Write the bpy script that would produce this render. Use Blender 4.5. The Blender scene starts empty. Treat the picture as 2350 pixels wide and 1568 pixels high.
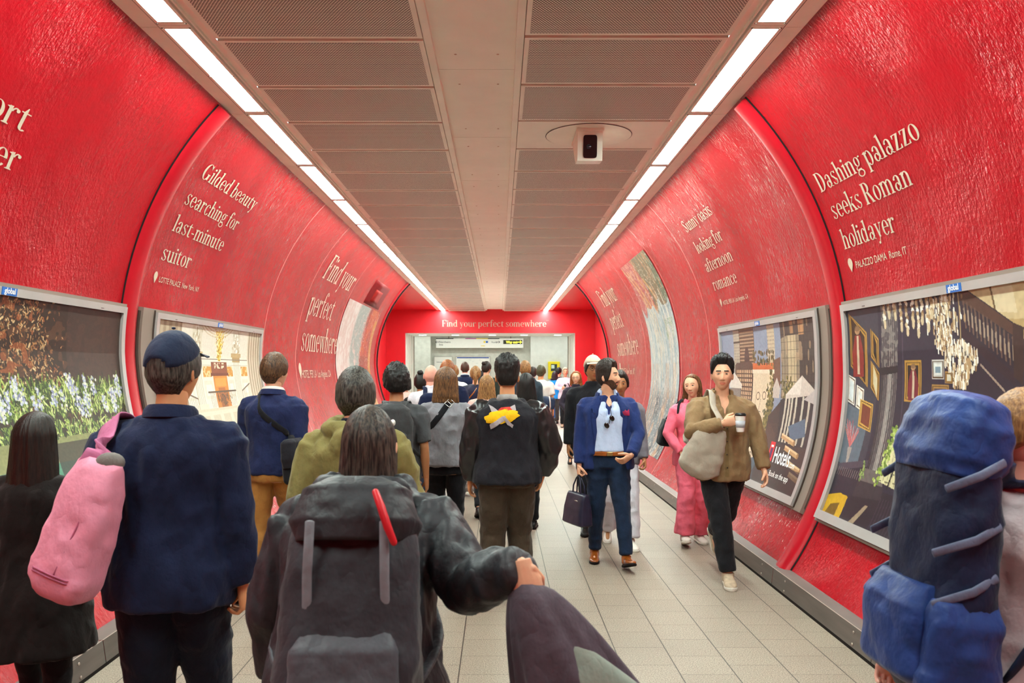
import bpy, bmesh, math, random
import numpy as np
from mathutils import Vector, Matrix

PI = math.pi
random.seed(7)
RNG = np.random.default_rng(11)
SC = bpy.context.scene
COL = SC.collection

# ------------------------------------------------------------------ camera, world, exposure
EYE = 1.65
cam_d = bpy.data.cameras.new('camera')
cam = bpy.data.objects.new('camera', cam_d)
COL.objects.link(cam)
cam.location = (0, 0, EYE)
cam.rotation_euler = (PI / 2, 0, 0)
cam_d.sensor_width = 36.0
cam_d.lens = 1960.0 / 2350.0 * 36.0
cam_d.shift_x = 29.0 / 2350.0
cam_d.shift_y = 65.0 / 2350.0
cam_d.clip_start = 0.05
cam_d.clip_end = 120
cam_d.dof.use_dof = True
cam_d.dof.focus_distance = 7.0
cam_d.dof.aperture_fstop = 6.3
SC.camera = cam

wd = bpy.data.worlds.new('world')
SC.world = wd
wd.use_nodes = True
wd.node_tree.nodes['Background'].inputs[0].default_value = (1.0, .93, .88, 1)
wd.node_tree.nodes['Background'].inputs[1].default_value = 0.25

SC.view_settings.view_transform = 'Standard'
SC.view_settings.look = 'None'
SC.view_settings.gamma = 1.0
SC.view_settings.use_curve_mapping = False
SC.view_settings.exposure = 1.68
LIGHT_POWER = 26.0        # emission of the ceiling strip lights
HALL_POWER = 4.1         # emission of the doorway downlights and the added hall lights
try:
    SC.cycles.max_bounces = 8
    SC.cycles.diffuse_bounces = 5
    SC.cycles.glossy_bounces = 3
    SC.cycles.transmission_bounces = 2
    SC.cycles.transparent_max_bounces = 4
    SC.cycles.caustics_reflective = False
    SC.cycles.caustics_refractive = False
    SC.cycles.use_denoising = True
    SC.cycles.sample_clamp_indirect = 8.0
except Exception:
    pass


# ------------------------------------------------------------------ colour and materials
def lin(c):
    c = c / 255.0
    return c / 12.92 if c <= .04045 else ((c + .055) / 1.055) ** 2.4


def rgb(h):
    if isinstance(h, str):
        h = h.lstrip('#')
        return tuple(lin(int(h[i:i + 2], 16)) for i in (0, 2, 4))
    return tuple(h)


class NT:
    """small helper for building node trees"""
    def __init__(self, m):
        m.use_nodes = True
        self.t = m.node_tree
        self.b = self.t.nodes['Principled BSDF']

    def n(self, kind, **kw):
        nd = self.t.nodes.new(kind)
        for k, v in kw.items():
            setattr(nd, k, v)
        return nd

    def l(self, a, b):
        self.t.links.new(a, b)

    def val(self, s, x):
        if isinstance(x, (int, float)):
            s.default_value = x
        else:
            self.l(x, s)

    def m(self, op, a, b=0.0, c=None):
        nd = self.n('ShaderNodeMath', operation=op)
        self.val(nd.inputs[0], a)
        self.val(nd.inputs[1], b)
        if c is not None:
            self.val(nd.inputs[2], c)
        return nd.outputs[0]

    def mix(self, f, a, b):
        nd = self.n('ShaderNodeMix', data_type='RGBA')
        self.val(nd.inputs[0], f)
        for s, x in ((nd.inputs[6], a), (nd.inputs[7], b)):
            if isinstance(x, tuple):
                s.default_value = (*x[:3], 1)
            else:
                self.l(x, s)
        return nd.outputs[2]

    def coord(self, which='Object', scale=(1, 1, 1), rot=(0, 0, 0)):
        tc = self.n('ShaderNodeTexCoord')
        mp = self.n('ShaderNodeMapping')
        mp.inputs['Scale'].default_value = scale
        mp.inputs['Rotation'].default_value = rot
        self.l(tc.outputs[which], mp.inputs[0])
        return mp.outputs[0]

    def noise(self, vec, scale, detail=3, rough=.55):
        nd = self.n('ShaderNodeTexNoise')
        nd.inputs['Scale'].default_value = scale
        nd.inputs['Detail'].default_value = detail
        nd.inputs['Roughness'].default_value = rough
        self.l(vec, nd.inputs['Vector'])
        return nd.outputs[0]

    def bump(self, h, strength=.3, dist=.01, prev=None):
        nd = self.n('ShaderNodeBump')
        nd.inputs['Strength'].default_value = strength
        nd.inputs['Distance'].default_value = dist
        self.l(h, nd.inputs['Height'])
        if prev is not None:
            self.l(prev, nd.inputs['Normal'])
        return nd.outputs[0]

    def ramp(self, f, a, b):
        nd = self.n('ShaderNodeMapRange')
        nd.inputs[1].default_value = a
        nd.inputs[2].default_value = b
        self.l(f, nd.inputs[0])
        return nd.outputs[0]


MATS = {}


def mat(name, col, rough=.6, spec=.4, metal=0.0, var=.12, vscale=9.0, stretch=(1, 1, 1), bump=0.0, bscale=60.0, bdist=.004, sheen=0.0, coat=0.0, wrinkle=0.0):
    if name in MATS:
        return MATS[name]
    m = bpy.data.materials.new(name)
    t = NT(m)
    c = rgb(col)
    vec = t.coord('Object', stretch)
    nz = t.noise(vec, vscale, 4)
    dark = tuple(x * (1 - var) for x in c)
    lite = tuple(min(1, x * (1 + var) + .004 * var) for x in c)
    t.l(t.mix(t.ramp(nz, .3, .7), dark, lite), t.b.inputs['Base Color'])
    t.b.inputs['Roughness'].default_value = rough
    t.b.inputs['Specular IOR Level'].default_value = spec
    t.b.inputs['Metallic'].default_value = metal
    if sheen:
        t.b.inputs['Sheen Weight'].default_value = sheen
    if coat:
        t.b.inputs['Coat Weight'].default_value = coat
        t.b.inputs['Coat Roughness'].default_value = .15
    if bump:
        prev = None
        if wrinkle:
            w = t.m('ABSOLUTE', t.m('SUBTRACT', t.noise(t.coord('Object', (1, 1, .7)), 9.0, 4, .5), .5))
            prev = t.bump(w, wrinkle, .05)
        t.l(t.bump(t.noise(vec, bscale, 3), bump, bdist, prev), t.b.inputs['Normal'])
    MATS[name] = m
    return m


def cloth(name, col, rough=.85, var=.16, bump=.35, bscale=220.0, sheen=.08, spec=.2):
    return mat(name, col, rough, spec, var=var, vscale=14.0, bump=bump, bscale=bscale, bdist=.002, sheen=sheen, wrinkle=.45)


def hairmat(name, col, lite=None):
    if name in MATS:
        return MATS[name]
    m = bpy.data.materials.new(name)
    t = NT(m)
    c = rgb(col)
    l2 = rgb(lite) if lite else tuple(min(1, x * 2.0 + .006) for x in c)
    vec = t.coord('Object', (1, 1, .12))
    nz = t.noise(vec, 160, 3, .6)
    t.l(t.mix(t.ramp(nz, .38, .68), c, l2), t.b.inputs['Base Color'])
    t.b.inputs['Roughness'].default_value = .5
    t.b.inputs['Specular IOR Level'].default_value = .35
    t.l(t.bump(nz, .7, .004), t.b.inputs['Normal'])
    MATS[name] = m
    return m


def emit(name, col, strength, base='#f2f2f2'):
    if name in MATS:
        return MATS[name]
    m = bpy.data.materials.new(name)
    t = NT(m)
    t.b.inputs['Base Color'].default_value = (*rgb(base), 1)
    t.b.inputs['Emission Color'].default_value = (*rgb(col), 1)
    t.b.inputs['Emission Strength'].default_value = strength
    MATS[name] = m
    return m


def paintmat(name, rough=.45, spec=.3):
    """a printed surface: its colours are stored in the mesh as the print itself"""
    if name in MATS:
        return MATS[name]
    m = bpy.data.materials.new(name)
    t = NT(m)
    at = t.n('ShaderNodeAttribute', attribute_name='print')
    t.l(at.outputs['Color'], t.b.inputs['Base Color'])
    t.b.inputs['Roughness'].default_value = rough
    t.b.inputs['Specular IOR Level'].default_value = spec
    MATS[name] = m
    return m


# ------------------------------------------------------------------ numpy noise
def _hash(i, j, k, s):
    with np.errstate(over='ignore'):
        n = (i.astype(np.uint32) * np.uint32(374761393) + j.astype(np.uint32) * np.uint32(668265263)
             + k.astype(np.uint32) * np.uint32(2246822519) + np.uint32((s * 974711 + 12345) & 0xffffffff))
        n = (n ^ (n >> np.uint32(13))) * np.uint32(1274126177)
        n = n ^ (n >> np.uint32(16))
    return n.astype(np.float64) / 4294967295.0 * 2 - 1


def vnoise(P, s=0):
    P = np.asarray(P, float)
    f = np.floor(P)
    t = P - f
    t = t * t * (3 - 2 * t)
    f = f.astype(np.int64)
    r = 0
    for a in (0, 1):
        wa = t[:, 0] if a else 1 - t[:, 0]
        for b in (0, 1):
            wb = t[:, 1] if b else 1 - t[:, 1]
            for c in (0, 1):
                wc = t[:, 2] if c else 1 - t[:, 2]
                r = r + wa * wb * wc * _hash(f[:, 0] + a, f[:, 1] + b, f[:, 2] + c, s)
    return r


def sstep(a, b, x):
    t = np.clip((np.asarray(x, float) - a) / (b - a), 0, 1)
    return t * t * (3 - 2 * t)


# ------------------------------------------------------------------ mesh building
class MB:
    """collects shapes; build() links them as ONE mesh object"""
    def __init__(self):
        self.v = []
        self.f = []
        self.mi = []
        self.n = 0

    def add(self, v, f, mi=0):
        v = np.asarray(v, float).reshape(-1, 3)
        self.v.append(v)
        n = self.n
        self.f += [tuple(i + n for i in q) for q in f]
        self.mi += ([mi] * len(f)) if isinstance(mi, int) else list(mi)
        self.n += len(v)
        return self

    def verts(self):
        return np.concatenate(self.v) if self.v else np.zeros((0, 3))

    def xform(self, M):
        M = np.array(M)
        self.v = [a @ M[:3, :3].T + M[:3, 3] for a in self.v]
        return self

    def merge(self, o, mi=None):
        return self.add(o.verts(), o.f, o.mi if mi is None else mi)

    def box(self, x0, x1, y0, y1, z0, z1, mi=0, bev=0.0):
        if bev > 0:
            b = min(bev, abs(x1 - x0) * .45, abs(y1 - y0) * .45, abs(z1 - z0) * .45)
            bm = bmesh.new()
            bmesh.ops.create_cube(bm, size=1)
            for w in bm.verts:
                w.co = Vector(((x0 + x1) / 2 + w.co.x * (x1 - x0), (y0 + y1) / 2 + w.co.y * (y1 - y0), (z0 + z1) / 2 + w.co.z * (z1 - z0)))
            bmesh.ops.bevel(bm, geom=bm.edges[:], offset=b, segments=2, profile=.5, affect='EDGES')
            bm.verts.index_update()
            self.add([w.co[:] for w in bm.verts], [[w.index for w in q.verts] for q in bm.faces], mi)
            bm.free()
            return self
        v = [(x0, y0, z0), (x1, y0, z0), (x1, y1, z0), (x0, y1, z0), (x0, y0, z1), (x1, y0, z1), (x1, y1, z1), (x0, y1, z1)]
        return self.add(v, [(0, 3, 2, 1), (4, 5, 6, 7), (0, 1, 5, 4), (1, 2, 6, 5), (2, 3, 7, 6), (3, 0, 4, 7)], mi)

    def quad(self, a, b, c, d, mi=0):
        return self.add([a, b, c, d], [(0, 1, 2, 3)], mi)

    def loft(self, secs, n=20, mi=0, caps=True, rf=None):
        """secs: (centre, U, V) per ring; rf(angles, ring number) scales the radius"""
        a = np.arange(n) * 2 * PI / n
        vs = []
        for i, (c, U, V) in enumerate(secs):
            r = np.ones(n) if rf is None else rf(a, i)
            vs.append(np.asarray(c, float) + np.outer(np.cos(a) * r, U) + np.outer(np.sin(a) * r, V))
        v = np.concatenate(vs)
        m = len(secs)
        f = []
        for i in range(m - 1):
            for j in range(n):
                k = (j + 1) % n
                f.append((i * n + j, i * n + k, (i + 1) * n + k, (i + 1) * n + j))
        if caps:
            v = np.concatenate([v, [np.mean(vs[0], 0)], [np.mean(vs[-1], 0)]])
            for j in range(n):
                k = (j + 1) % n
                f.append((m * n, k, j))
                f.append((m * n + 1, (m - 1) * n + j, (m - 1) * n + k))
        return self.add(v, f, mi)

    def tube(self, pts, rad, n=10, mi=0, flat=1.0, up=None, round_=True):
        """rounded tube along a polyline; flat squashes it along 'up'"""
        P = [np.asarray(p, float) for p in pts]
        R = list(rad) if hasattr(rad, '__len__') else [rad] * len(P)
        T = []
        for i in range(len(P)):
            d = P[min(i + 1, len(P) - 1)] - P[max(i - 1, 0)]
            T.append(d / (np.linalg.norm(d) + 1e-9))
        u = np.asarray(up, float) if up is not None else (np.array((0, 0, 1.)) if abs(T[0][2]) < .8 else np.array((0, 1., 0)))
        secs = []
        Ns = []
        for t in T:
            w = u - t * (u @ t)
            if np.linalg.norm(w) < 1e-4:
                w = np.cross(t, (1, 0, 0))
            w = w / np.linalg.norm(w)
            if up is None:
                u = w
            Ns.append((np.cross(t, w), w))
        for p, r, (s, w) in zip(P, R, Ns):
            secs.append((p, s * r, w * r * flat))
        if round_:
            for end in (0, -1):
                c, U, V = secs[end]
                t = T[end] * (-1 if end == 0 else 1)
                r = R[end] * min(1, flat * 1.0)
                ex = [(c + t * r * .5, U * .87, V * .87), (c + t * r * .87, U * .5, V * .5), (c + t * r * .99, U * .12, V * .12)]
                secs = (ex[::-1] + secs) if end == 0 else (secs + ex)
        return self.loft(secs, n, mi)

    def ball(self, c, rx, ry=None, rz=None, n=16, m=10, mi=0, R=None):
        ry = rx if ry is None else ry
        rz = rx if rz is None else rz
        v, f = sphere_grid(n, m)
        v = v * np.array((rx, ry, rz))
        if R is not None:
            v = v @ np.array(R)[:3, :3].T
        return self.add(v + np.asarray(c, float), f, mi)

    def build(self, name, mats, parent=None, smooth=True, sharp=None):
        me = bpy.data.meshes.new(name)
        me.from_pydata(self.verts().tolist(), [], self.f)
        mats = mats if isinstance(mats, (list, tuple)) else [mats]
        for m in mats:
            me.materials.append(m)
        if len(mats) > 1:
            me.polygons.foreach_set('material_index', np.asarray(self.mi, dtype=np.int32))
        if smooth:
            me.polygons.foreach_set('use_smooth', np.ones(len(me.polygons), dtype=bool))
        me.update()
        if smooth and sharp:
            bm = bmesh.new()
            bm.from_mesh(me)
            for e in bm.edges:
                if len(e.link_faces) == 2 and e.calc_face_angle(0) > sharp:
                    e.smooth = False
            bm.to_mesh(me)
            bm.free()
        return link(name, me, parent)


def sphere_grid(n, m):
    el = -PI / 2 + PI * np.arange(1, m) / m
    az = np.arange(n) * 2 * PI / n
    E, A = np.meshgrid(el, az, indexing='ij')
    v = np.stack([np.cos(E) * np.sin(A), np.cos(E) * np.cos(A), np.sin(E)], -1).reshape(-1, 3)
    v = np.concatenate([v, [(0, 0, -1), (0, 0, 1)]])
    f = []
    b, t = (m - 1) * n, (m - 1) * n + 1
    for i in range(m - 2):
        for j in range(n):
            k = (j + 1) % n
            f.append((i * n + k, i * n + j, (i + 1) * n + j, (i + 1) * n + k))
    for j in range(n):
        k = (j + 1) % n
        f.append((b, j, k))
        f.append((t, (m - 2) * n + k, (m - 2) * n + j))
    return v, f


def link(name, data, parent=None):
    o = bpy.data.objects.new(name, data)
    COL.objects.link(o)
    if parent is not None:
        o.parent = parent
    return o


def tag(o, label, cat, group=None, kind=None):
    if label:
        o['label'] = label
    if cat:
        o['category'] = cat
    if group:
        o['group'] = group
    if kind:
        o['kind'] = kind
    return o


def empty(name, loc, label, cat, group=None, rz=0.0):
    o = bpy.data.objects.new(name, None)
    COL.objects.link(o)
    o.location = loc
    o.rotation_euler = (0, 0, rz)
    return tag(o, label, cat, group)


def struct(name, mb, m, smooth=False, sharp=None):
    o = mb.build(name, m, None, smooth, sharp)
    o['kind'] = 'structure'
    return o


_TMP = []


def remesh(mb, voxel, it=4, fac=.5):
    """fuse overlapping closed shapes into one continuous skin; returns (verts, faces)"""
    me = bpy.data.meshes.new('fuse')
    me.from_pydata(mb.verts().tolist(), [], mb.f)
    o = bpy.data.objects.new('fuse', me)
    COL.objects.link(o)
    r = o.modifiers.new('r', 'REMESH')
    r.mode = 'VOXEL'
    r.voxel_size = voxel
    r.adaptivity = 0
    if it:
        s = o.modifiers.new('s', 'SMOOTH')
        s.factor = fac
        s.iterations = it
    dg = bpy.context.evaluated_depsgraph_get()
    e = o.evaluated_get(dg)
    m2 = e.to_mesh()
    nv = len(m2.vertices)
    v = np.empty(nv * 3, dtype=np.float32)
    m2.vertices.foreach_get('co', v)
    nl = len(m2.loops)
    li = np.empty(nl, dtype=np.int32)
    m2.loops.foreach_get('vertex_index', li)
    ls = np.empty(len(m2.polygons), dtype=np.int32)
    m2.polygons.foreach_get('loop_start', ls)
    no = np.empty(nv * 3, dtype=np.float32)
    m2.vertices.foreach_get('normal', no)
    e.to_mesh_clear()
    bpy.data.objects.remove(o)
    bpy.data.meshes.remove(me)
    bounds = list(ls) + [nl]
    L = li.tolist()
    f = [tuple(L[bounds[i]:bounds[i + 1]]) for i in range(len(ls))]
    return v.reshape(-1, 3).astype(float), f, no.reshape(-1, 3).astype(float)


# ------------------------------------------------------------------ tunnel measures (metres)
R_T = 2.776
AX, AZ = -.16, 1.77
CEIL = 3.70
Y_BACK, Y_RING, Y_END = -2.2, 20.4, 29.4


def xoff(z):
    return AX + .1 * np.maximum(0, (AZ - z) / AZ)


def wallpt(side, y, s, off=0.0):
    """side -1 left / +1 right; y along the tunnel; s arc length above the springing; off into the room"""
    th = np.asarray(s, float) / R_T
    z = AZ + (R_T - off) * np.sin(th)
    x = xoff(z) + side * (R_T - off) * np.cos(th)
    return np.stack(np.broadcast_arrays(x, y, z), -1)


S_TOP = R_T * math.asin((CEIL - AZ) / R_T) + .02
S_BOT = R_T * math.asin(-AZ / R_T)


def wall_patch(mb, side, y0, y1, s0, s1, off0, off1=None, ny=2, ns=24, mi=0):
    """a curved slab lying on the tunnel wall: front at off1, edges down to off0"""
    off1 = off0 if off1 is None else off1
    ys = np.linspace(y0, y1, ny)
    ss = np.linspace(s0, s1, ns)
    v = np.concatenate([wallpt(side, np.full(ns, y), ss, off1) for y in ys])
    f = []
    for i in range(ny - 1):
        for j in range(ns - 1):
            q = (i * ns + j, (i + 1) * ns + j, (i + 1) * ns + j + 1, i * ns + j + 1)
            f.append(q if side > 0 else q[::-1])
    if off1 != off0:
        n0 = len(v)
        edge = [(i, 0) for i in range(ny)] + [(ny - 1, j) for j in range(1, ns)] + [(i, ns - 1) for i in range(ny - 2, -1, -1)] + [(0, j) for j in range(ns - 2, 0, -1)]
        low = np.concatenate([wallpt(side, ys[i], ss[j], off0).reshape(1, 3) for i, j in edge])
        v = np.concatenate([v, low])
        ne = len(edge)
        for a in range(ne):
            b = (a + 1) % ne
            q = (n0 + a, n0 + b, edge[b][0] * ns + edge[b][1], edge[a][0] * ns + edge[a][1])
            f.append(q if side > 0 else q[::-1])
    mb.add(v, f, mi)
    return mb


# ------------------------------------------------------------------ the tunnel's materials
def wrap_material():
    m = bpy.data.materials.new('red_paper_wrap')
    t = NT(m)
    uv = t.n('ShaderNodeUVMap').outputs[0]

    def mp(sx, sy):
        k = t.n('ShaderNodeMapping')
        k.inputs['Scale'].default_value = (sx, sy, 1)
        t.l(uv, k.inputs[0])
        return k.outputs[0]
    big = t.noise(mp(1, .6), 2.2, 3)
    streak = t.noise(mp(26, 5), 1.0, 4, .62)
    fine = t.noise(mp(70, 16), 1.0, 3, .6)
    crease = t.noise(mp(9, 2.6), 1.0, 5, .65)
    col = t.mix(t.ramp(big, .3, .7), rgb('#9b0514'), rgb('#ad0919'))
    # paper sheets meet in thin pale seams, and the wrap has pale scuffs low down near the floor
    sep = t.n('ShaderNodeSeparateXYZ')
    t.l(uv, sep.inputs[0])
    seam = 0
    for y in (2.1, 10.58, 12.3, 15.2):
        d = t.m('ABSOLUTE', t.m('SUBTRACT', t.m('ADD', sep.outputs[0], t.m('MULTIPLY', t.m('SUBTRACT', crease, .5), .05)), y))
        seam = t.m('MAXIMUM', seam, t.m('LESS_THAN', d, .012))
    col = t.mix(t.m('MULTIPLY', seam, .55), col, rgb('#f4a79f'))
    scuff = t.m('MULTIPLY', t.m('GREATER_THAN', t.noise(mp(50, 22), 1.0, 2), .66), t.m('GREATER_THAN', t.noise(mp(1.3, 2.5), 1.0, 2), .52))
    low = t.m('MULTIPLY', t.m('LESS_THAN', sep.outputs[1], -1.2), t.m('GREATER_THAN', sep.outputs[0], 6.6))
    col = t.mix(t.m('MULTIPLY', t.m('MULTIPLY', scuff, low), .8), col, rgb('#f7d9d2'))
    t.l(col, t.b.inputs['Base Color'])
    # blistered paper: glossy crests and duller troughs
    gl = t.noise(mp(34, 9), 1.0, 5, .7)
    blot = t.ramp(t.noise(mp(1.6, 1.1), 1.0, 4, .6), .40, .60)
    gloss = t.m('MULTIPLY', t.ramp(gl, .50, .60), t.m('ADD', .25, t.m('MULTIPLY', blot, .75)))
    t.l(t.m('SUBTRACT', .24, t.m('MULTIPLY', gloss, .16)), t.b.inputs['Roughness'])
    t.l(t.m('ADD', .28, t.m('MULTIPLY', gloss, .8)), t.b.inputs['Specular IOR Level'])
    patch = t.m('ADD', .25, t.m('MULTIPLY', t.ramp(t.noise(mp(.9, .9), 1.0, 3), .38, .62), .75))
    iso = t.noise(mp(42, 24), 1.0, 4, .6)
    h = t.m('ADD', t.m('MULTIPLY', iso, 1.3), t.m('ADD', t.m('MULTIPLY', streak, .6), t.m('MULTIPLY', crease, 1.0)))
    t.l(t.bump(t.m('MULTIPLY', h, patch), 1.0, .0065), t.b.inputs['Normal'])
    return m


def floor_material(name, tiles=True):
    m = bpy.data.materials.new(name)
    t = NT(m)
    vec = t.coord('Object')
    sep = t.n('ShaderNodeSeparateXYZ')
    t.l(vec, sep.inputs[0])
    u = t.m('DIVIDE', t.m('SUBTRACT', sep.outputs[0], .677 - 30 * .3), .3)
    c = t.m('FLOOR', u)
    fu = t.m('FRACT', u)
    v = t.m('ADD', t.m('DIVIDE', t.m('ADD', sep.outputs[1], 5.13), .3), t.m('MULTIPLY', t.m('MODULO', c, 2.0), .5))
    fv = t.m('FRACT', v)
    tid = t.n('ShaderNodeCombineXYZ')
    t.l(c, tid.inputs[0])
    t.l(t.m('FLOOR', v), tid.inputs[1])
    wn = t.n('ShaderNodeTexWhiteNoise')
    t.l(tid.outputs[0], wn.inputs['Vector'])
    sp1 = t.noise(vec, 150, 3, .75)
    sp2 = t.noise(vec, 90, 3, .7)
    dirt = t.noise(vec, 1.1, 5, .6)
    base = t.mix(t.ramp(sp1, .36, .66), rgb('#594c42'), rgb('#b9a998')) if tiles else t.mix(t.ramp(sp2, .3, .7), rgb('#b9b3a8'), rgb('#cbc6bb'))
    if tiles:
        base = t.mix(t.m('MULTIPLY', t.ramp(sp2, .62, .75), .55), base, rgb('#ded4c6'))
        base = t.mix(t.m('MULTIPLY', t.ramp(sp2, .42, .3), .55), base, rgb('#5d5148'))
        base = t.mix(t.m('MULTIPLY', wn.outputs[0], .16), base, rgb('#6f6258'))
    base = t.mix(t.m('MULTIPLY', t.ramp(dirt, .5, .75), .3), base, rgb('#75685c'))
    j1 = t.m('LESS_THAN', fu, .022)
    j2 = t.m('LESS_THAN', fv, .014)
    base = t.mix(t.m('MAXIMUM', t.m('MULTIPLY', j1, .9), t.m('MULTIPLY', j2, .7)), base, rgb('#2d2420'))
    t.l(base, t.b.inputs['Base Color'])
    t.l(t.m('ADD', .38, t.m('MULTIPLY', sp2, .25)), t.b.inputs['Roughness'])
    t.b.inputs['Specular IOR Level'].default_value = .4
    t.l(t.bump(sp1, .12, .002), t.b.inputs['Normal'])
    return m


def perforated_material():
    m = bpy.data.materials.new('perforated_panel')
    t = NT(m)
    vec = t.coord('Object')
    sep = t.n('ShaderNodeSeparateXYZ')
    t.l(vec, sep.inputs[0])
    p = .0185
    u = t.m('DIVIDE', t.m('ADD', sep.outputs[0], 20.0), p)
    v = t.m('DIVIDE', t.m('ADD', sep.outputs[1], 20.0), p * .82)
    row = t.m('FLOOR', v)
    fu = t.m('SUBTRACT', t.m('FRACT', t.m('ADD', u, t.m('MULTIPLY', t.m('MODULO', row, 2.0), .5))), .5)
    fv = t.m('SUBTRACT', t.m('FRACT', v), .5)
    d = t.m('ADD', t.m('MULTIPLY', fu, fu), t.m('MULTIPLY', fv, fv))
    hole = t.m('LESS_THAN', d, .145)
    col = t.mix(hole, rgb('#eceddf'), rgb('#2a1d19'))
    t.l(col, t.b.inputs['Base Color'])
    t.b.inputs['Roughness'].default_value = .5
    t.b.inputs['Specular IOR Level'].default_value = .25
    return m


M_WRAP = wrap_material()
M_RED = mat('red_board', '#cf1222', .33, .5, var=.05, vscale=2.0, bump=.05, bscale=12)
M_REDSH = mat('red_film', '#ad0c1e', .28, .5, var=.06, vscale=3.0)
M_BLACK = mat('black_gap', '#120a09', .7, .2, var=.05)
M_CREAM = mat('cream_metal', '#eef1e4', .45, .35, var=.05, vscale=3.0)
M_CREAMD = mat('cream_groove', '#c9b3a0', .6, .2, var=.08)
M_BOARD = mat('cream_board', '#f2f5ea', .6, .3, var=.04, vscale=2.0)
M_PERF = perforated_material()
M_SCREW = mat('screw_steel', '#8d7f74', .35, .5, metal=.8, var=.1)
M_SKIRT = mat('skirting_metal', '#6a625d', .38, .5, metal=.35, var=.22, vscale=5.0, stretch=(1, .25, 3), bump=.06, bscale=40)
M_SKIRT_TOP = mat('skirting_edge', '#b5a79b', .4, .5, metal=.4)
M_CONC = mat('pale_concrete', '#cfd0c8', .8, .2, var=.10, vscale=6.0, bump=.15, bscale=90)
M_CONC2 = mat('pale_concrete_light', '#d6d8d4', .75, .2, var=.06, vscale=5.0, bump=.1, bscale=90)
M_WHITE = mat('white_paint', '#ecebe6', .4, .4, var=.02)
M_ALU = mat('white_aluminium', '#aeaaa8', .32, .5, metal=.25, var=.06, vscale=3.0)
M_FLANGE = mat('beige_frame', '#83746a', .45, .4, metal=.15, var=.06, vscale=2.0)
M_FLANGED = mat('frame_shade_and_catch', '#3d2f29', .55, .3, var=.1)  # dark brown for the catches and for shade painted along the frame
M_CREAMTXT = mat('cream_lettering', '#c2ae9a', .55, .15, var=.02)
M_WHITETXT = mat('white_lettering', '#f6f3ee', .4, .35, var=.01)
M_DARKTXT = mat('dark_lettering', '#23242c', .5, .3, var=.01)
M_GLOW = emit('tube_diffuser', '#ebfff6', LIGHT_POWER)
M_HALLGLOW = emit('hall_diffuser', '#f4fff6', HALL_POWER)

# ------------------------------------------------------------------ floor
fm = floor_material('terrazzo_tiles')
mb = MB()
mb.box(-2.5, 2.4, Y_BACK - .3, 19.45, -.12, 0)
struct('floor', mb, fm)
mb = MB()
mb.box(-5.2, 4.8, 19.47, 42, -.12, 0)
struct('floor.001', mb, floor_material('hall_floor', False))
mb = MB()
mb.box(-2.35, 2.25, 19.45, 19.47, -.1, .002)
struct('trim_1', mb, mat('expansion_joint', '#7d756c', .5, .3))

# ------------------------------------------------------------------ curved walls
for side, nm in ((-1, 'wall_left'), (1, 'wall_right')):
    ny, ns = 90, 60
    ys = np.linspace(Y_BACK, Y_RING, ny)
    ss = np.linspace(S_BOT, S_TOP, ns)
    v = np.concatenate([wallpt(side, np.full(ns, y), ss) for y in ys])
    f = []
    for i in range(ny - 1):
        for j in range(ns - 1):
            q = (i * ns + j, (i + 1) * ns + j, (i + 1) * ns + j + 1, i * ns + j + 1)
            f.append(q if side > 0 else q[::-1])
    me = bpy.data.meshes.new(nm)
    me.from_pydata(v.tolist(), [], f)
    me.materials.append(M_WRAP)
    uvl = me.uv_layers.new(name='UVMap')
    li = np.empty(len(me.loops), dtype=np.int32)
    me.loops.foreach_get('vertex_index', li)
    uvs = np.stack([ys[li // ns], ss[li % ns] + (0 if side > 0 else 7.3) * 0], -1)
    uvl.data.foreach_set('uv', uvs.ravel())
    me.polygons.foreach_set('use_smooth', np.ones(len(me.polygons), dtype=bool))
    o = link(nm, me)
    o['kind'] = 'structure'

# cover strips (rings) over the joints of the tunnel lining: a bulged red strip with a black gap beside it
for k, (side, y0, y1) in enumerate(((1, 6.40, 6.66), (-1, 6.58, 6.84))):
    mb = MB()
    n = 60
    ss = np.linspace(S_BOT + .12, S_TOP - .03, n)
    prof = [(y0 - .018, .001), (y0 - .018, .004), (y0, .004), (y0, .006), (y0 + .03, .03), (y0 + .09, .042), (y1 - .09, .042), (y1 - .03, .03), (y1, .004)]
    vs = np.concatenate([wallpt(side, np.full(n, y), ss, h) for y, h in prof])
    f, mi = [], []
    for i in range(len(prof) - 1):
        for j in range(n - 1):
            f.append((i * n + j, (i + 1) * n + j, (i + 1) * n + j + 1, i * n + j + 1))
            mi.append(1 if i < 3 else 0)
    mb.add(vs, f, mi)
    struct('trim_%d' % (2 + k), mb, [M_REDSH, M_BLACK], True)
for k, side in enumerate((-1, 1)):
    mb = MB()
    wall_patch(mb, side, Y_RING - .34, Y_RING - .06, S_BOT, S_TOP, 0, .012, 2, 50, 0)
    wall_patch(mb, side, Y_RING - .06, Y_RING, S_BOT, S_TOP, 0, .03, 2, 50, 1)
    wall_patch(mb, side, Y_RING, Y_RING + .05, S_BOT, S_TOP, -.05, .02, 2, 50, 2)
    struct('trim_%d' % (4 + k), mb, [M_REDSH, M_BLACK, M_CREAMD], True)

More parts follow.
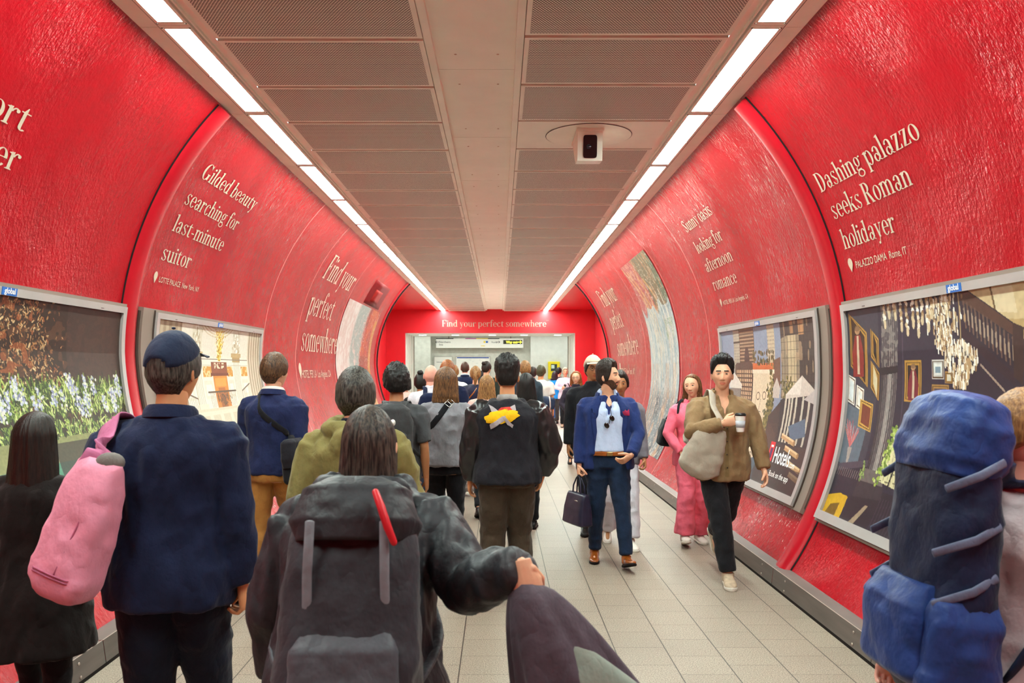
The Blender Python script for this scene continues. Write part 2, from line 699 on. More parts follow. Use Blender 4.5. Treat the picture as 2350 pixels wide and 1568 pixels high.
# metal skirtings
for side, nm in ((-1, 'baseboard_left'), (1, 'baseboard_right')):
    mb = MB()
    x0 = -2.188 if side < 0 else 2.068
    x1 = -2.208 if side < 0 else 2.084
    for y in np.arange(Y_BACK, Y_RING, 1.74):
        ye = min(y + 1.734, Y_RING)
        a, b, c, d = (x0, y, .008), (x0, ye, .008), (x1, ye, .142), (x1, y, .142)
        e, g = (x1 + side * .13, ye, .15), (x1 + side * .13, y, .15)
        mb.add([a, b, c, d, e, g], [(0, 1, 2, 3)], 0)
        mb.add([d, c, e, g], [(0, 1, 2, 3)], 0)
        w_ = side * .006
        mb.add([(d[0], d[1], .143), (c[0], c[1], .143), (c[0] + w_, c[1], .1434), (d[0] + w_, d[1], .1434)], [(0, 1, 2, 3)], 1)
        for q in (.25, 1.45):
            for zz in (.04, .11):
                xx = x0 + (x1 - x0) * (zz - .008) / .134 - side * .003
                mb.ball((xx, y + q, zz), .004, .009, .009, 8, 5, 1)
    mb.box(min(x0, x0 + side * .02), max(x0, x0 + side * .02), Y_BACK, Y_RING, 0, .02, 2)
    struct(nm, mb, [M_SKIRT, M_SKIRT_TOP, M_BLACK])

# ------------------------------------------------------------------ ceiling
XW0, XW1 = -2.15, 1.82          # where the ceiling meets the walls
XL = (-2.007, -1.86)            # left light strip
XR = (1.52, 1.675)
# centre boards, recessed between two rails
mb = MB()
for i in range(-5, 15):
    y0 = 5.93 + i * 1.738
    y1 = min(y0 + 1.732, Y_END)
    if y1 > y0:
        mb.box(-.44, .13, y0, y1, CEIL + .035, CEIL + .05, 0)
        for xx in (-.29, -.01):
            for yy in (.3, 1.45):
                if y0 + yy < y1:
                    mb.ball((xx, y0 + yy, CEIL + .034), .009, .009, .003, 8, 5, 1)
mb.box(-.44, .13, Y_BACK, Y_END, CEIL + .052, CEIL + .06, 1)
for xa, xb in ((-.468, -.42), (.105, .152)):
    mb.box(xa, xb, Y_BACK, Y_END, CEIL - .004, CEIL + .06, 2)
struct('ceiling', mb, [M_BOARD, M_CREAMD, M_CREAM])
# perforated panels in two rows
for row, (xa, xb) in enumerate(((-1.745, -.472), (.156, 1.405))):
    mb = MB()
    for i in range(-9, 28):
        y0 = 5.27 - (.05 if row else 0) + i * .885 + .02
        y1 = y0 + .845
        if y1 > Y_END - .03:
            y1 = Y_END - .03
        if y1 < y0 + .1:
            continue
        plain = row == 1 and i == 2
        mb.box(xa, xb, y0, y1, CEIL - .012, CEIL + .012, 0)
        if not plain:
            g = .03
            z = CEIL - .0135
            mb.quad((xa + g, y0 + g, z), (xa + g, y1 - g, z), (xb - g, y1 - g, z), (xb - g, y0 + g, z), 1)
    mb.box(xa - .004, xb + .004, Y_BACK, Y_END, CEIL + .03, CEIL + .04, 2)
    mb.box(xa, xb, Y_END - .03, Y_END, CEIL - .03, CEIL + .03, 0)
    struct('ceiling.%03d' % (row + 1), mb, [M_CREAM, M_PERF, M_CREAMD])
# plain beige strips beside the lights, and the sloped trim between lights and panels
mb = MB()
for side in (-1, 1):
    w, a, b, p = (XW0, XL[0] - .022, XL[1] + .05, -1.745) if side < 0 else (XW1, XR[1] + .022, XR[0] - .05, 1.405)
    y = Y_BACK
    ph = 6.85
    ys = [Y_BACK] + [ph + k * 1.74 for k in range(-5, 13)] + [Y_END]
    for y0, y1 in zip(ys[:-1], ys[1:]):
        mb.box(min(w, a), max(w, a), y0 + .002, y1 - .002, CEIL, CEIL + .02, 0)
    mb.box(min(a, a + side * .008), max(a, a + side * .008), Y_BACK, Y_END, CEIL - .001, CEIL + .01, 1)
    mb.quad((b, Y_BACK, CEIL + .012), (b, Y_END, CEIL + .012), (p, Y_END, CEIL - .012), (p, Y_BACK, CEIL - .012), 0)
    mb.box(min(b, b + side * .012), max(b, b + side * .012), Y_BACK, Y_END, CEIL - .004, CEIL + .02, 2)
mb.box(XW0, XW1, Y_BACK, Y_END, CEIL + .11, CEIL + .13, 1)
struct('ceiling.003', mb, [M_CREAM, M_BLACK, M_BOARD])

# the ceiling lights: a frame with a glowing diffuser and screws
ORD = ['first', 'second', 'third', 'fourth', 'fifth', 'sixth', 'seventh', 'eighth', 'ninth', 'tenth', 'eleventh', 'twelfth', 'thirteenth', 'fourteenth', 'fifteenth', 'sixteenth', 'seventeenth', 'eighteenth']


def ceiling_light(side, k):
    y0 = 5.07 + k * 1.738
    y1 = y0 + 1.738
    xa, xb = XL if side < 0 else XR
    cx, L = (xa + xb) / 2, y1 - y0
    nm = 'left' if side < 0 else 'right'
    t = empty('ceiling_light', (cx, y0, CEIL), 'white strip light, %s from the near end of the %s ceiling row' % (ORD[k + 3], nm),
              'ceiling light', 'strip lights in the ceiling')
    hw = (xb - xa) / 2
    f = MB()
    g = .055
    for x0, x1, a, b in ((-hw - .022, -hw, 0.003, L - .003), (hw, hw + .05 * 0 + .022, 0.003, L - .003), (-hw, hw, .003, g), (-hw, hw, L - g, L - .003)):
        f.box(x0, x1, a, b, -.006, .02)
    f.box(-hw, hw, .0, .003, -.002, .02)
    f.build('frame', M_CREAM, t, False)
    d = MB()
    d.box(-hw, hw, g, L - g, .004, .012)
    d.build('diffuser', M_GLOW, t, False)
    if k <= 4:
        for sx in (-1, 1):
            for yy in (.035, L / 2, L - .035):
                MB().ball((sx * (hw + .009), yy, -.008), .008, .008, .005, 8, 6).build('screw', M_SCREW, t)


for side in (-1, 1):
    for k in range(-3, 14):
        ceiling_light(side, k)

# ------------------------------------------------------------------ end of the tunnel: red chamber and wall with the wide doorway
mb = MB()
mb.box(-4.4, -3.9, Y_RING + .05, Y_END + .1, 0, 4.2, 0)
struct('wall_left.001', mb, M_RED)
mb = MB()
mb.box(3.3, 3.8, Y_RING + .05, Y_END + .1, 0, 4.2, 0)
struct('wall_right.001', mb, M_RED)
mb = MB()
mb.box(-4.2, XW0, Y_RING + .05, Y_END + .1, CEIL + .02, CEIL + .1)
mb.box(XW1, 3.6, Y_RING + .05, Y_END + .1, CEIL + .02, CEIL + .1)
struct('ceiling.004', mb, M_RED)
DX0, DX1, DZ = -3.24, 2.61, 2.915
mb = MB()
mb.box(-4.4, DX0, Y_END, Y_END + .12, 0, 4.2)
mb.box(DX1, 3.8, Y_END, Y_END + .12, 0, 4.2)
mb.box(DX0, DX1, Y_END, Y_END + .12, DZ, 4.2)
struct('wall_end', mb, M_RED)
mb = MB()
mb.box(-4.3, XW0 - .1, Y_BACK - .2, Y_BACK, 0, 4.2)
mb.box(-4.3, 4.2, Y_BACK - .2, Y_BACK, 0, 4.2)
struct('wall_back', mb, M_RED)
# thick jambs and soffit behind the doorway
Y_IN = 32.4
mb = MB()
mb.box(DX0 - .3, DX0, Y_END + .12, Y_IN, 0, DZ + .3, 0)
mb.box(DX0 - .02, DX0 + .02, Y_IN - .06, Y_IN, 0, DZ, 1)
for yy in np.arange(Y_END + .4, Y_IN, .75):
    mb.box(DX0 - .01, DX0 + .015, yy, yy + .05, 0, DZ, 2)
struct('trim_6', mb, [M_WHITE, M_FLANGE, M_CONC])
mb = MB()
mb.box(DX1, DX1 + .3, Y_END + .12, Y_IN, 0, DZ + .3, 0)
mb.box(DX1 - .02, DX1 + .02, Y_IN - .06, Y_IN, 0, DZ, 1)
for yy in np.arange(Y_END + .4, Y_IN, .75):
    mb.box(DX1 - .015, DX1 + .01, yy, yy + .05, 0, DZ, 2)
struct('trim_7', mb, [M_WHITE, M_FLANGE, M_CONC])
mb = MB()
mb.box(DX0, DX1, Y_END + .12, Y_IN, DZ, DZ + .3)
struct('ceiling.005', mb, M_WHITE)
# downlights in the soffit
for k, px in enumerate((970, 1045, 1130, 1203, 1280)):
    x = (px - 1146) / 1960 * 30.6
    t = empty('downlight', (x, 30.6, DZ), 'round white downlight in the doorway soffit, %s of five from the left' % ORD[k], 'ceiling light', 'downlights over the doorway')
    MB().loft([((0, 0, .0), np.array((.17, 0, 0)), np.array((0, .17, 0))), ((0, 0, -.02), np.array((.16, 0, 0)), np.array((0, .16, 0)))], 24).build('rim', M_WHITE, t)
    MB().loft([((0, 0, -.02), np.array((.135, 0, 0)), np.array((0, .135, 0))), ((0, 0, -.026), np.array((.12, 0, 0)), np.array((0, .12, 0)))], 24).build('lens', M_HALLGLOW, t)

# ------------------------------------------------------------------ the hall beyond
YH = 36.0
mb = MB()
mb.box(-6.0, -2.85, YH - .7, YH + .2, 0, 3.3, 0)          # projecting pier on the left
mb.box(-2.85, 1.3, YH, YH + .2, 0, 3.3, 1)
mb.box(1.3, 5.6, YH - .5, YH + .2, 0, 3.3, 2)
struct('wall_end.001', mb, [M_CONC, M_CONC, M_CONC2])
mb = MB()
mb.box(-6.2, -6.0, Y_IN, YH + .2, 0, 3.3)
mb.box(5.6, 5.8, Y_IN, YH + .2, 0, 3.3)
mb.box(-6.2, DX0 - .3, Y_IN - .2, Y_IN, 0, 3.3)
mb.box(DX1 + .3, 5.8, Y_IN - .2, Y_IN, 0, 3.3)
struct('wall_end.002', mb, M_CONC2)
mb = MB()
mb.box(-6.2, 5.8, Y_IN, YH + .2, 3.25, 3.35)
mb.box(DX0 - .3, DX1 + .3, Y_IN - .1, Y_IN, DZ, 3.3)
struct('ceiling.006', mb, M_WHITE)
for k, y in enumerate((33.3, 34.6)):  # unseen lamps above the soffit line, added to brighten the hall
    t = empty('hall_fill_light', (-.3, y, 3.245), 'unseen strip light added to light up the hall, %s the sign' % ('farther from' if k == 0 else 'closest to'), 'ceiling light', 'added lights in the far hall')
    f = MB()
    f.box(-4.6, 4.6, -.12, .12, -.06, -.005, 0, .01)
    f.build('housing', M_WHITE, t, False)
    f = MB()
    f.box(-4.5, 4.5, -.09, .09, -.07, -.06, 0)
    f.build('diffuser', M_HALLGLOW, t, False)


# ------------------------------------------------------------------ lettering
def rect(x0, y0, x1, y1, n=4):
    ys = np.linspace(y0, y1, n + 1)
    return [[(x0, a), (x1, a), (x1, b), (x0, b)] for a, b in zip(ys[:-1], ys[1:])]


def arc(cx, cy, rx, ry, a0, a1, wx, wy, n=22):
    t = np.radians(np.linspace(a0, a1, n + 1))
    o = [(cx + rx * math.cos(q), cy + ry * math.sin(q)) for q in t]
    i = [(cx + (rx - wx) * math.cos(q), cy + (ry - wy) * math.sin(q)) for q in t]
    return [[o[k], o[k + 1], i[k + 1], i[k]] for k in range(n)]


def dot(cx, cy, r, ry=None, n=14):
    ry = r if ry is None else ry
    return [[(cx + r * math.cos(2 * PI * k / n), cy + ry * math.sin(2 * PI * k / n)) for k in range(n)]]


def diag(x0, y0, x1, y1, w, n=4):
    out = []
    for k in range(n):
        a, b = k / n, (k + 1) / n
        xa, ya, xb, yb = x0 + (x1 - x0) * a, y0 + (y1 - y0) * a, x0 + (x1 - x0) * b, y0 + (y1 - y0) * b
        out.append([(xa, ya), (xa + w, ya), (xb + w, yb), (xb, yb)])
    return out


def serif(x, y, w, up):
    s = 1 if up else -1
    return [[(x - .055, y), (x + w + .055, y), (x + w + .055, y + s * .022), (x + w, y + s * .06), (x, y + s * .06), (x - .055, y + s * .022)]]


def flag(x, y):
    return [[(x - .075, y - .055), (x - .06, y - .04), (x + .1, y + .015), (x + .1, y - .06), (x, y - .09)]]


def stem(x, y0, y1, w=.1, foot=True, fl=True):
    r = rect(x, y0, x + w, y1)
    if foot:
        r += serif(x, y0, w, True)
    if fl:
        r += flag(x, y1)
    return r


W = .1


def glyph(c):
    if c == ' ':
        return [], .2
    if c == 'a':
        return arc(.19, .17, .15, .185, 20, 340, .09, .035) + rect(.28, .1, .38, .48) + arc(.22, .48, .16, .19, 0, 150, W, .035) + dot(.105, .52, .05) + arc(.4, .07, .09, .08, 180, 300, .05, .03), .46
    if c in 'nhmk':
        top = 1.03 if c in 'hk' else .66
        r = stem(.06, 0, top)
        if c == 'k':
            return r + diag(.14, .26, .38, .62, .035) + diag(.2, .36, .36, .02, .11) + serif(.36, 0, .1, True) + serif(.34, .66, .06, False), .5
        r += arc(.25, .42, .17, .25, 0, 150, W, .05) + stem(.32, 0, .43, fl=False)
        if c == 'm':
            r += arc(.51, .42, .17, .25, 0, 150, W, .05) + stem(.58, 0, .43, fl=False)
            return r, .76
        return r, .5
    if c == 'u':
        return stem(.06, .22, .66, foot=False) + arc(.23, .23, .17, .245, 180, 330, W, .05) + stem(.32, .0, .66, foot=False) + [[(.42, 0), (.49, .02), (.49, .045), (.42, .07)]], .51
    if c == 'r':
        return stem(.06, 0, .66) + arc(.27, .44, .13, .22, 60, 165, .05, .05) + dot(.33, .575, .055, .065), .4
    if c == 'o':
        return arc(.235, .33, .205, .345, 0, 360, .1, .028, 34), .47
    if c == 'c':
        return arc(.235, .33, .205, .345, 55, 322, .1, .03, 28) + dot(.335, .54, .055), .43
    if c == 'e':
        return arc(.23, .33, .2, .345, 0, 322, .1, .03, 30) + rect(.1, .345, .42, .375, 1), .44
    if c == 'd':
        return arc(.21, .33, .18, .345, 40, 320, .1, .035, 24) + rect(.32, 0, .42, 1.03) + flag(.32, 1.03) + [[(.42, 0), (.49, .02), (.49, .045), (.42, .07)]], .51
    if c == 'b':
        return rect(.06, .0, .16, 1.03) + flag(.06, 1.03) + arc(.27, .33, .18, .345, -140, 140, .1, .035, 24), .49
    if c == 'p':
        return stem(.06, -.28, .66) + arc(.27, .33, .18, .345, -140, 140, .1, .035, 24), .49
    if c == 'g':
        return arc(.2, .45, .16, .225, 0, 360, .085, .028, 28) + arc(.22, -.1, .2, .175, 0, 360, .06, .045, 28) + arc(.14, .13, .1, .1, 90, 270, .05, .04) + rect(.12, .05, .32, .11, 1) + diag(.3, .56, .38, .66, .03) + dot(.42, .63, .04), .46
    if c == 'y':
        return diag(.06, .66, .2, .02, .1) + diag(.37, .66, .14, -.26, .035) + dot(.13, -.23, .06) + serif(.07, .66, .08, False) + serif(.36, .66, .05, False), .46
    if c == 'w':
        return diag(.05, .66, .17, .0, .1) + diag(.32, .66, .2, .0, .035) + diag(.3, .66, .44, .0, .1) + diag(.59, .66, .47, .0, .035) + serif(.06, .66, .08, False) + serif(.3, .66, .08, False) + serif(.58, .66, .05, False), .68
    if c == 'z':
        return rect(.06, .625, .38, .66, 1) + rect(.04, 0, .39, .035, 1) + diag(.04, .03, .26, .63, .115) + [[(.06, .66), (.06, .5), (.09, .5), (.13, .63)]] + [[(.39, 0), (.39, .17), (.36, .17), (.31, .03)]], .42
    if c == 'l':
        return stem(.06, 0, 1.03), .22
    if c == 'i':
        return stem(.06, 0, .66) + dot(.115, .86, .066), .22
    if c == 't':
        return rect(.09, .12, .19, .66) + [[(.09, .66), (.19, .66), (.19, .84), (.165, .84)]] + rect(.02, .625, .32, .665, 1) + arc(.215, .12, .125, .13, 180, 325, W, .04), .33
    if c == 'f':
        return stem(.09, 0, .82, fl=False) + rect(.01, .625, .3, .665, 1) + arc(.24, .82, .15, .23, 35, 180, W, .035) + dot(.33, .94, .055), .32
    if c == 's':
        return arc(.2, .49, .145, .175, 20, 215, .06, .03) + arc(.2, .17, .15, .18, -160, 35, .06, .03) + diag(.055, .46, .25, .2, .1) + [[(.33, .52), (.35, .66), (.32, .66), (.3, .55)]] + [[(.06, .0), (.04, .17), (.07, .17), (.1, .09)]], .4
    if c == 'S':
        return arc(.24, .76, .18, .25, 20, 215, .07, .03) + arc(.24, .24, .19, .25, -160, 35, .07, .03) + diag(.06, .72, .31, .28, .12) + [[(.41, .76), (.43, 1.0), (.395, 1.0), (.37, .84)]] + [[(.06, 0), (.04, .25), (.075, .25), (.1, .12)]], .5
    if c == 'D':
        return stem(.07, 0, 1.0, .12, fl=False) + serif(.07, 1.0, .12, False) + arc(.22, .5, .33, .5, -90, 90, .13, .035, 28) + rect(.1, .965, .25, 1.0, 1) + rect(.1, 0, .25, .035, 1), .6
    if c == 'R':
        return stem(.07, 0, 1.0, .12, fl=False) + serif(.07, 1.0, .12, False) + arc(.24, .75, .22, .25, -90, 90, .12, .035, 22) + rect(.1, .965, .25, 1.0, 1) + rect(.1, .5, .25, .53, 1) + diag(.24, .51, .44, 0, .12) + serif(.46, 0, .08, True), .6
    if c == 'G':
        return arc(.33, .5, .28, .515, 42, 335, .13, .035, 34) + rect(.46, .05, .58, .4) + serif(.46, .4, .12, False) + [[(.52, .7), (.545, 1.0), (.51, 1.0), (.47, .85)]], .68
    if c == 'F':
        return stem(.07, 0, 1.0, .12, fl=False) + serif(.07, 1.0, .12, False) + rect(.1, .96, .5, 1.0, 1) + [[(.5, 1.0), (.51, .76), (.48, .76), (.41, .965)]] + rect(.15, .5, .36, .535, 1) + [[(.36, .66), (.36, .38), (.34, .38), (.3, .52), (.34, .66)]], .53
    if c == '-':
        return rect(.05, .26, .25, .33, 1), .3
    if c == '~':
        return rect(.02, .93, .1, .96, 1) + rect(.14, .93, .24, .96, 1), .26
    return [], .3


def serif_text(s):
    x = 0
    P = []
    for c in s:
        g, a = glyph(c)
        P += [[(px + x, py) for px, py in q] for q in g]
        x += a
    return P, x


_SANS = {}


def sans_text(s, bold=0.0):
    """(verts, faces, width) of a sans line with capital height about .72"""
    k = (s, bold)
    if k in _SANS:
        return _SANS[k]
    cu = bpy.data.curves.new('line', 'FONT')
    cu.body = s
    cu.size = 1.0
    cu.offset = bold
    o = bpy.data.objects.new('line', cu)
    COL.objects.link(o)
    e = o.evaluated_get(bpy.context.evaluated_depsgraph_get())
    me = e.to_mesh()
    v = np.array([w.co[:] for w in me.vertices])
    f = [tuple(p.vertices) for p in me.polygons]
    e.to_mesh_clear()
    bpy.data.objects.remove(o)
    bpy.data.curves.remove(cu)
    _SANS[k] = (v, f, float(v[:, 0].max()))
    return _SANS[k]


def wall_serif(mb, side, text, y0, width, s, cap, off=.004):
    P, w = serif_text(text)
    k = width / w
    for q in P:
        a = np.array(q)
        mb.add(wallpt(side, y0 - side * a[:, 0] * k, s + a[:, 1] * cap, off), [tuple(range(len(q)))])


def wall_sans(mb, side, text, y0, width, s, cap, off=.004, mi=0, bold=0.0):
    v, f, w = sans_text(text, bold)
    mb.add(wallpt(side, y0 - side * v[:, 0] * width / w, s + v[:, 1] * cap / .72, off), f, mi)


def wall_pin(mb, side, y0, s, h, off=.004):
    """map-pin mark"""
    w = h * .38
    pts = [(w * math.cos(t), h * .68 + w * math.sin(t)) for t in np.linspace(math.radians(-25), math.radians(205), 16)] + [(0, 0)]
    a = np.array(pts)
    mb.add(wallpt(side, y0 - side * a[:, 0], s + a[:, 1], off), [tuple(range(len(pts)))])


def slogan(side, lines, pin, label):
    base = wallpt(side, lines[0][1], lines[-1][3], 0)
    t = empty('wall_slogan', tuple(base), label, 'lettering')

    def part(mb, name):
        mb.v = [a - base for a in mb.v]
        mb.build(name, M_CREAMTXT, t, False)
    for text, y0, w, s, cap in lines:
        mb = MB()
        wall_serif(mb, side, text, y0, w, s, cap)
        part(mb, 'text_line')
    if pin:
        text, y0, y1, s, cap = pin
        mb = MB()
        wall_pin(mb, side, y0, s - .02, cap * 1.9)
        part(mb, 'pin_mark')
        mb = MB()
        wall_sans(mb, side, text, y0 - side * .08, abs(y1 - y0) - .08, s, cap)
        part(mb, 'place_line')


slogan(1, [('Dashing palazzo', 6.24, 1.49, 1.215, .145), ('seeks Roman', 6.21, 1.19, .995, .145), ('holidayer', 6.20, .82, .765, .145)],
       ('PALAZZO DAMA  Rome, IT', 6.17, 5.33, .61, .052), 'cream slogan reading Dashing palazzo seeks Roman holidayer on the red right wall')
slogan(1, [('Sunny oasis', 9.95, 1.22, 1.56, .145), ('looking for', 9.96, 1.12, 1.28, .145), ('afternoon', 9.94, 1.12, 1.04, .145), ('romance', 9.9, .96, .81, .145)],
       ('HOTEL PER LA  Los Angeles, CA', 9.77, 8.72, .62, .05), 'cream slogan reading Sunny oasis looking for afternoon romance on the red right wall')
slogan(1, [('Find your', 18.78, 2.2, 1.30, .40), ('perfect', 18.8, 1.65, .765, .40), ('somewhere', 18.75, 2.8, .18, .40)],
       ('TERRACE  New York, NY', 18.5, 16.5, -.21, .13), 'tall cream slogan Find your perfect somewhere on the far right wall')
slogan(-1, [('Gilded beauty', 7.12, 1.52, 1.575, .145), ('searching for', 7.1, 1.4, 1.315, .145), ('last-minute', 7.11, 1.27, 1.07, .145), ('suitor', 7.09, .66, .81, .145)],
       ('LOTTE PALACE  New York, NY', 7.09, 8.12, .625, .05), 'cream slogan reading Gilded beauty searching for last-minute suitor on the red left wall')
slogan(-1, [('Find your', 12.68, 2.35, 1.3, .40), ('perfect', 12.6, 1.78, .715, .40), ('somewhere', 12.58, 2.75, .165, .40)],
       ('HOTEL PER LA  Los Angeles, CA', 12.53, 14.75, -.24, .12), 'tall cream slogan Find your perfect somewhere on the left wall')
slogan(-1, [('ort', 4.40, .37, 1.25, .155), ('er', 4.60, .25, 1.025, .155)], None, 'line endings ort and er of a cream slogan high on the near left wall')
# the line over the doorway
_, w = serif_text('Find your perfect somewhere~')
k_ = 3.68 / w
t = empty('door_slogan', (-1.98, Y_END - .004, 3.135), 'cream slogan Find your perfect somewhere over the wide doorway', 'lettering')
x_ = 0.0
for word in ('Find ', 'your ', 'perfect ', 'somewhere~'):
    P, ww = serif_text(word)
    mb = MB()
    for q in P:
        a = np.array(q)
        mb.add(np.stack([(x_ + a[:, 0]) * k_, np.zeros(len(q)), a[:, 1] * .225], -1), [tuple(range(len(q)))])
    mb.build('word', M_CREAMTXT, t, False)
    x_ += ww


# ------------------------------------------------------------------ printed pictures, painted with arrays
class Canvas:
    def __init__(self, w, h, aspect, bg='#000000'):
        self.w, self.h, self.asp = w, h, aspect
        self.a = np.empty((h, w, 3))
        self.a[:] = rgb(bg)
        self.u, self.v = np.meshgrid((np.arange(w) + .5) / w, (np.arange(h) + .5) / h)

    def n(self, fu, fv, s=0):
        return vnoise(np.stack([self.u.ravel() * fu, self.v.ravel() * fv, np.full(self.u.size, s * 7.3 + .5)], -1), s).reshape(self.h, self.w)

    def put(self, mask, c, al=1.0):
        m = np.clip(np.asarray(mask, float), 0, 1)[..., None] * al
        c = np.asarray(rgb(c) if isinstance(c, (str, tuple)) else c, float)
        self.a = self.a * (1 - m) + c * m

    def poly(self, pts, c, al=1.0, tex=0.0, c2=None, fu=20, fv=20, s=3):
        m = self.pm(pts)
        self.put(m, c, al)
        if tex:
            self.put(m * (self.n(fu, fv, s) > 1 - 2 * tex), c2, .8)

    def pm(self, pts):
        x, y = self.u, self.v
        ins = np.zeros(x.shape, bool)
        n = len(pts)
        for i in range(n):
            x0, y0 = pts[i]
            x1, y1 = pts[(i + 1) % n]
            if y0 == y1:
                continue
            ins ^= ((y0 > y) != (y1 > y)) & (x < (x1 - x0) * (y - y0) / (y1 - y0) + x0)
        return ins

    def rect(self, x0, y0, x1, y1, c, al=1.0):
        self.put((self.u > x0) & (self.u < x1) & (self.v > y0) & (self.v < y1), c, al)

    def _win(self, x0, x1, y0, y1):
        return (slice(max(0, int(y0 * self.h) - 1), max(0, int(y1 * self.h) + 2)), slice(max(0, int(x0 * self.w) - 1), max(0, int(x1 * self.w) + 2)))

    def _local(self, w, mask, c, al):
        m = np.asarray(mask, float)[..., None] * al
        c = np.asarray(rgb(c), float)
        self.a[w] = self.a[w] * (1 - m) + c * m

    def ell(self, cx, cy, rx, ry, c, al=1.0):
        w = self._win(cx - rx, cx + rx, cy - ry, cy + ry)
        self._local(w, ((self.u[w] - cx) / rx) ** 2 + ((self.v[w] - cy) / ry) ** 2 < 1, c, al)

    def line(self, x0, y0, x1, y1, wd, c, al=1.0):
        e = wd / self.asp
        w = self._win(min(x0, x1) - e, max(x0, x1) + e, min(y0, y1) - wd, max(y0, y1) + wd)
        u, v = self.u[w], self.v[w]
        dx, dy = (x1 - x0) * self.asp, y1 - y0
        L = dx * dx + dy * dy + 1e-12
        t = np.clip(((u - x0) * self.asp * dx + (v - y0) * dy) / L, 0, 1)
        d = np.hypot((u - x0) * self.asp - t * dx, v - y0 - t * dy)
        self._local(w, d < wd, c, al)

    def leaf(self, cx, cy, L, W_, a, c, al=1.0):
        self.line(cx - math.cos(a) * L / self.asp, cy - math.sin(a) * L, cx + math.cos(a) * L / self.asp, cy + math.sin(a) * L, W_, c, al)

    def framed(self, x0, y0, x1, y1, c, frame='#b98a3a', sh=0.0, b=.012):
        """a framed picture; sh slants its top and bottom"""
        q = lambda e: [(x0 + e, y0 + e * 1.6), (x1 - e, y0 + sh + e * 1.6), (x1 - e, y1 + sh - e * 1.6), (x0 + e, y1 - e * 1.6)]
        self.poly(q(0), frame)
        self.poly(q(b * .35), '#5b3d1b')
        self.poly(q(b * .6), frame)
        self.poly(q(b), c)


def figure(cv, cx, top, h, w, robe, skin='#b58a66'):
    """a generic robed sitter"""
    cv.ell(cx, top + h * .09, w * .2, h * .085, skin)
    cv.ell(cx, top + h * .05, w * .22, h * .06, '#6b5038', .7)
    cv.poly([(cx - w * .2, top + h * .18), (cx + w * .2, top + h * .18), (cx + w * .45, top + h * .55), (cx + w * .4, top + h), (cx - w * .4, top + h), (cx - w * .45, top + h * .55)], robe)
    cv.poly([(cx - w * .06, top + h * .2), (cx + w * .08, top + h * .2), (cx + w * .12, top + h * .95), (cx - w * .08, top + h * .95)], '#d9c6a8', .8)


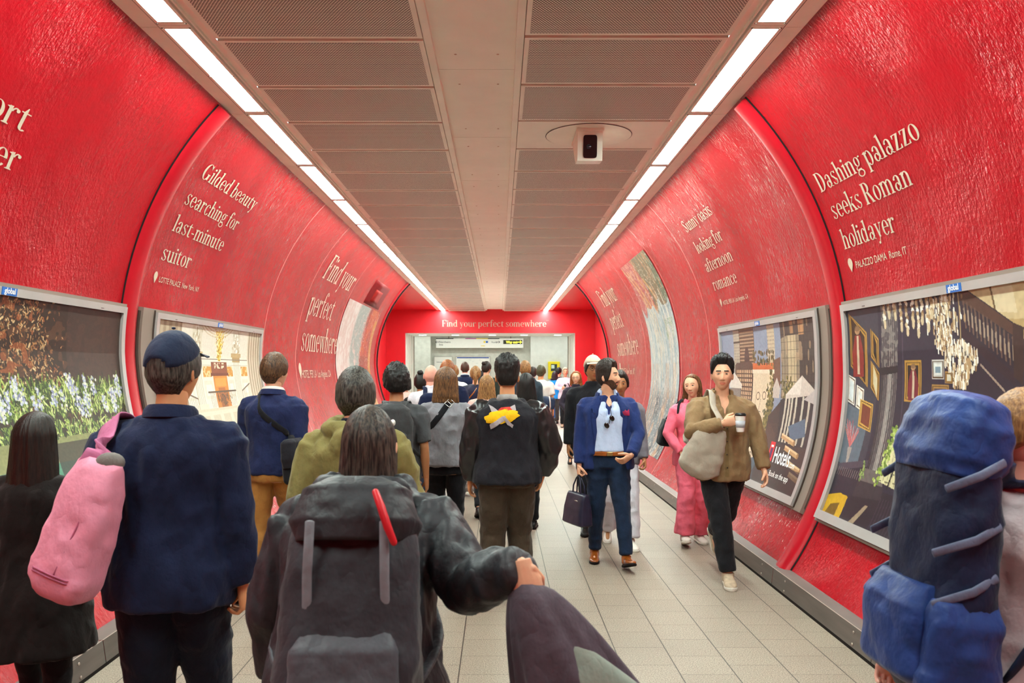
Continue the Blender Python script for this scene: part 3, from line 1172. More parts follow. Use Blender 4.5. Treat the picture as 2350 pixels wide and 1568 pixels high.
def picture_palazzo():
    cv = Canvas(560, 330, 2.0, '#241f2c')
    cv.put(np.ones_like(cv.u), '#332a3f', .55)
    cv.poly([(0, 0), (.17, 0), (.15, .5), (.12, 1), (0, 1)], '#3c3a47')
    cv.poly([(0, .45), (.12, .5), (.10, .78), (0, .74)], '#5e6b78')
    cv.framed(.012, .015, .105, .27, '#3b2618', sh=.10)
    figure(cv, .055, .08, .24, .07, '#8e2b24')
    cv.framed(.125, .10, .165, .23, '#2b1c14', sh=.05)
    cv.framed(.122, .245, .165, .37, '#d3c6a6', sh=.06)
    cv.framed(-.005, .31, .04, .44, '#dfe6e8', '#e8e4da', .02)
    cv.framed(.047, .36, .088, .465, '#e3e6e2', '#efe9dc', .02)
    cv.framed(.07, .425, .14, .555, '#7c3a26', '#d2a24c', .02)
    for k in range(38):
        a = RNG.uniform(-.9, .9)
        L = RNG.uniform(.05, .16)
        cv.line(.045, .66, .045 + math.sin(a) * L * .4, .66 - math.cos(a) * L, .003, random.choice(['#c96a6a', '#b9505a', '#d98a80', '#a8b0b4']))
    cv.poly([(.035, .66), (.058, .66), (.053, .74), (.043, .74)], '#a89c95')
    # wainscot on the left
    cv.poly([(0, .75), (.16, .70), (.16, .73), (0, .785)], '#4d4350')
    cv.poly([(0, .785), (.16, .73), (.2, 1), (0, 1)], '#2e2634')
    for k in range(14):
        cv.line(.0 + k * .011, .80, .004 + k * .011, .765, .0035, '#8a7d78', .6)
    # fluted column
    cv.poly([(.185, 0), (.262, 0), (.247, .30), (.235, .76), (.155, .76), (.172, .30)], '#4a4348')
    for k in range(9):
        x = .19 + k * .0085
        cv.line(x, 0, x - .028, .76, .0028, '#a59c97' if k in (4, 5, 6) else '#746b6c', .75)
    cv.poly([(.205, .3), (.224, .3), (.204, .76), (.184, .76)], '#b3aaa4', .5)
    cv.poly([(.172, .3), (.186, .3), (.168, .76), (.155, .76)], '#1f1a20', .6)
    m = cv.pm([(.185, 0), (.262, 0), (.25, .29), (.172, .29)])
    cv.put(m & (cv.n(110, 60, 5) > .15), '#8d8580', .7)
    cv.poly([(.165, .28), (.25, .27), (.252, .30), (.165, .315)], '#2a2429')
    cv.poly([(.15, .74), (.24, .74), (.25, .80), (.135, .80)], '#6a605f')
    cv.poly([(.13, .80), (.255, .80), (.26, .86), (.125, .88)], '#3a3138')
    cv.poly([(.12, .88), (.26, .86), (.245, 1), (.10, 1)], '#2c242d')
    cv.poly([(.2, .9), (.215, .9), (.175, 1), (.15, 1)], '#a08a72')
    # middle wall panels
    for y in (.05, .53):
        cv.line(.275, y, .46, y, .004, '#4b4155')
    for x in (.275, .44):
        cv.line(x, .05, x, .53, .003, '#4b4155')
    cv.poly([(.275, .54), (.48, .54), (.48, .56), (.275, .56)], '#413747')
    cv.framed(.283, .25, .352, .42, '#2a1b16')
    figure(cv, .318, .265, .15, .05, '#7a2130')
    cv.framed(.392, .25, .438, .325, '#dfe2de', '#c9c9c4', 0, .009)
    cv.rect(.405, .275, .425, .30, '#7f97a6')
    cv.framed(.441, .295, .47, .34, '#cfc9b8', '#a67c3c', 0, .007)
    cv.framed(.392, .345, .455, .42, '#4d4352', '#a67f45', 0, .009)
    cv.ell(.424, .385, .01, .02, '#a05048')
    # leaded window with a plant
    q = [(.258, .54), (.335, .54), (.325, .80), (.225, .78)]
    cv.poly(q, '#d9d0a4')
    m = cv.pm(q)
    g = np.abs(np.sin(cv.u * 180 + cv.v * 8)) < .12
    g2 = np.abs(np.sin(cv.v * 42 + np.round(cv.u * 57) * 1.6)) < .12
    cv.put(m & (g | g2), '#2f2a22', .75)
    cv.line(.294, .54, .272, .80, .006, '#1e1a1e')
    for k in range(90):
        v0 = RNG.uniform(.53, .80)
        u0 = .255 - (v0 - .53) * .14 + RNG.normal(0, .009)
        cv.ell(u0, v0, .005, .008, random.choice(['#9db24e', '#6f8a35', '#c3cf7d']))
    for k in range(24):
        cv.ell(.14 + RNG.normal(0, .006), .76 + RNG.normal(0, .025), .004, .007, random.choice(['#8ea05c', '#667b42']))
    # yellow chair
    cv.poly([(-.04, 1.0), (-.02, .92), (.06, .885), (.105, .89), (.10, 1.0)], '#d6a51c')
    cv.poly([(.015, 1.0), (.03, .95), (.075, .93), (.07, 1.0)], '#7a5a18')
    # upper right: pale landing wall and staircase
    cv.poly([(.50, 0), (1, 0), (1, .42), (.66, .17)], '#cdb489')
    for k in range(5):
        cv.poly([(.60 + k * .1, .0), (.66 + k * .1, .0), (.67 + k * .1, .10), (.61 + k * .1, .09)], '#dcc8a4')
        cv.line(.60 + k * .1, 0, .61 + k * .1, .09, .005, '#6d5534')
    cv.poly([(.62, .115), (1, .16), (1, .21), (.64, .17)], '#b99a68')
    for k in range(40):
        cv.ell(.63 + k * .01, .155 + k * .001, .0035, .012, '#e4d3ae')
    cv.poly([(.50, .0), (.53, .0), (.68, .155), (.68, .22), (1, .60), (1, 1), (.5, 1), (.48, .35)], '#2d2330')
    cv.poly([(.505, .0), (.525, .0), (.675, .155), (.668, .185), (.5, .03)], '#54382d')
    for k in range(13):
        x = .513 + k * .0118
        y = .035 + k * .0122
        cv.line(x, y, x + .004, y + .10, .0042, '#6b5143')
        cv.line(x + .001, y + .03, x + .002, y + .075, .005, '#a38d78')
    cv.poly([(.655, .13), (.685, .15), (.68, .34), (.655, .31)], '#3c2824')
    cv.poly([(.505, .13), (.655, .30), (.66, .345), (.5, .165)], '#33222a')
    cv.line(.56, .27, .63, .36, .004, '#a58f80')
    for k in range(14):
        cv.line(.70 + k * .022, .26 + k * .03, .70 + k * .022, .55 + k * .02, .004, '#5a463f')
    # chandeliers: strings of pale drops
    pal = ['#f2e7d2', '#d7bf98', '#b7946a', '#fffaf0', '#8c6c49']
    for k in range(300):
        t = RNG.uniform(0, 1)
        u0 = .44 + RNG.normal(0, .028 * (1.2 - t * .7))
        v0 = t * .21
        L = RNG.uniform(.008, .022)
        cv.line(u0, v0, u0, v0 + L, .0045, random.choice(pal))
    for u0, L in ((.20, .09), (.222, .05), (.25, .06), (.275, .11), (.30, .13), (.325, .10), (.345, .14), (.362, .09), (.385, .12), (.40, .07)):
        for j in range(9):
            cv.ell(u0 + RNG.normal(0, .002), j * L / 9, .0055, .011, random.choice(pal))
        cv.ell(u0, L, .006, .02, '#d8c39e')
    cv.line(.498, .0, .498, .17, .003, '#a58a60')
    for k in range(230):
        t = RNG.uniform(0, 1)
        r = math.sin(min(1, t * 1.25 + .05) * PI * .86) * .058
        cv.line(.497 + RNG.uniform(-r, r), .17 + t * .17, .497 + RNG.uniform(-r, r) * .2 + 0, .17 + t * .17, .001, '#000000', 0)
        u0 = .497 + RNG.uniform(-r, r)
        cv.line(u0, .175 + t * .165, u0, .175 + t * .165 + .018, .0045, random.choice(pal))
    for k in range(13):
        u0 = .445 + k * .0088
        cv.line(u0, .18 + abs(k - 6) * .006, u0, .235, .003, '#f4e9d4')
    # lower middle, dark
    cv.poly([(.26, .82), (.6, .84), (.6, 1), (.25, 1)], '#271f2a')
    for k in range(26):
        cv.line(.26 + k * .012, .85, .25 + k * .013, 1, .002, '#57485a', .6)
    cv.a *= (1 + .12 * cv.n(140, 80, 9))[..., None]
    return cv


def picture_rooftop():
    cv = Canvas(420, 360, 1.9, '#8b93a8')
    cv.put(cv.v > 0, '#8f97ad', 1)
    cv.rect(.17, .0, .245, .40, '#b9aa98')
    cv.poly([(.245, 0), (.425, 0), (.425, .30), (.245, .30)], '#6b5143')
    for k in range(13):
        cv.rect(.25, .0 + k * .024, .42, .011 + k * .024, '#ad8b70')
    m = cv.pm([(.17, 0), (.245, 0), (.245, .4), (.17, .4)])
    cv.put(m & (np.sin(cv.v * 300) > .2) & (np.sin(cv.u * 500) > -.2), '#8e8078', .7)
    cv.rect(.17, .085, .25, .10, '#54433c')
    cv.rect(.57, 0, .64, .34, '#cdb79c')
    m = (cv.u > .57) & (cv.u < .64) & (cv.v < .34)
    cv.put(m & (np.sin(cv.v * 260) > .3) & (np.sin(cv.u * 420) > -.1), '#8e7a6d', .8)
    cv.poly([(.32, .13), (.345, .13), (.36, .18), (.37, .27), (.30, .27), (.305, .18)], '#5a4440')
    cv.poly([(.18, .26), (.20, .24), (.38, .23), (.405, .26), (.405, .52), (.18, .52)], '#654c44')
    for k in range(9):
        for j in range(7):
            cv.rect(.20 + k * .022, .29 + j * .03, .213 + k * .022, .31 + j * .03, '#d2ad86')
    cv.poly([(.62, .23), (.69, .21), (.69, .40), (.62, .40)], '#7d5a4b')
    # glass towers on the right
    cv.poly([(.70, 0), (1, 0), (1, .46), (.70, .46)], '#51443f')
    cv.poly([(.70, .10), (.76, .085), (.86, .085), (.86, .46), (.70, .46)], '#9d8a74')
    cv.rect(.76, .085, .83, .44, '#cbb492')
    cv.rect(.86, .0, .985, .40, '#4c403c')
    cv.rect(.785, 0, .82, .08, '#b0825c')
    cv.rect(.86, 0, .905, .09, '#c18e63')
    for x in np.arange(.705, 1.0, .028):
        cv.line(x, 0, x, .46, .0022, '#342b29')
    for y in np.arange(.03, .46, .047):
        cv.line(.70, y, 1, y, .0022, '#3b302d', .8)
    m = (cv.u > .7) & (cv.v < .46)
    cv.put(m & (cv.n(60, 14, 4) > .35), '#c9a884', .45)
    # terrace wall with plants and a line-drawn mural
    cv.poly([(.405, .285), (.62, .27), (.615, 1.0), (.405, 1.0)], '#e7cdb0')
    cv.rect(.40, .245, .625, .285, '#d86f40')
    cv.rect(.395, .285, .63, .31, '#f0dcc4')
    for k in range(80):
        cv.ell(RNG.uniform(.40, .63), RNG.uniform(.16, .25), .006, .013, random.choice(['#6b5a3c', '#86704a', '#4f4a35']))
    for cx, cy, s in ((.50, .46, 1.0), (.47, .86, .9)):
        for t in np.linspace(0, 2 * PI, 26):
            cv.ell(cx - .03 * s + .018 * s * math.cos(t), cy + .024 * s * math.sin(t), .0024, .004, '#6d5446')
            cv.ell(cx + .035 * s + .018 * s * math.cos(t), cy - .006 + .024 * s * math.sin(t), .0024, .004, '#6d5446')
            cv.ell(cx + .004 + .026 * s * math.cos(t), cy + .145 * s + .02 * s * math.sin(t), .0024, .004, '#7d5f4f')
        cv.line(cx, cy + .02, cx - .012, cy + .10 * s, .0028, '#6d5446')
        cv.line(cx - .012, cy + .10 * s, cx + .014, cy + .10 * s, .0028, '#6d5446')
        cv.line(cx - .055, cy - .04, cx - .06, cy + .2, .0024, '#8d6f5c')
        cv.line(cx - .06, cy + .2, cx, cy + .24, .0024, '#8d6f5c')
    # shrubs
    for cx, cy, rx, ry, n in ((.60, .50, .035, .16, 260), (.585, .62, .04, .07, 120), (.77, .42, .05, .06, 140), (.88, .60, .03, .12, 120)):
        for k in range(n):
            cv.ell(cx + RNG.normal(0, rx * .5), cy + RNG.normal(0, ry * .5), .006, .011, random.choice(['#6d6238', '#857647', '#4b4a30', '#a08a4f']))
    # terrace ground and cabanas
    cv.poly([(.60, .58), (.72, .46), (1, .44), (1, 1), (.60, 1)], '#4b3a38')
    cv.poly([(.615, .62), (.70, .68), (.72, 1), (.58, 1)], '#5a3f39')
    for k in range(8):
        cv.line(.61 + k * .014, .62, .58 + k * .025, 1, .002, '#6e5045')
    cv.poly([(.70, .47), (.80, .44), (1, .44), (1, .72), (.72, .74)], '#3a3236')
    for x in (.745, .775, .80, .835, .89, .94):
        cv.poly([(x, .44), (x + .016, .44), (x + .006, .72), (x - .008, .72)], '#cdbfae')
    cv.poly([(.62, .40), (.655, .335), (.69, .40), (.685, .46), (.625, .46)], '#c9b9b0')
    cv.poly([(.745, .435), (.88, .32), (.985, .40), (.985, .425), (.75, .46)], '#d9c8bd')
    cv.poly([(.745, .435), (.88, .32), (.87, .43)], '#eadbd0')
    cv.poly([(.90, .455), (1, .385), (1, .48)], '#c5b6b3')
    cv.poly([(.11, .39), (.165, .305), (.27, .39), (.27, .42), (.11, .42)], '#e0d3c9')
    cv.poly([(.13, .42), (.26, .42), (.26, .52), (.13, .52)], '#8d817c')
    # loungers and bolsters
    cv.poly([(.80, .62), (.93, .56), (.95, .66), (.84, .70)], '#5f6f86')
    for x, y in ((.76, .665), (.81, .73), (.86, .81), (.90, .87)):
        cv.poly([(x, y), (x + .12, y + .03), (x + .115, y + .062), (x - .002, y + .03)], '#c99a6c')
        cv.poly([(x, y), (x + .12, y + .03), (x + .118, y + .042), (x - .0, y + .012)], '#ecc79a')
        cv.ell(x + .117, y + .045, .008, .018, '#a77a50')
    cv.poly([(.405, .93), (.58, .84), (.60, 1.0), (.405, 1.0)], '#50606f')
    cv.poly([(.60, .84), (1, .86), (1, 1), (.56, 1)], '#3a2c2c', .75)
    cv.poly([(.0, .55), (.40, .52), (.40, 1), (0, 1)], '#5d5552')
    cv.poly([(.25, .88), (.42, .82), (.45, 1.0), (.2, 1.0)], '#75655c')
    cv.a *= (1 + .10 * cv.n(160, 120, 9))[..., None]
    return cv


def picture_garden():
    cv = Canvas(640, 400, 2.0, '#2f2018')
    base = cv.n(26, 16, 1) * .5 + cv.n(70, 46, 2) * .5
    cv.put(base > .12, '#5b3a26', .7)
    warm = 1 - sstep(.62, .86, cv.u)
    edge = warm * (1 - sstep(.33, .44, cv.v))
    for k in range(5200):
        u0, v0 = RNG.uniform(0, .98), RNG.uniform(0, .44)
        dens = (1 if u0 < .66 else max(.0, 1 - (u0 - .66) / .12)) * (.45 + .55 * (v0 < .36))
        if u0 > .62 + .3 * v0 and v0 < .30:
            dens *= .12
        if RNG.uniform() > dens * .8:
            continue
        big_ = RNG.uniform() < .3
        cv.leaf(u0, v0, RNG.uniform(.004, .011 if big_ else .007), RNG.uniform(.0016, .0052 if big_ else .003), RNG.uniform(0, PI), random.choice(['#c79b6c', '#a87a4d', '#e0c090', '#8a5a34', '#6a3f22', '#b5854f', '#3a2418', '#241711', '#95552c']))
    cv.put((cv.n(40, 26, 5) > .45) & (cv.v < .3) & (cv.u < .6), '#a5562a', .6)
    cv.put((cv.u > .74) & (cv.v < .33), '#42302a', .75 )
    # greenery
    for k in range(3200):
        u0 = RNG.uniform(0, 1.0)
        v0 = RNG.uniform(.36, .60)
        L = RNG.uniform(.02, .07)
        a = RNG.normal(0, .55)
        c = random.choice(['#8fa84a', '#b7c56b', '#2c3f18', '#1d2a12', '#5c7a2d', '#3d5722', '#d5dc94', '#24351a', '#78933c'])
        cv.line(u0, v0, u0 + math.sin(a) * L * .5, v0 - math.cos(a) * L * (1 if v0 < .5 else -.8), .0034, c)
    for k in range(46):
        u0, v0 = RNG.uniform(.02, .98), RNG.uniform(.34, .46)
        for j in range(26):
            cv.ell(u0 + RNG.normal(0, .006), v0 + RNG.uniform(-.045, .045), .0035, .007, random.choice(['#cfd3e2', '#a9add0', '#e6e3dc', '#8f92b8', '#c9d49c']))
    cv.put((cv.v > .575) & (cv.n(60, 40, 6) < .45), '#8a8c58')
    cv.put(cv.v > .61, '#8f8f5c')
    cv.put(cv.v > .68, '#4d8f74')
    cv.put(cv.v > .80, '#3c6f5c')
    cv.put((cv.u > .63) & (cv.v > .60), '#2b211d', .85)
    cv.a *= (1 + .15 * cv.n(200, 130, 9))[..., None]
    return cv


def picture_ballroom():
    cv = Canvas(420, 340, 1.95, '#e9dfcd')
    cv.put(cv.v > -1, '#efe5d6', 1)
    g = np.sin(cv.u * 150) * .5 + .5
    cv.poly([(-.05, 0), (.18, 0), (.20, .5), (-.05, .6)], '#c9b69b')
    cv.put(cv.pm([(-.05, 0), (.18, 0), (.20, .5), (-.05, .6)]) & (g > .5), '#a58f74', .8)
    # arched ceiling of the hall, capitals, columns
    for r in range(5):
        for t in np.linspace(0, PI, 60):
            cv.ell(.50 + (.17 - r * .02) * math.cos(t), -.05 + (.12 - r * .018) * math.sin(t), .003, .005, '#cdb48c')
    for x in (.27, .665):
        cv.rect(x, .0, x + .085, .17, '#e3d8c4')
        for k in range(40):
            cv.ell(x + .042 + RNG.normal(0, .017), .085 + RNG.normal(0, .04), .006, .012, random.choice(['#cfc1a6', '#fbf6ea', '#b9a685']))
        cv.rect(x - .012, .17, x + .097, .20, '#c9a877')
        cv.rect(x, .20, x + .085, .235, '#b99a6a')
        cv.rect(x + .005, .235, x + .08, .52, '#efe8d9')
        for k in range(5):
            cv.rect(x + .012 + k * .014, .235, x + .017 + k * .014, .52, '#c6b797')
        cv.rect(x - .006, .51, x + .095, .54, '#e8dcc6')
    cv.rect(.16, .215, .84, .222, '#8d8070')
    cv.rect(.16, .255, .84, .258, '#b5a78e')
    for x0, x1 in ((.17, .26), (.36, .44), (.60, .66), (.755, .83)):
        cv.rect(x0, .265, x1, .335, '#d9963a')
        cv.put((cv.u > x0) & (cv.u < x1) & (cv.v > .265) & (cv.v < .335) & (cv.n(90, 70, 3) > .1), '#f1d9a0', .8)
        cv.rect(x0, .36, x1, .48, '#e6dcc8')
        cv.rect(x0 + .012, .385, x1 - .012, .46, '#f4eee0')
    # doorway in wood
    cv.rect(.44, .235, .60, .31, '#8e4a2c')
    cv.put((cv.u > .47) & (cv.u < .57) & (cv.v > .24) & (cv.v < .28) & (cv.n(120, 90, 8) > .1), '#f0e2c4', .9)
    cv.rect(.43, .31, .61, .33, '#7a3c22')
    cv.rect(.45, .33, .59, .54, '#d8872c')
    cv.rect(.465, .345, .575, .40, '#e69c3e')
    cv.rect(.485, .41, .555, .455, '#b96722')
    for x in (.47, .565):
        cv.ell(x, .47, .01, .035, '#8f4d1b')
    cv.rect(.487, .455, .553, .54, '#a65a20')
    # chandelier
    for k in range(420):
        t = RNG.uniform(0, 1) ** .8
        cv.ell(.527 + RNG.normal(0, .022 * (1 - t * .75)), .02 + t * .205, .0034, .007, random.choice(['#e0b020', '#c98f10', '#f4d55a', '#b5892a', '#fff0b0']))
    # balcony
    for x in np.arange(.40, .655, .0125):
        cv.line(x, .44, x + .003, .535, .0022, '#7c5526')
    for k in range(60):
        cv.ell(.525 + RNG.normal(0, .03), .49 + RNG.normal(0, .02), .004, .007, '#4f3a22', .8)
    cv.line(.385, .435, .665, .435, .006, '#5b4630')
    for x0, y0, x1, y1 in ((.17, .42, .28, .47), (.74, .44, .86, .38)):
        cv.line(x0, y0, x1, y1, .005, '#5b4630')
        for k in range(9):
            t = k / 8
            cv.line(x0 + (x1 - x0) * t, y0 + (y1 - y0) * t, x0 + (x1 - x0) * t, y0 + (y1 - y0) * t + .09, .0022, '#8a6a40')
    cv.rect(.14, .54, .9, .56, '#d9cdb2')
    cv.rect(.14, .56, .9, .68, '#e3d9c3')
    for k in range(7):
        cv.rect(.18 + k * .1, .585, .25 + k * .1, .655, '#d2c6ab')
    cv.rect(.14, .68, .9, .70, '#b5a483')
    cv.rect(.10, .70, .95, .84, '#7b5a44')
    cv.rect(.55, .71, .62, .84, '#e29a3e')
    cv.rect(.63, .70, .72, .84, '#ecdcb8')
    cv.rect(.0, .84, 1, 1, '#8a7764')
    cv.put((cv.v > .84) & (cv.n(60, 60, 6) > .2), '#3f352f', .7)
    # curtain on the right
    q = [(.84, 0), (1, 0), (1, .62), (.84, .50)]
    cv.poly(q, '#c3ae93')
    cv.put(cv.pm(q) & (np.sin(cv.u * 210) > .1), '#e2d3bd', .8)
    cv.put(cv.pm(q) & (np.sin(cv.u * 210) < -.7), '#8d7860', .8)
    cv.a *= (1 + .06 * cv.n(160, 120, 9))[..., None]
    return cv


def picture_street():
    """loose painterly city view on the right wall"""
    cv = Canvas(190, 420, .75, '#aebbc0')
    n1 = cv.n(9, 7, 1)
    n2 = cv.n(30, 11, 2) * .6 + cv.n(60, 34, 12) * .6
    sp = cv.n(95, 90, 8)
    warp = .05 * n1
    cv.put(cv.v < .30 + warp, '#b9484c')
    cv.poly([(.42, .0), (.75, .0), (.9, .3), (.55, .3)], '#7c6c50')
    cv.poly([(.75, .0), (1, .0), (1, .34), (.9, .3)], '#5f6a4e')
    for x0, x1 in ((.02, .30), (.12, .42), (.36, .52), (.5, .74)):
        cv.line(x0, .02 + x0 * .2, x1, .30, .012, '#dd9a52', .8)
    cv.put((cv.v < .30) & (n2 > .25), '#d98b5a', .5)
    mid = (cv.v > .26 + warp) & (cv.v < .72)
    cv.put(mid, '#b2c0c4')
    cv.put(mid * sstep(.0, .5, n2), '#ded6c8', .8)
    cv.put(mid * sstep(-.1, -.6, n2), '#86a0ac', .7)
    for k in range(12):
        x = RNG.uniform(.2, .85)
        y = RNG.uniform(.16, .5)
        cv.line(x, y, x + .10, y + .22, .008, random.choice(['#e2c79a', '#d6b48a', '#efe6d6']), .55)
    cv.put((cv.v > .33) & (cv.v < .43) & (cv.u > .68) & (n1 > -.2) & (sp > -.1), '#6d9350', .7)
    low = sstep(.64, .74, cv.v + warp * .5)
    cv.put(low, '#77848b')
    cv.put(low * sstep(-.05, .3, cv.n(12, 8, 4) + .4 * sp), '#3f464c', .9)
    cv.put(low * sstep(.2, .5, cv.n(18, 9, 5) + .4 * sp), '#c9966a', .85)
    cv.put(low * (sp > .45), '#d8d3c8', .6)
    for k in range(9):
        x = RNG.uniform(.1, .95)
        cv.line(x, .55, x + RNG.normal(0, .02), RNG.uniform(.75, .95), .010, '#d2a079', .6)
    cv.put(sp > .5, '#eceae2', .45)
    cv.put(sp < -.55, '#566169', .35)
    return cv


def picture_abstract():
    """dark red and orange print at the far end of the left wall"""
    cv = Canvas(190, 320, 1.0, '#c22a1c')
    n1 = cv.n(7, 5, 1)
    n2 = cv.n(26, 9, 2) * .6 + cv.n(60, 40, 12) * .6
    sp = cv.n(95, 90, 8)
    left = sstep(.66, .58, cv.u + .05 * n1 + .05 * sp)
    cv.put(left, '#dcb9b5')
    cv.put(left * sstep(-.2, .3, n2), '#eadeda', .8)
    cv.put(left * sstep(.30, .38, cv.u + .04 * n1) * (n2 > -.45), '#95a09e', .85)
    right = 1 - left
    cv.put(right * sstep(.1, .4, n2), '#d4631f', .8)
    cv.put(right * sstep(-.2, -.6, n2), '#86120f', .85)
    cv.put((cv.u > .66) & (cv.v > .38) & (cv.v < .6), '#9c130f', .7)
    cv.put((cv.u > .92) & (cv.v > .08), '#cc8a2e', .8)
    cv.put(right * sstep(.58, .7, cv.v) * (n2 > .05), '#e0b070', .6)
    cv.put((cv.u > .42) & (cv.u < .58) & (cv.v > .62) & (sp > -.3), '#5b625c', .7)
    cv.put(sp > .5, '#f0e6e0', .35)
    return cv


def print_on_wall(name, side, y_far, y_near, s_top, s_bot, off, cv, parent=None, matname='poster_print', rough=.4):
    h, w = cv.h, cv.w
    ya, yb = (y_far, y_near) if side > 0 else (y_near, y_far)
    ys = np.linspace(ya, yb, w)
    ss = np.linspace(s_top, s_bot, h)
    Y, S = np.meshgrid(ys, ss)
    v = wallpt(side, Y.ravel(), S.ravel(), off)
    i = np.arange(h * w).reshape(h, w)
    f = np.stack([i[:-1, :-1], i[1:, :-1], i[1:, 1:], i[:-1, 1:]], -1).reshape(-1, 4)
    me = bpy.data.meshes.new(name)
    me.vertices.add(len(v))
    me.vertices.foreach_set('co', v.astype(np.float32).ravel())
    me.loops.add(f.size)
    me.loops.foreach_set('vertex_index', f.astype(np.int32).ravel())
    me.polygons.add(len(f))
    me.polygons.foreach_set('loop_start', np.arange(0, f.size, 4, dtype=np.int32))
    me.update(calc_edges=True)
    at = me.color_attributes.new('print', 'FLOAT_COLOR', 'POINT')
    c = np.ones((h * w, 4), dtype=np.float32)
    c[:, :3] = np.clip(cv.a * .74, 0, 1).reshape(-1, 3)
    at.data.foreach_set('color', c.ravel())
    me.polygons.foreach_set('use_smooth', np.ones(len(me.polygons), dtype=bool))
    me.materials.append(paintmat(matname, rough))
    return link(name, me, parent)


M_BLUETAG = mat('blue_plate', '#1b63b5', .4, .4, var=.02)
M_HOTELRED = mat('logo_red', '#d8242f', .4, .4, var=.02)
M_PURPLE = mat('logo_purple', '#4d1b4f', .4, .4, var=.02)


def poster(side, y_out_near, y_out_far, y_near, y_far, cv, label, extra=None):
    """a big framed poster bent to the wall"""
    s0, s1 = -1.305, .392
    p0, p1 = -1.215, .318
    t = empty('framed_poster', tuple(wallpt(side, (y_near + y_far) / 2, s0, 0)), label, 'poster')
    base = np.array(t.location)

    def sub(mbx, name, m, smooth=True):
        mbx.v = [a - base for a in mbx.v]
        return mbx.build(name, m, t, smooth, .6)
    fl = MB()
    for y0, y1, a, b in ((y_out_near, y_near - .06, s0, s1), (y_far + .06, y_out_far, s0, s1), (y_near - .06, y_far + .06, s0, p0 - .06), (y_near - .06, y_far + .06, p1 + .045, s1)):
        wall_patch(fl, side, y0, y1, a, b, .0, .05, 2, 20)
    sub(fl, 'outer_frame', M_FLANGE)
    sh = MB()  # dark strips paint in the shade of the frame's side and gap
    wall_patch(sh, side, y_near - .075, y_near - .058, s0 + .02, s1 - .01, .0, .058, 2, 20)
    wall_patch(sh, side, y_out_near - .03, y_out_near, s0 + .05, s1 - .03, .0, .03, 2, 20)
    sub(sh, 'frame_gap_shade', M_FLANGED)
    al = MB()
    for y0, y1, a, b in ((y_near - .058, y_near, p0 - .07, p1 + .05), (y_far, y_far + .058, p0 - .07, p1 + .05), (y_near, y_far, p0 - .07, p0), (y_near, y_far, p1, p1 + .05)):
        wall_patch(al, side, y0, y1, a, b, .03, .078, 2, 20)
    sub(al, 'inner_frame', M_ALU)
    pic = print_on_wall('printed_picture', side, y_far, y_near, p1, p0, .058, cv)
    pic.data.transform(Matrix.Translation(-Vector(base)))
    pic.parent = t
    yc = (y_near + y_far) / 2
    pl = MB()
    wall_patch(pl, side, yc - .075, yc + .075, p1 + .002, p1 + .05, .07, .082, 2, 4)
    pl_o = sub(pl, 'name_plate', M_BLUETAG, False)
    tx = MB()
    wall_sans(tx, side, 'global', yc + side * .055, .11, p1 + .014, .034, .0835, 0, .02)
    tx.v = [a - base for a in tx.v]
    tx.build('plate_lettering', M_WHITETXT, pl_o, False)
    if extra:
        extra(t, base)
    for yy in (y_near + .35, y_far - .35):
        c = MB()
        wall_patch(c, side, yy - .02, yy + .02, p1 + .012, p1 + .016, .078, .08, 2, 3)
        sub(c, 'catch', M_FLANGED, False)
    return t


def hotels_logo(t, base):
    side = 1
    y0 = 6.88 + (1 - .735) * 2.92
    for a_ in (('Hotels', y0, .43, -.985, .155, .0595, 0, .012), ('.com', y0 - .435, .13, -.985, .055, .0595, 0, .01), ('Book on the app', y0 - .02, .50, -1.115, .055, .0595, 0, .004)):
        tx = MB()
        wall_sans(tx, side, *a_)
        tx.v = [a - base for a in tx.v]
        tx.build('logo_lettering', M_WHITETXT, t, False)
    lg = MB()
    wall_patch(lg, side, y0 + .03, y0 + .15, -.985, -.80, .058, .0592, 2, 5, 0)
    wall_patch(lg, side, y0 + .06, y0 + .12, -.955, -.86, .0592, .0598, 2, 5, 1)
    wall_patch(lg, side, y0 + .06, y0 + .12, -.85, -.83, .0592, .0598, 2, 3, 2)
    lg.v = [a - base for a in lg.v]
    lg.build('logo_mark', [M_HOTELRED, M_PURPLE, M_WHITETXT], t, False)


poster(1, 3.10, 6.35, 3.20, 6.26, picture_palazzo(), 'framed poster of a dark hall with chandeliers on the near right wall')
poster(1, 6.66, 9.90, 6.88, 9.80, picture_rooftop(), 'framed poster of a city rooftop terrace reading Hotels.com on the right wall', hotels_logo)
poster(-1, 3.33, 6.56, 3.43, 6.46, picture_garden(), 'framed poster of a stone wall with flowering plants on the near left wall')
poster(-1, 6.87, 10.38, 7.16, 10.22, picture_ballroom(), 'framed poster of a bright ballroom with a golden door on the left wall')
cvs = picture_street()
tag(print_on_wall('wall_print', 1, 14.7, 12.4, 1.74, -1.5, .006, cvs, None, 'pasted_print', .3), 'blurry painted city view pasted on the red right wall', 'wall print')
cvs = picture_abstract()
tag(print_on_wall('wall_print', -1, 19.3, 15.3, 1.2, -1.5, .006, cvs, None, 'pasted_print', .3), 'grey and dark red abstract print on the far left wall', 'wall print')
# dark red grille high on the far left wall
t = empty('wall_grille', tuple(wallpt(-1, 17.7, 1.24, 0)), 'dark red square grille high on the far left wall', 'grille')
b0 = np.array(t.location)
m1 = mat('dark_red_grille', '#6d070c', .7, .2, var=.1)
m2 = mat('dark_red_hatch', '#8a1410', .7, .2)
g = MB()
wall_patch(g, -1, 16.75, 18.75, 1.24, 1.77, 0, .006, 2, 8)
g.v = [a - b0 for a in g.v]
g.build('plate', m1, t)
g = MB()
wall_patch(g, -1, 17.3, 18.2, 1.33, 1.6, .006, .012, 2, 6)
g.v = [a - b0 for a in g.v]
g.build('hatch', m2, t)

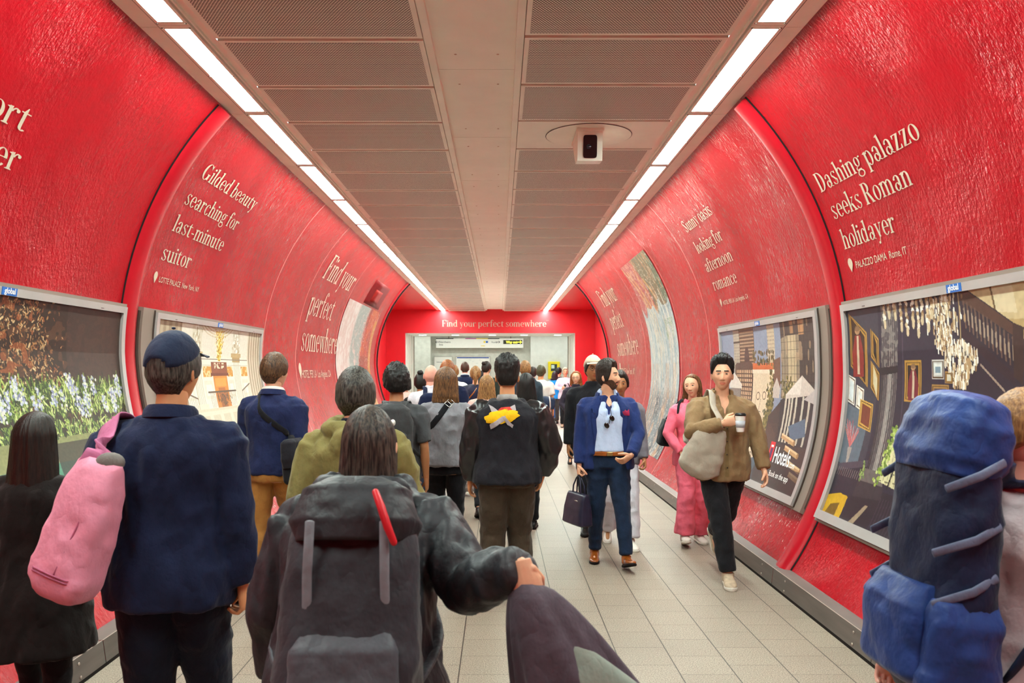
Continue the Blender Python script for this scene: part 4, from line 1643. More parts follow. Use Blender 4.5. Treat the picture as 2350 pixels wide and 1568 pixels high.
# ------------------------------------------------------------------ camera housing on the plain ceiling panel
t = empty('security_camera', (.775, 7.42, CEIL - .012), 'boxy beige security camera under the plain ceiling panel', 'camera')
d = MB()
d.loft([((.0, 0, -.002), np.array((.37, 0, 0)), np.array((0, .37, 0))), ((0, 0, -.006), np.array((.37, 0, 0)), np.array((0, .37, 0)))], 64)
d.build('cover_disc', M_CREAM, t, False)
d = MB()
n = 64
a = np.arange(n) * 2 * PI / n
v = np.concatenate([np.stack([.374 * np.cos(a), .374 * np.sin(a), np.full(n, -.0045)], -1), np.stack([.369 * np.cos(a), .369 * np.sin(a), np.full(n, -.0065)], -1)])
d.add(v, [(i, (i + 1) % n, n + (i + 1) % n, n + i) for i in range(n)])
d.build('disc_rim', M_BLACK, t, False)
hb = MB()
pr = [(-.24, -.006), (.24, -.006), (.24, -.05), (.0, -.25), (-.20, -.27), (-.235, -.05)]
v = [(-.115, y, z) for y, z in pr] + [(.095, y, z) for y, z in pr]
k = len(pr)
hb.add(v, [tuple(range(k)), tuple(range(2 * k - 1, k - 1, -1))] + [(i, k + i, k + (i + 1) % k, (i + 1) % k) for i in range(k)])
hb.box(-.125, .105, -.255, .25, -.03, -.006, 0, .004)
h_o = hb.build('housing', M_CREAM, t, False)
w_ = MB()
sl = np.array((0, .035, -.22))
sl = sl / np.linalg.norm(sl)
c0 = np.array((-.01, -.221, -.155))
X = np.array((1, 0, 0))
nrm = np.cross(X, sl)
for half, thick, mi in (((.058, .095), .004, 0),):
    pts = []
    for th in np.arange(0, 2 * PI, PI / 16):
        ex, ey = np.cos(th), np.sin(th)
        px = np.sign(ex) * abs(ex) ** .25 * half[0]
        py = np.sign(ey) * abs(ey) ** .25 * half[1]
        pts.append(c0 + X * px + sl * py)
    P0 = np.array(pts)
    kk = len(P0)
    w_.add(np.concatenate([P0 - nrm * .006, P0 + nrm * .006]), [tuple(range(kk)), tuple(range(2 * kk - 1, kk - 1, -1))] + [(i, (i + 1) % kk, kk + (i + 1) % kk, kk + i) for i in range(kk)], mi)
w_.build('window', mat('smoked_glass', '#0b0a0b', .12, .6, var=.02), t, False)
w_ = MB()
w_.ball(c0 - nrm * .006 + sl * .0 + X * -.012, .022, .01, .022, 14, 8)
w_.build('lens', mat('lens_glass', '#1a1526', .08, .7, var=.02), t)
MB().ball((-.01, -.226, -.045), .012, .008, .007, 10, 6).build('screw', M_SCREW, t)

# ------------------------------------------------------------------ signs in the hall
YS = YH - .25
sx = lambda px: (px - 1146) / 1960 * YS
sz = lambda py: EYE - (py - 849) / 1960 * YS
t = empty('hanging_sign', (0, YS, 0), 'long white direction sign with a Way out panel above the crowd', 'sign')
b = MB()
b.box(sx(1001), sx(1201), -.12, .05, sz(799), sz(777), 0, .01)
b.build('sign_box', M_WHITE, t, False)
b = MB()
for i, (xa, xb) in enumerate(((1001, 1041), (1068, 1093), (1093, 1120), (1120, 1146))):
    b.box(sx(xa), sx(xb), -.126, -.118, sz(778.6), sz(776.8), i)
b.build('line_colours', [mat('sign_black', '#2a2b30', .5), mat('sign_magenta', '#b3418f', .5), mat('sign_yellow', '#e6c93e', .5), mat('sign_black', '#2a2b30', .5)], t, False)
b = MB()


def flat_sans(mbx, text, x, z, width, cap, y, mi=0, bold=0.0):
    v, f, w = sans_text(text, bold)
    mbx.add(np.stack([x + v[:, 0] * width / w, np.full(len(v), y), z + v[:, 1] * cap / .72], -1), f, mi)


flat_sans(b, 'Northern', sx(1008), sz(787.6), sx(1034) - sx(1008), .085, -.124)
flat_sans(b, 'line', sx(1008), sz(793.5), sx(1017) - sx(1008), .085, -.124)
flat_sans(b, 'Piccadilly', sx(1128), sz(787.6), sx(1141.5) - sx(1128), .07, -.124)


def arrow(mbx, px, py, d, y, mi=0, s=.05):
    x, z = sx(px), sz(py)
    mbx.quad((x - 1.6 * s, y, z - .18 * s), (x + 1.6 * s, y, z - .18 * s), (x + 1.6 * s, y, z + .18 * s), (x - 1.6 * s, y, z + .18 * s), mi)
    for k in (-1, 1):
        mbx.quad((x + d * 1.6 * s, y, z), (x + d * .6 * s, y, z + k * s), (x + d * .2 * s, y, z + k * s), (x + d * 1.2 * s, y, z), mi)


arrow(b, 1004, 785.5, -1, -.124)
arrow(b, 1143.2, 785.5, 1, -.124)
b.build('sign_lettering', M_DARKTXT, t, False)
b = MB()
b.box(sx(1110), sx(1114), -.125, -.119, sz(787.5), sz(783), 0)
b.box(sx(1115), sx(1120), -.125, -.119, sz(787.5), sz(783), 1)
b.box(sx(1104), sx(1113), -.125, -.119, sz(795), sz(793.5), 0)
b.build('pictograms', [mat('sign_yellow', '#e6c93e', .5), mat('sign_blue', '#3766b8', .5)], t, False)
b = MB()
b.box(sx(1155), sx(1198), -.13, -.118, sz(790), sz(781), 0)
p_ = b.build('exit_panel', mat('exit_black', '#2e3326', .4), t, False)
b = MB()
flat_sans(b, 'Way out', sx(1161.5), sz(788.2), sx(1187) - sx(1161.5), .10, -.1315, 0, .02)
arrow(b, 1192, 785.6, 1, -.1315, 0, .06)
b.build('exit_lettering', emit('exit_yellow', '#f3ee3a', 1.2, '#d8d020'), p_, False)
b = MB()
for px in (1030, 1172):
    b.box(sx(px) - .02, sx(px) + .02, -.04, 0, sz(777), 3.25)
b.build('hanger', M_FLANGE, t, False)

YB = YH - .02
bx = lambda px: (px - 1146) / 1960 * YB
bz = lambda py: EYE - (py - 849) / 1960 * YB
for xa, xb, ya, yb, lab, col in ((996, 1038, 818, 872, 'white notice board left of the blue-topped map board', None), (1046, 1125, 818, 890, 'white map board with a blue heading on the hall wall', '#2f4f9c')):
    t = empty('notice_board', (0, YB, 0), lab, 'notice board')
    b = MB()
    b.box(bx(xa), bx(xb), -.05, .0, bz(yb), bz(ya), 0, .006)
    b.build('board', M_WHITE, t, False)
    b = MB()
    for x0, x1, y0, y1 in ((xa, xb, ya, ya + 1.2), (xa, xa + 1, ya, yb), (xb - 1, xb, ya, yb)):
        b.box(bx(x0), bx(x1), -.06, -.045, bz(y1), bz(y0), 0)
    b.build('edging', M_ALU, t, False)
    b = MB()
    if col:
        b.box(bx(xa + 3), bx(xb - 3), -.056, -.049, bz(822.5), bz(820), 0)
        b.build('heading', mat('board_blue', col, .5), t, False)
        b = MB()
        for i in range(9):
            x0 = xa + 6 + i * 8
            b.box(bx(x0), bx(x0 + RNG.uniform(3, 6)), -.055, -.049, bz(826 + (i % 3) * 4 + .5), bz(826 + (i % 3) * 4), 0)
        b.build('map_lines', mat('map_grey', '#b9bcc6', .5), t, False)
    else:
        b.box(bx(xa + 6), bx(xb - 9), -.055, -.049, bz(832), bz(831.2), 0)
        b.build('printed_lines', M_DARKTXT, t, False)
YB2 = YH - .52
t = empty('help_point', (0, YB2, 0), 'yellow framed help point screen on the pale hall wall', 'help point')
bx = lambda px: (px - 1146) / 1960 * YB2
bz = lambda py: EYE - (py - 849) / 1960 * YB2
b = MB()
b.box(bx(1257.5), bx(1284.5), -.10, 0, bz(870), bz(830), 0, .02)
b.build('casing', mat('help_yellow', '#e8d21f', .4, var=.03), t, False)
b = MB()
b.box(bx(1264), bx(1278), -.108, -.098, bz(852), bz(836), 0)
s_ = b.build('screen', mat('help_dark', '#2c3a38', .25), t, False)
b = MB()
b.box(bx(1265), bx(1272), -.112, -.106, bz(846), bz(838), 0)
b.build('screen_picture', mat('help_pale', '#cfe0d4', .4), s_, False)


# ------------------------------------------------------------------ people: heads
def head_shape(D, feat=True, fem=0.0):
    """unit directions (x right, y face, z up) -> surface of a 0.24 m high head"""
    x, y, z = D[:, 0], D[:, 1], D[:, 2]
    sgx = np.sign(x) * np.abs(x) ** .92
    px = sgx * .0775
    py = np.where(y > 0, y * .092, y * .102)
    pz = z * .122
    low = sstep(.0, -.95, z)
    px = px * (1 - (.30 + .06 * fem) * low)
    py = np.where(y < 0, py * (1 - .42 * sstep(-.1, -.9, z)), py * (1 - .02 * low))
    py = np.where((y > 0), py * (1 - .10 * sstep(.35, .9, z)), py * (1 + .03 * sstep(0, .5, z)))
    py = py + .008 * low
    if feat:
        f = sstep(.05, .5, y)
        ax = np.abs(px)
        g = lambda c, w, d, h, zz=pz: np.exp(-((ax - c) / w) ** 2 - ((zz - d) / h) ** 2)
        nose = np.exp(-(px / (.0075 + .006 * sstep(.01, -.03, pz))) ** 2) * sstep(.028, -.026, pz) * sstep(-.044, -.034, pz)
        d = .024 * nose + .006 * np.exp(-((ax - .012) / .006) ** 2 - ((pz + .031) / .007) ** 2)
        d = d - .0085 * g(.031, .015, .012, .010) + (.0045 - .003 * fem) * g(.028, .022, .032, .008)
        d = d + .004 * g(.044, .018, -.018, .018) - .003 * g(.05, .016, -.055, .02)
        lip = np.exp(-(px / .021) ** 2)
        d = d + .0075 * lip * (np.exp(-((pz + .057) / .006) ** 2) + 1.1 * np.exp(-((pz + .070) / .007) ** 2)) - .0035 * lip * np.exp(-((pz + .0635) / .0025) ** 2)
        d = d + .010 * np.exp(-(px / .02) ** 2 - ((pz + .097) / .016) ** 2)
        py = py + d * f
    return np.stack([px, py, pz], -1)


def head_grid(n, m):
    el = -PI / 2 + PI * np.arange(1, m) / m
    t = np.arange(n) * 2 * PI / n
    az = t - .5 * np.sin(t)
    E, A = np.meshgrid(el, az, indexing='ij')
    D = np.stack([np.cos(E) * np.sin(A), np.cos(E) * np.cos(A), np.sin(E)], -1).reshape(-1, 3)
    D = np.concatenate([D, [(0, 0, -1), (0, 0, 1)]])
    _, f = sphere_grid(n, m)
    return D, f, np.concatenate([A.ravel(), [0, 0]]), np.concatenate([E.ravel(), [-PI / 2, PI / 2]])


def head_mb(det, fem, beard):
    """materials: 0 skin, 1 lips, 2 brows, 3 beard"""
    n, m = {2: (96, 76), 1: (56, 44), 0: (28, 22)}[det]
    D, f, A, E = head_grid(n, m)
    v = head_shape(D, True, fem)
    mb = MB()
    mi = []
    for q in f:
        c = v[list(q)].mean(0)
        ax = abs(c[0])
        k = 0
        if c[1] > .03:
            if (c[0] / .024) ** 2 + ((c[2] + .0635 - 5 * c[0] ** 2) / .0115) ** 2 < 1:
                k = 1
            elif .011 < ax < .050 and abs(c[2] - (.036 - .0035 * ((ax - .028) / .02) ** 2)) < (.0042 if fem < .5 else .0028):
                k = 2
        if beard and k == 0 and c[2] < -.024 and c[1] > -.03:
            if c[2] < -.052 + .9 * max(0, ax - .03) or (ax < .028 and c[2] < -.043):
                k = 3
        mi.append(k)
    mb.add(v, f, mi)
    if beard:
        w = v.copy()
    for s in (-1, 1):
        R = Matrix.Rotation(s * .35, 3, 'Z') @ Matrix.Rotation(-.15, 3, 'X')
        mb.ball((s * .079, -.008, -.004), .009, .019, .032, 12, 10, 0, R)
        mb.ball((s * .083, -.004, .0), .004, .011, .02, 10, 8, 0, R)
    return mb


_HEADS = {}


def get_head(det, fem, beard):
    k = (det, fem, beard)
    if k not in _HEADS:
        _HEADS[k] = head_mb(det, fem, beard)
    return _HEADS[k]


def hair_cap(det, thick, front=38, side=-12, back=-38, messy=.14, vol_top=1.0, seed=0, freq=22, fade=False):
    """short hair: a shell that leaves the face and nape free"""
    n, m = {2: (120, 84), 1: (72, 50), 0: (36, 24)}[det]
    D, f, A, E = head_grid(n, m)
    base = head_shape(D, False)
    deg = np.degrees(E)
    aa = np.abs(np.arctan2(D[:, 0], D[:, 1]))
    ln = np.where(aa < PI / 2, front + (side - front) * sstep(.55, 1.45, aa), side + (back - side) * sstep(1.6, 2.5, aa))
    msk = sstep(-4, 5, deg - ln)
    az = np.arctan2(D[:, 0], D[:, 1])
    P = np.stack([az * freq / 6, E * 3.0 + az * .6, np.full(len(E), seed * 3.1)], -1)
    P2 = np.stack([D[:, 0] * freq * 1.1, D[:, 1] * freq * .9, D[:, 2] * freq * .5 + seed], -1)
    fd = .38 + .62 * sstep(8, 48, deg) if fade else 1.0
    thick = thick * fd
    nz = .35 * vnoise(P * 2, seed) + .4 * vnoise(P2, seed + 1)
    t = thick * (1 + .7 * vol_top * np.clip(D[:, 2], 0, 1)) * (1 + messy * 1.6 * nz)
    r = np.linalg.norm(base, axis=1, keepdims=True)
    off = np.where(msk > 0, -.006 + (t + .006) * msk, -.006)
    v = base + base / r * off[:, None]
    return MB().add(v, f)


def hair_long(det, length, w_top=.098, w_bot=.11, depth=.09, flare=.5, wave=0.0, seed=0, thin=.05):
    """long straight hair: a crown that carries on down the back"""
    n = {2: 96, 1: 60, 0: 32}[det]
    k = {2: 46, 1: 30, 0: 16}[det]
    secs = []
    zs = np.concatenate([np.linspace(.134, .02, k // 3), np.linspace(.0, .12 - length, k - k // 3)])
    mb = MB()
    a = np.arange(n) * 2 * PI / n
    vs = []
    for i, z in enumerate(zs):
        if z > .0:
            q = math.sqrt(max(1e-4, 1 - (z / .136) ** 2))
            rx, ry, cy = w_top * q, .112 * q, -.012
            ry_f = .098 * q
        else:
            t = min(1, -z / max(.02, length - .12))
            rx = w_top + (w_bot - w_top) * t
            ry = .112 + (depth * .72 - .112) * min(1, t * 1.3)
            cy = -.012 - .035 * min(1, t * 1.5)
            ry_f = .045
        sn, cs = np.sin(a), np.cos(a)
        if z > .0:
            fr = sstep(.122, .065, z)
            ry_f = ry_f * (1 - fr) + .045 * fr
        yy = np.where(cs > 0, cs * ry_f, cs * ry)
        xx = sn * rx
        zz = np.full(n, z)
        str_ = vnoise(np.stack([a * 9 / 1.0, np.full(n, z * 7), np.full(n, seed * 2.2)], -1), seed) * .5 + vnoise(np.stack([a * 26, np.full(n, z * 3), np.full(n, seed * 1.7)], -1), seed + 3) * .5
        amp = .010 * (1 if z < .1 else max(0, (.134 - z) / .034))
        r = 1 + amp * str_ / max(rx, .02)
        if wave:
            xx = xx + wave * np.sin(z * 46 + np.sign(sn) * 1.0) * np.clip(-z * 6, 0, 1)
        tip = 1.0
        if i > len(zs) - 3:
            tip = 1 - .15 * (i - len(zs) + 3)
            zz = zz + .015 * str_
        vs.append(np.stack([xx * r * tip, cy + yy * r * tip, zz], -1))
    v = np.concatenate(vs)
    f = []
    m = len(zs)
    for i in range(m - 1):
        for j in range(n):
            kx = (j + 1) % n
            f.append((i * n + j, (i + 1) * n + j, (i + 1) * n + kx, i * n + kx))
    v = np.concatenate([v, [[0, -.012, .137]], [vs[-1].mean(0)]])
    for j in range(n):
        kx = (j + 1) % n
        f.append((m * n, j, kx))
        f.append((m * n + 1, (m - 1) * n + kx, (m - 1) * n + j))
    mb.add(v, f)
    return mb


# ------------------------------------------------------------------ hands
_HANDS = {}


def hand_mb(curl, det):
    """a right hand: wrist at the origin, fingers along -Z, palm facing +X (towards the thigh is -X for a right hand), thumb forward +Y"""
    k = (round(curl, 2), det)
    if k in _HANDS:
        return _HANDS[k]
    mb = MB()
    # palm: thin in X, wide in Y
    mb.loft([((0, 0, .012), np.array((.020, 0, 0)), np.array((0, .026, 0))), ((0, 0, -.01), np.array((.021, 0, 0)), np.array((0, .029, 0))), ((0, .002, -.045), np.array((.019, 0, 0)), np.array((0, .041, 0))),
             ((0, 0, -.075), np.array((.016, 0, 0)), np.array((0, .042, 0))), ((0, 0, -.092), np.array((.012, 0, 0)), np.array((0, .038, 0)))], 16)
    for i, (y, L, r) in enumerate(((.031, .070, .0092), (.0105, .078, .0095), (-.0105, .072, .0090), (-.031, .056, .0080))):
        p = np.array((0, y, -.082))
        pts = [np.array((0, y * .9, -.06)), p]
        ang = 0.0
        for j, fr in enumerate((.44, .31, .25)):
            ang += curl * (.8, 1.05, .7)[j] * (1 + .08 * i)
            d = np.array((-math.sin(ang), .10 * (y / .03) * (1 - curl * .6), -math.cos(ang)))
            p = p + d * L * fr
            pts.append(p)
        mb.tube(pts, [r * 1.05, r * 1.05, r, r * .93, r * .8], 10)
    a = .35 + curl * .55
    t0 = np.array((-.004, .030, -.028))
    d1 = np.array((-.35 - .3 * curl, .72 - .3 * curl, -.62))
    d1 /= np.linalg.norm(d1)
    d2 = np.array((-.45 - .4 * curl, .25 - .3 * curl, -.85))
    d2 /= np.linalg.norm(d2)
    mb.tube([t0 - d1 * .015, t0 + d1 * .03, t0 + d1 * .03 + d2 * .030, t0 + d1 * .03 + d2 * .056], [.013, .0125, .0108, .0085], 10)
    vox = {2: .0026, 1: .0034, 0: .006}[det]
    v, f, _ = remesh(mb, vox, 3, .5)
    out = MB().add(v, f)
    _HANDS[k] = out
    return out


# ------------------------------------------------------------------ bodies
def unit(v):
    v = np.asarray(v, float)
    return v / (np.linalg.norm(v) + 1e-9)


def ik(a, b, l1, l2, pole):
    """middle joint of a two-bone chain from a to b, bending towards pole"""
    a, b = np.asarray(a, float), np.asarray(b, float)
    d = b - a
    L = np.linalg.norm(d)
    if L > (l1 + l2) * .998:
        b = a + d / L * (l1 + l2) * .998
        d = b - a
        L = np.linalg.norm(d)
    c = (l1 * l1 - l2 * l2 + L * L) / (2 * L)
    h = math.sqrt(max(0, l1 * l1 - c * c))
    u = d / L
    p = np.asarray(pole, float)
    p = unit(p - u * (p @ u))
    return a + u * c + p * h, b


TORSO = np.array([  # z, half width, half depth, y centre
    (.80, .165, .115, -.005), (.88, .168, .120, -.008), (.95, .166, .118, -.006), (1.02, .155, .108, 0), (1.10, .146, .103, .004), (1.18, .150, .106, .004),
    (1.27, .164, .113, 0), (1.33, .174, .112, -.006), (1.375, .168, .104, -.010), (1.41, .142, .092, -.014), (1.44, .108, .078, -.016), (1.47, .080, .066, -.016), (1.50, .060, .058, -.012)])
FEMT = np.array([(.80, .172, .118, -.008), (.88, .175, .122, -.010), (.95, .168, .116, -.006), (1.02, .148, .102, 0), (1.10, .128, .092, .004), (1.18, .130, .096, .006),
                 (1.27, .142, .112, .010), (1.33, .150, .104, .0), (1.375, .144, .094, -.008), (1.41, .120, .082, -.012), (1.44, .092, .068, -.014), (1.47, .068, .058, -.014), (1.50, .052, .052, -.010)])


class Body:
    """joint positions of one posed figure, in its own frame (facing +Y, right hand at +X)"""
    def __init__(b, H=1.75, fem=0, build=1.0, lean=0.0, hunch=0.0, head_yaw=0.0, head_pitch=0.0, head_roll=0.0, feet=None, stride=.0, arms=None, knee_dir=(0, 1, 0)):
        b.H, b.fem, b.build = H, fem, build
        b.s = s = H / 1.75
        b.lean, b.hunch = lean, hunch
        b.T = FEMT if fem else TORSO
        sw = (.168 if fem else .188) * (1 + (build - 1) * .5)
        b.sh = {k: b.D(np.array((k * sw, -.014, 1.395))) for k in (1, -1)}
        b.neck = b.D(np.array((0, -.012, 1.47)))
        b.ntop = b.D(np.array((0, .002, 1.556)))
        b.hip = {k: np.array((k * .088, 0, .90)) * s for k in (1, -1)}
        drop = 0.0
        if feet is None:
            st = stride
            feet = {1: (.09, st * .5, .085, 0), -1: (-.09, -st * .5 - .05, .085 + abs(st) * .16, -.5 * abs(st) * 2)} if st >= 0 else {-1: (-.09, -st * .5, .085, 0), 1: (.09, st * .5 - .05, .085 + abs(st) * .16, -.5 * abs(st) * 2)}
        b.ank, b.knee, b.pitch = {}, {}, {}
        for k in (1, -1):
            x, y, z, p = feet[k]
            b.knee[k], b.ank[k] = ik(b.hip[k], np.array((x, y, z)) * s, .43 * s, .405 * s, knee_dir)
            b.pitch[k] = p
        b.elb, b.wri, b.hdir, b.palm = {}, {}, {}, {}
        arms = arms or {}
        for k in (1, -1):
            A = arms.get(k, ('swing', 8 * (-1 if k > 0 else 1), 14, 8))
            if A[0] == 'swing':
                a, bend, ab = [math.radians(q) for q in A[1:4]]
                d1 = np.array((k * math.sin(ab), math.sin(a) * math.cos(ab), -math.cos(a) * math.cos(ab)))
                a2 = a + bend
                ab2 = ab * .35
                d2 = np.array((k * math.sin(ab2), math.sin(a2) * math.cos(ab2), -math.cos(a2) * math.cos(ab2)))
                b.elb[k] = b.sh[k] + d1 * .285 * s
                b.wri[k] = b.elb[k] + d2 * .25 * s
                b.palm[k] = np.array((-k, 0, 0.))
            else:
                tgt = np.array(A[1]) * s
                b.elb[k], b.wri[k] = ik(b.sh[k], tgt, .285 * s, .25 * s, A[2])
                b.palm[k] = np.array(A[3] if len(A) > 3 else (-k, 0, 0.), float)
            b.hdir[k] = unit(b.wri[k] - b.elb[k])
            if A[0] == 'to' and len(A) > 4:
                b.hdir[k] = unit(A[4])
        R = Matrix.Rotation(head_yaw, 3, 'Z') @ Matrix.Rotation(head_pitch, 3, 'X') @ Matrix.Rotation(head_roll, 3, 'Y')
        hs = s * (1.0 if not fem else .97)
        c = b.ntop + np.array(R @ Vector((0, .012, .072))) * s
        M = np.eye(4)
        M[:3, :3] = np.array(R) * hs
        M[:3, 3] = c
        b.headM = M
        b.headR = R

    def D(b, p):
        """bend the template about the hips (lean) and round the upper back (hunch)"""
        p = np.asarray(p, float)
        q = p.copy()
        z = p[..., 2]
        t = sstep(.92, 1.25, z) * .6 + .4 * (z > .92)
        ang = b.lean * np.where(z > .92, t, 0)
        dz = z - .95
        q[..., 1] = p[..., 1] * np.cos(ang) + np.where(z > .95, dz * np.sin(ang), 0)
        q[..., 2] = np.where(z > .95, .95 + dz * np.cos(ang) - p[..., 1] * np.sin(ang), z)
        h = b.hunch * sstep(1.15, 1.6, z)
        q[..., 1] = q[..., 1] + h * .25
        q[..., 2] = q[..., 2] - h * .12
        return q * b.s

    def torso_secs(b, zs, off, flare=0.0, wide=1.0):
        secs = []
        for z in zs:
            zz = min(max(z, .80), 1.50)
            w = np.interp(zz, b.T[:, 0], b.T[:, 1]) * (1 + (b.build - 1)) * wide
            d = np.interp(zz, b.T[:, 0], b.T[:, 2]) * (1 + (b.build - 1) * 1.2)
            yc = np.interp(zz, b.T[:, 0], b.T[:, 3])
            o = off(z) if callable(off) else off
            fl = flare * max(0, 1.02 - z)
            c = b.D(np.array((0, yc, z)))
            e = b.D(np.array((0, yc + d + o + fl, z)))
            secs.append((c, np.array((w + o + fl, 0, 0)) * b.s, e - c))
        return secs

    def limb(b, pts, rad, k=8):
        """resample a polyline with radii"""
        P = np.array(pts)
        L = np.concatenate([[0], np.cumsum(np.linalg.norm(np.diff(P, axis=0), axis=1))])
        L /= L[-1]
        return P, L


def superel(e):
    def rf(a, i):
        return (np.abs(np.cos(a)) ** e + np.abs(np.sin(a)) ** e) ** (-1.0 / e)
    return rf


def body_mesh(b, det, vox):
    s = b.s
    f = .86 if b.fem else 1.0
    g = b.build
    mb = MB()
    mb.loft(b.torso_secs(np.linspace(.84, 1.50, 20), -.014), 24, rf=superel(2.3))
    mb.tube([b.D(np.array((0, -.012, 1.44))), b.neck, b.ntop + np.array((0, .004, .0)), b.ntop + np.array((0, .012, .05)) * s], [.066 * s * f, .058 * s * f, .054 * s * f, .050 * s * f], 18)
    for k in (1, -1):
        mb.tube([b.sh[k] * .6 + b.neck * .4 + np.array((0, 0, -.03)) * s, b.sh[k] + np.array((0, 0, -.012)) * s], [.034 * s, .038 * s * f], 14)
        mb.tube([b.sh[k] * .9 + b.elb[k] * .1, b.sh[k] * .55 + b.elb[k] * .45, b.elb[k], b.elb[k] * .65 + b.wri[k] * .35, b.elb[k] * .2 + b.wri[k] * .8, b.wri[k], b.wri[k] + b.hdir[k] * .012 * s],
                [.043 * s * f * g, .043 * s * f * g, .036 * s * f, .037 * s * f, .027 * s * f, .0235 * s * f, .022 * s * f], 14)
        mb.tube([b.hip[k] + np.array((0, 0, .04)), b.hip[k], b.hip[k] * .5 + b.knee[k] * .5, b.knee[k], b.knee[k] * .65 + b.ank[k] * .35, b.ank[k] + (b.knee[k] - b.ank[k]) * .12, b.ank[k]],
                [.075 * s, .078 * s, .066 * s, .050 * s, .050 * s, .036 * s, .034 * s], 14)
        fd = foot_dir(b, k)
        mb.tube([b.ank[k] + np.array((0, -.02, -.045)) * s, b.ank[k] + fd * .06 * s + np.array((0, 0, -.045)) * s, b.ank[k] + fd * .14 * s + np.array((0, 0, -.055)) * s], [.032 * s, .034 * s, .026 * s], 12)
    v, fc, _ = remesh(mb, vox, 4)
    return MB().add(v, fc)


def foot_dir(b, k):
    p = b.pitch[k]
    return np.array((k * .12, math.cos(p), math.sin(p)))


def hand_matrix(b, k):
    """hand frame: -Z along the fingers, palm towards b.palm"""
    d = b.hdir[k]
    z = -d
    px = -b.palm[k]
    px = unit(px - z * (px @ z))
    if k > 0:
        X = px
        Y = np.cross(z, X)
    else:
        X = -px
        Y = np.cross(z, X)
    M = np.eye(4)
    M[:3, 0], M[:3, 1], M[:3, 2] = X * b.s * .98, Y * b.s * .98, z * b.s * .98
    if k < 0:
        M[:3, 0] = px * b.s * .98
        M[:3, 1] = np.cross(z, -px) * -1 * b.s * .98 * -1
    M[:3, 3] = b.wri[k]
    return M


def folds(v, no, amp, fx=16, fz=16, seed=0, squash=None):
    amp = amp * 1.5
    n = vnoise(v * np.array((fx, fx, fz)), seed)
    n2 = vnoise(v * np.array((fx * 2.3, fx * 2.3, fz * 1.7)) + 5.2, seed + 1)
    rid = 1 - 2 * np.abs(n)
    return v + no * (amp * (.55 * rid + .45 * n2))[:, None]


def top_garment(b, hem, off, sleeve=1.0, cuff=.04, ease=.018, vox=.012, amp=.006, flare=0.0, notch=None, nd=.80, collar=None, seed=0, sl_r=(.062, .056, .050), fz=9, wide=1.0, torso=True, arms=True):
    s = b.s
    mb = MB()
    zs = np.concatenate([np.linspace(hem, 1.36, 20), [1.39, 1.42, 1.445, 1.47]])
    off0 = off
    off = lambda z: off0 * (1 - .62 * float(sstep(1.34, 1.45, z)))
    rf0 = superel(2.4)

    def rf(a, i):
        r = rf0(a, i)
        if notch:
            z = zs[i]
            h = notch(z)
            if h > 0:
                fr = np.sin(a)
                r = r * np.where((fr > 0) & (np.abs(np.cos(a)) < h), nd, 1.0)
        return r
    if torso:
        mb.loft(b.torso_secs(zs, off, flare, wide), 48 if notch else 28, rf=rf)
    f = .92 if b.fem else 1.0
    for k in (1, -1) if arms else ():
        mb.tube([b.neck * (.55 if torso else .2) + b.sh[k] * (.45 if torso else .8) + np.array((0, 0, -.03)) * s, b.sh[k] + np.array((0, 0, -.008)) * s], [(.046 + ease * .5) * s, (.049 + ease * .62) * s * f], 16)
        S, E, Wr = b.sh[k], b.elb[k], b.wri[k]
        L = sleeve
        full = [S + (E - S) * .06, S * .5 + E * .5, E, E * .5 + Wr * .5, Wr - (Wr - E) * .04]
        rr = [(sl_r[0] + ease * .6) * s * f, (sl_r[1] + ease * .5) * s * f, (sl_r[2] + ease * .4) * s * f, (sl_r[2] * .55 + cuff * .5 + ease * .3) * s * f, (cuff + ease * .1) * s * f]
        tt = [0, .27, .53, .78, .985]
        pts, rad = [], []
        for p, r, t in zip(full, rr, tt):
            if t <= L:
                pts.append(p)
                rad.append(r)
            else:
                i = len(pts) - 1
                q = (L - tt[i]) / (t - tt[i])
                pts.append(full[i] * (1 - q) + p * q)
                rad.append(rr[i] * (1 - q) + r * q + .004)
                break
        mb.tube(pts, rad, 18, round_=False)
    if collar == 'stand':
        mb.tube([b.neck + np.array((0, 0, -.03)) * s, b.neck * .45 + b.ntop * .55], [.083 * s, .074 * s], 22, round_=False)
    elif collar == 'crew':
        mb.tube([b.neck + np.array((0, 0, -.03)) * s, b.neck + np.array((0, 0, .012)) * s], [.088 * s, .070 * s], 22, round_=False)
    elif collar == 'hood':
        for a in np.linspace(-2.3, 2.3, 15):
            p = b.D(np.array((.105 * math.sin(a), -.035 - .085 * math.cos(a), 1.475 - .02 * math.cos(a))))
            mb.ball(p, .055 * s, .05 * s, .046 * s, 12, 8)
        mb.ball(b.D(np.array((0, -.15, 1.40))), .10 * s, .05 * s, .085 * s, 16, 10)
    v, fc, no = remesh(mb, vox, 5, .5)
    if amp:
        v = folds(v, no, amp, 15, fz, seed)
    return MB().add(v, fc)


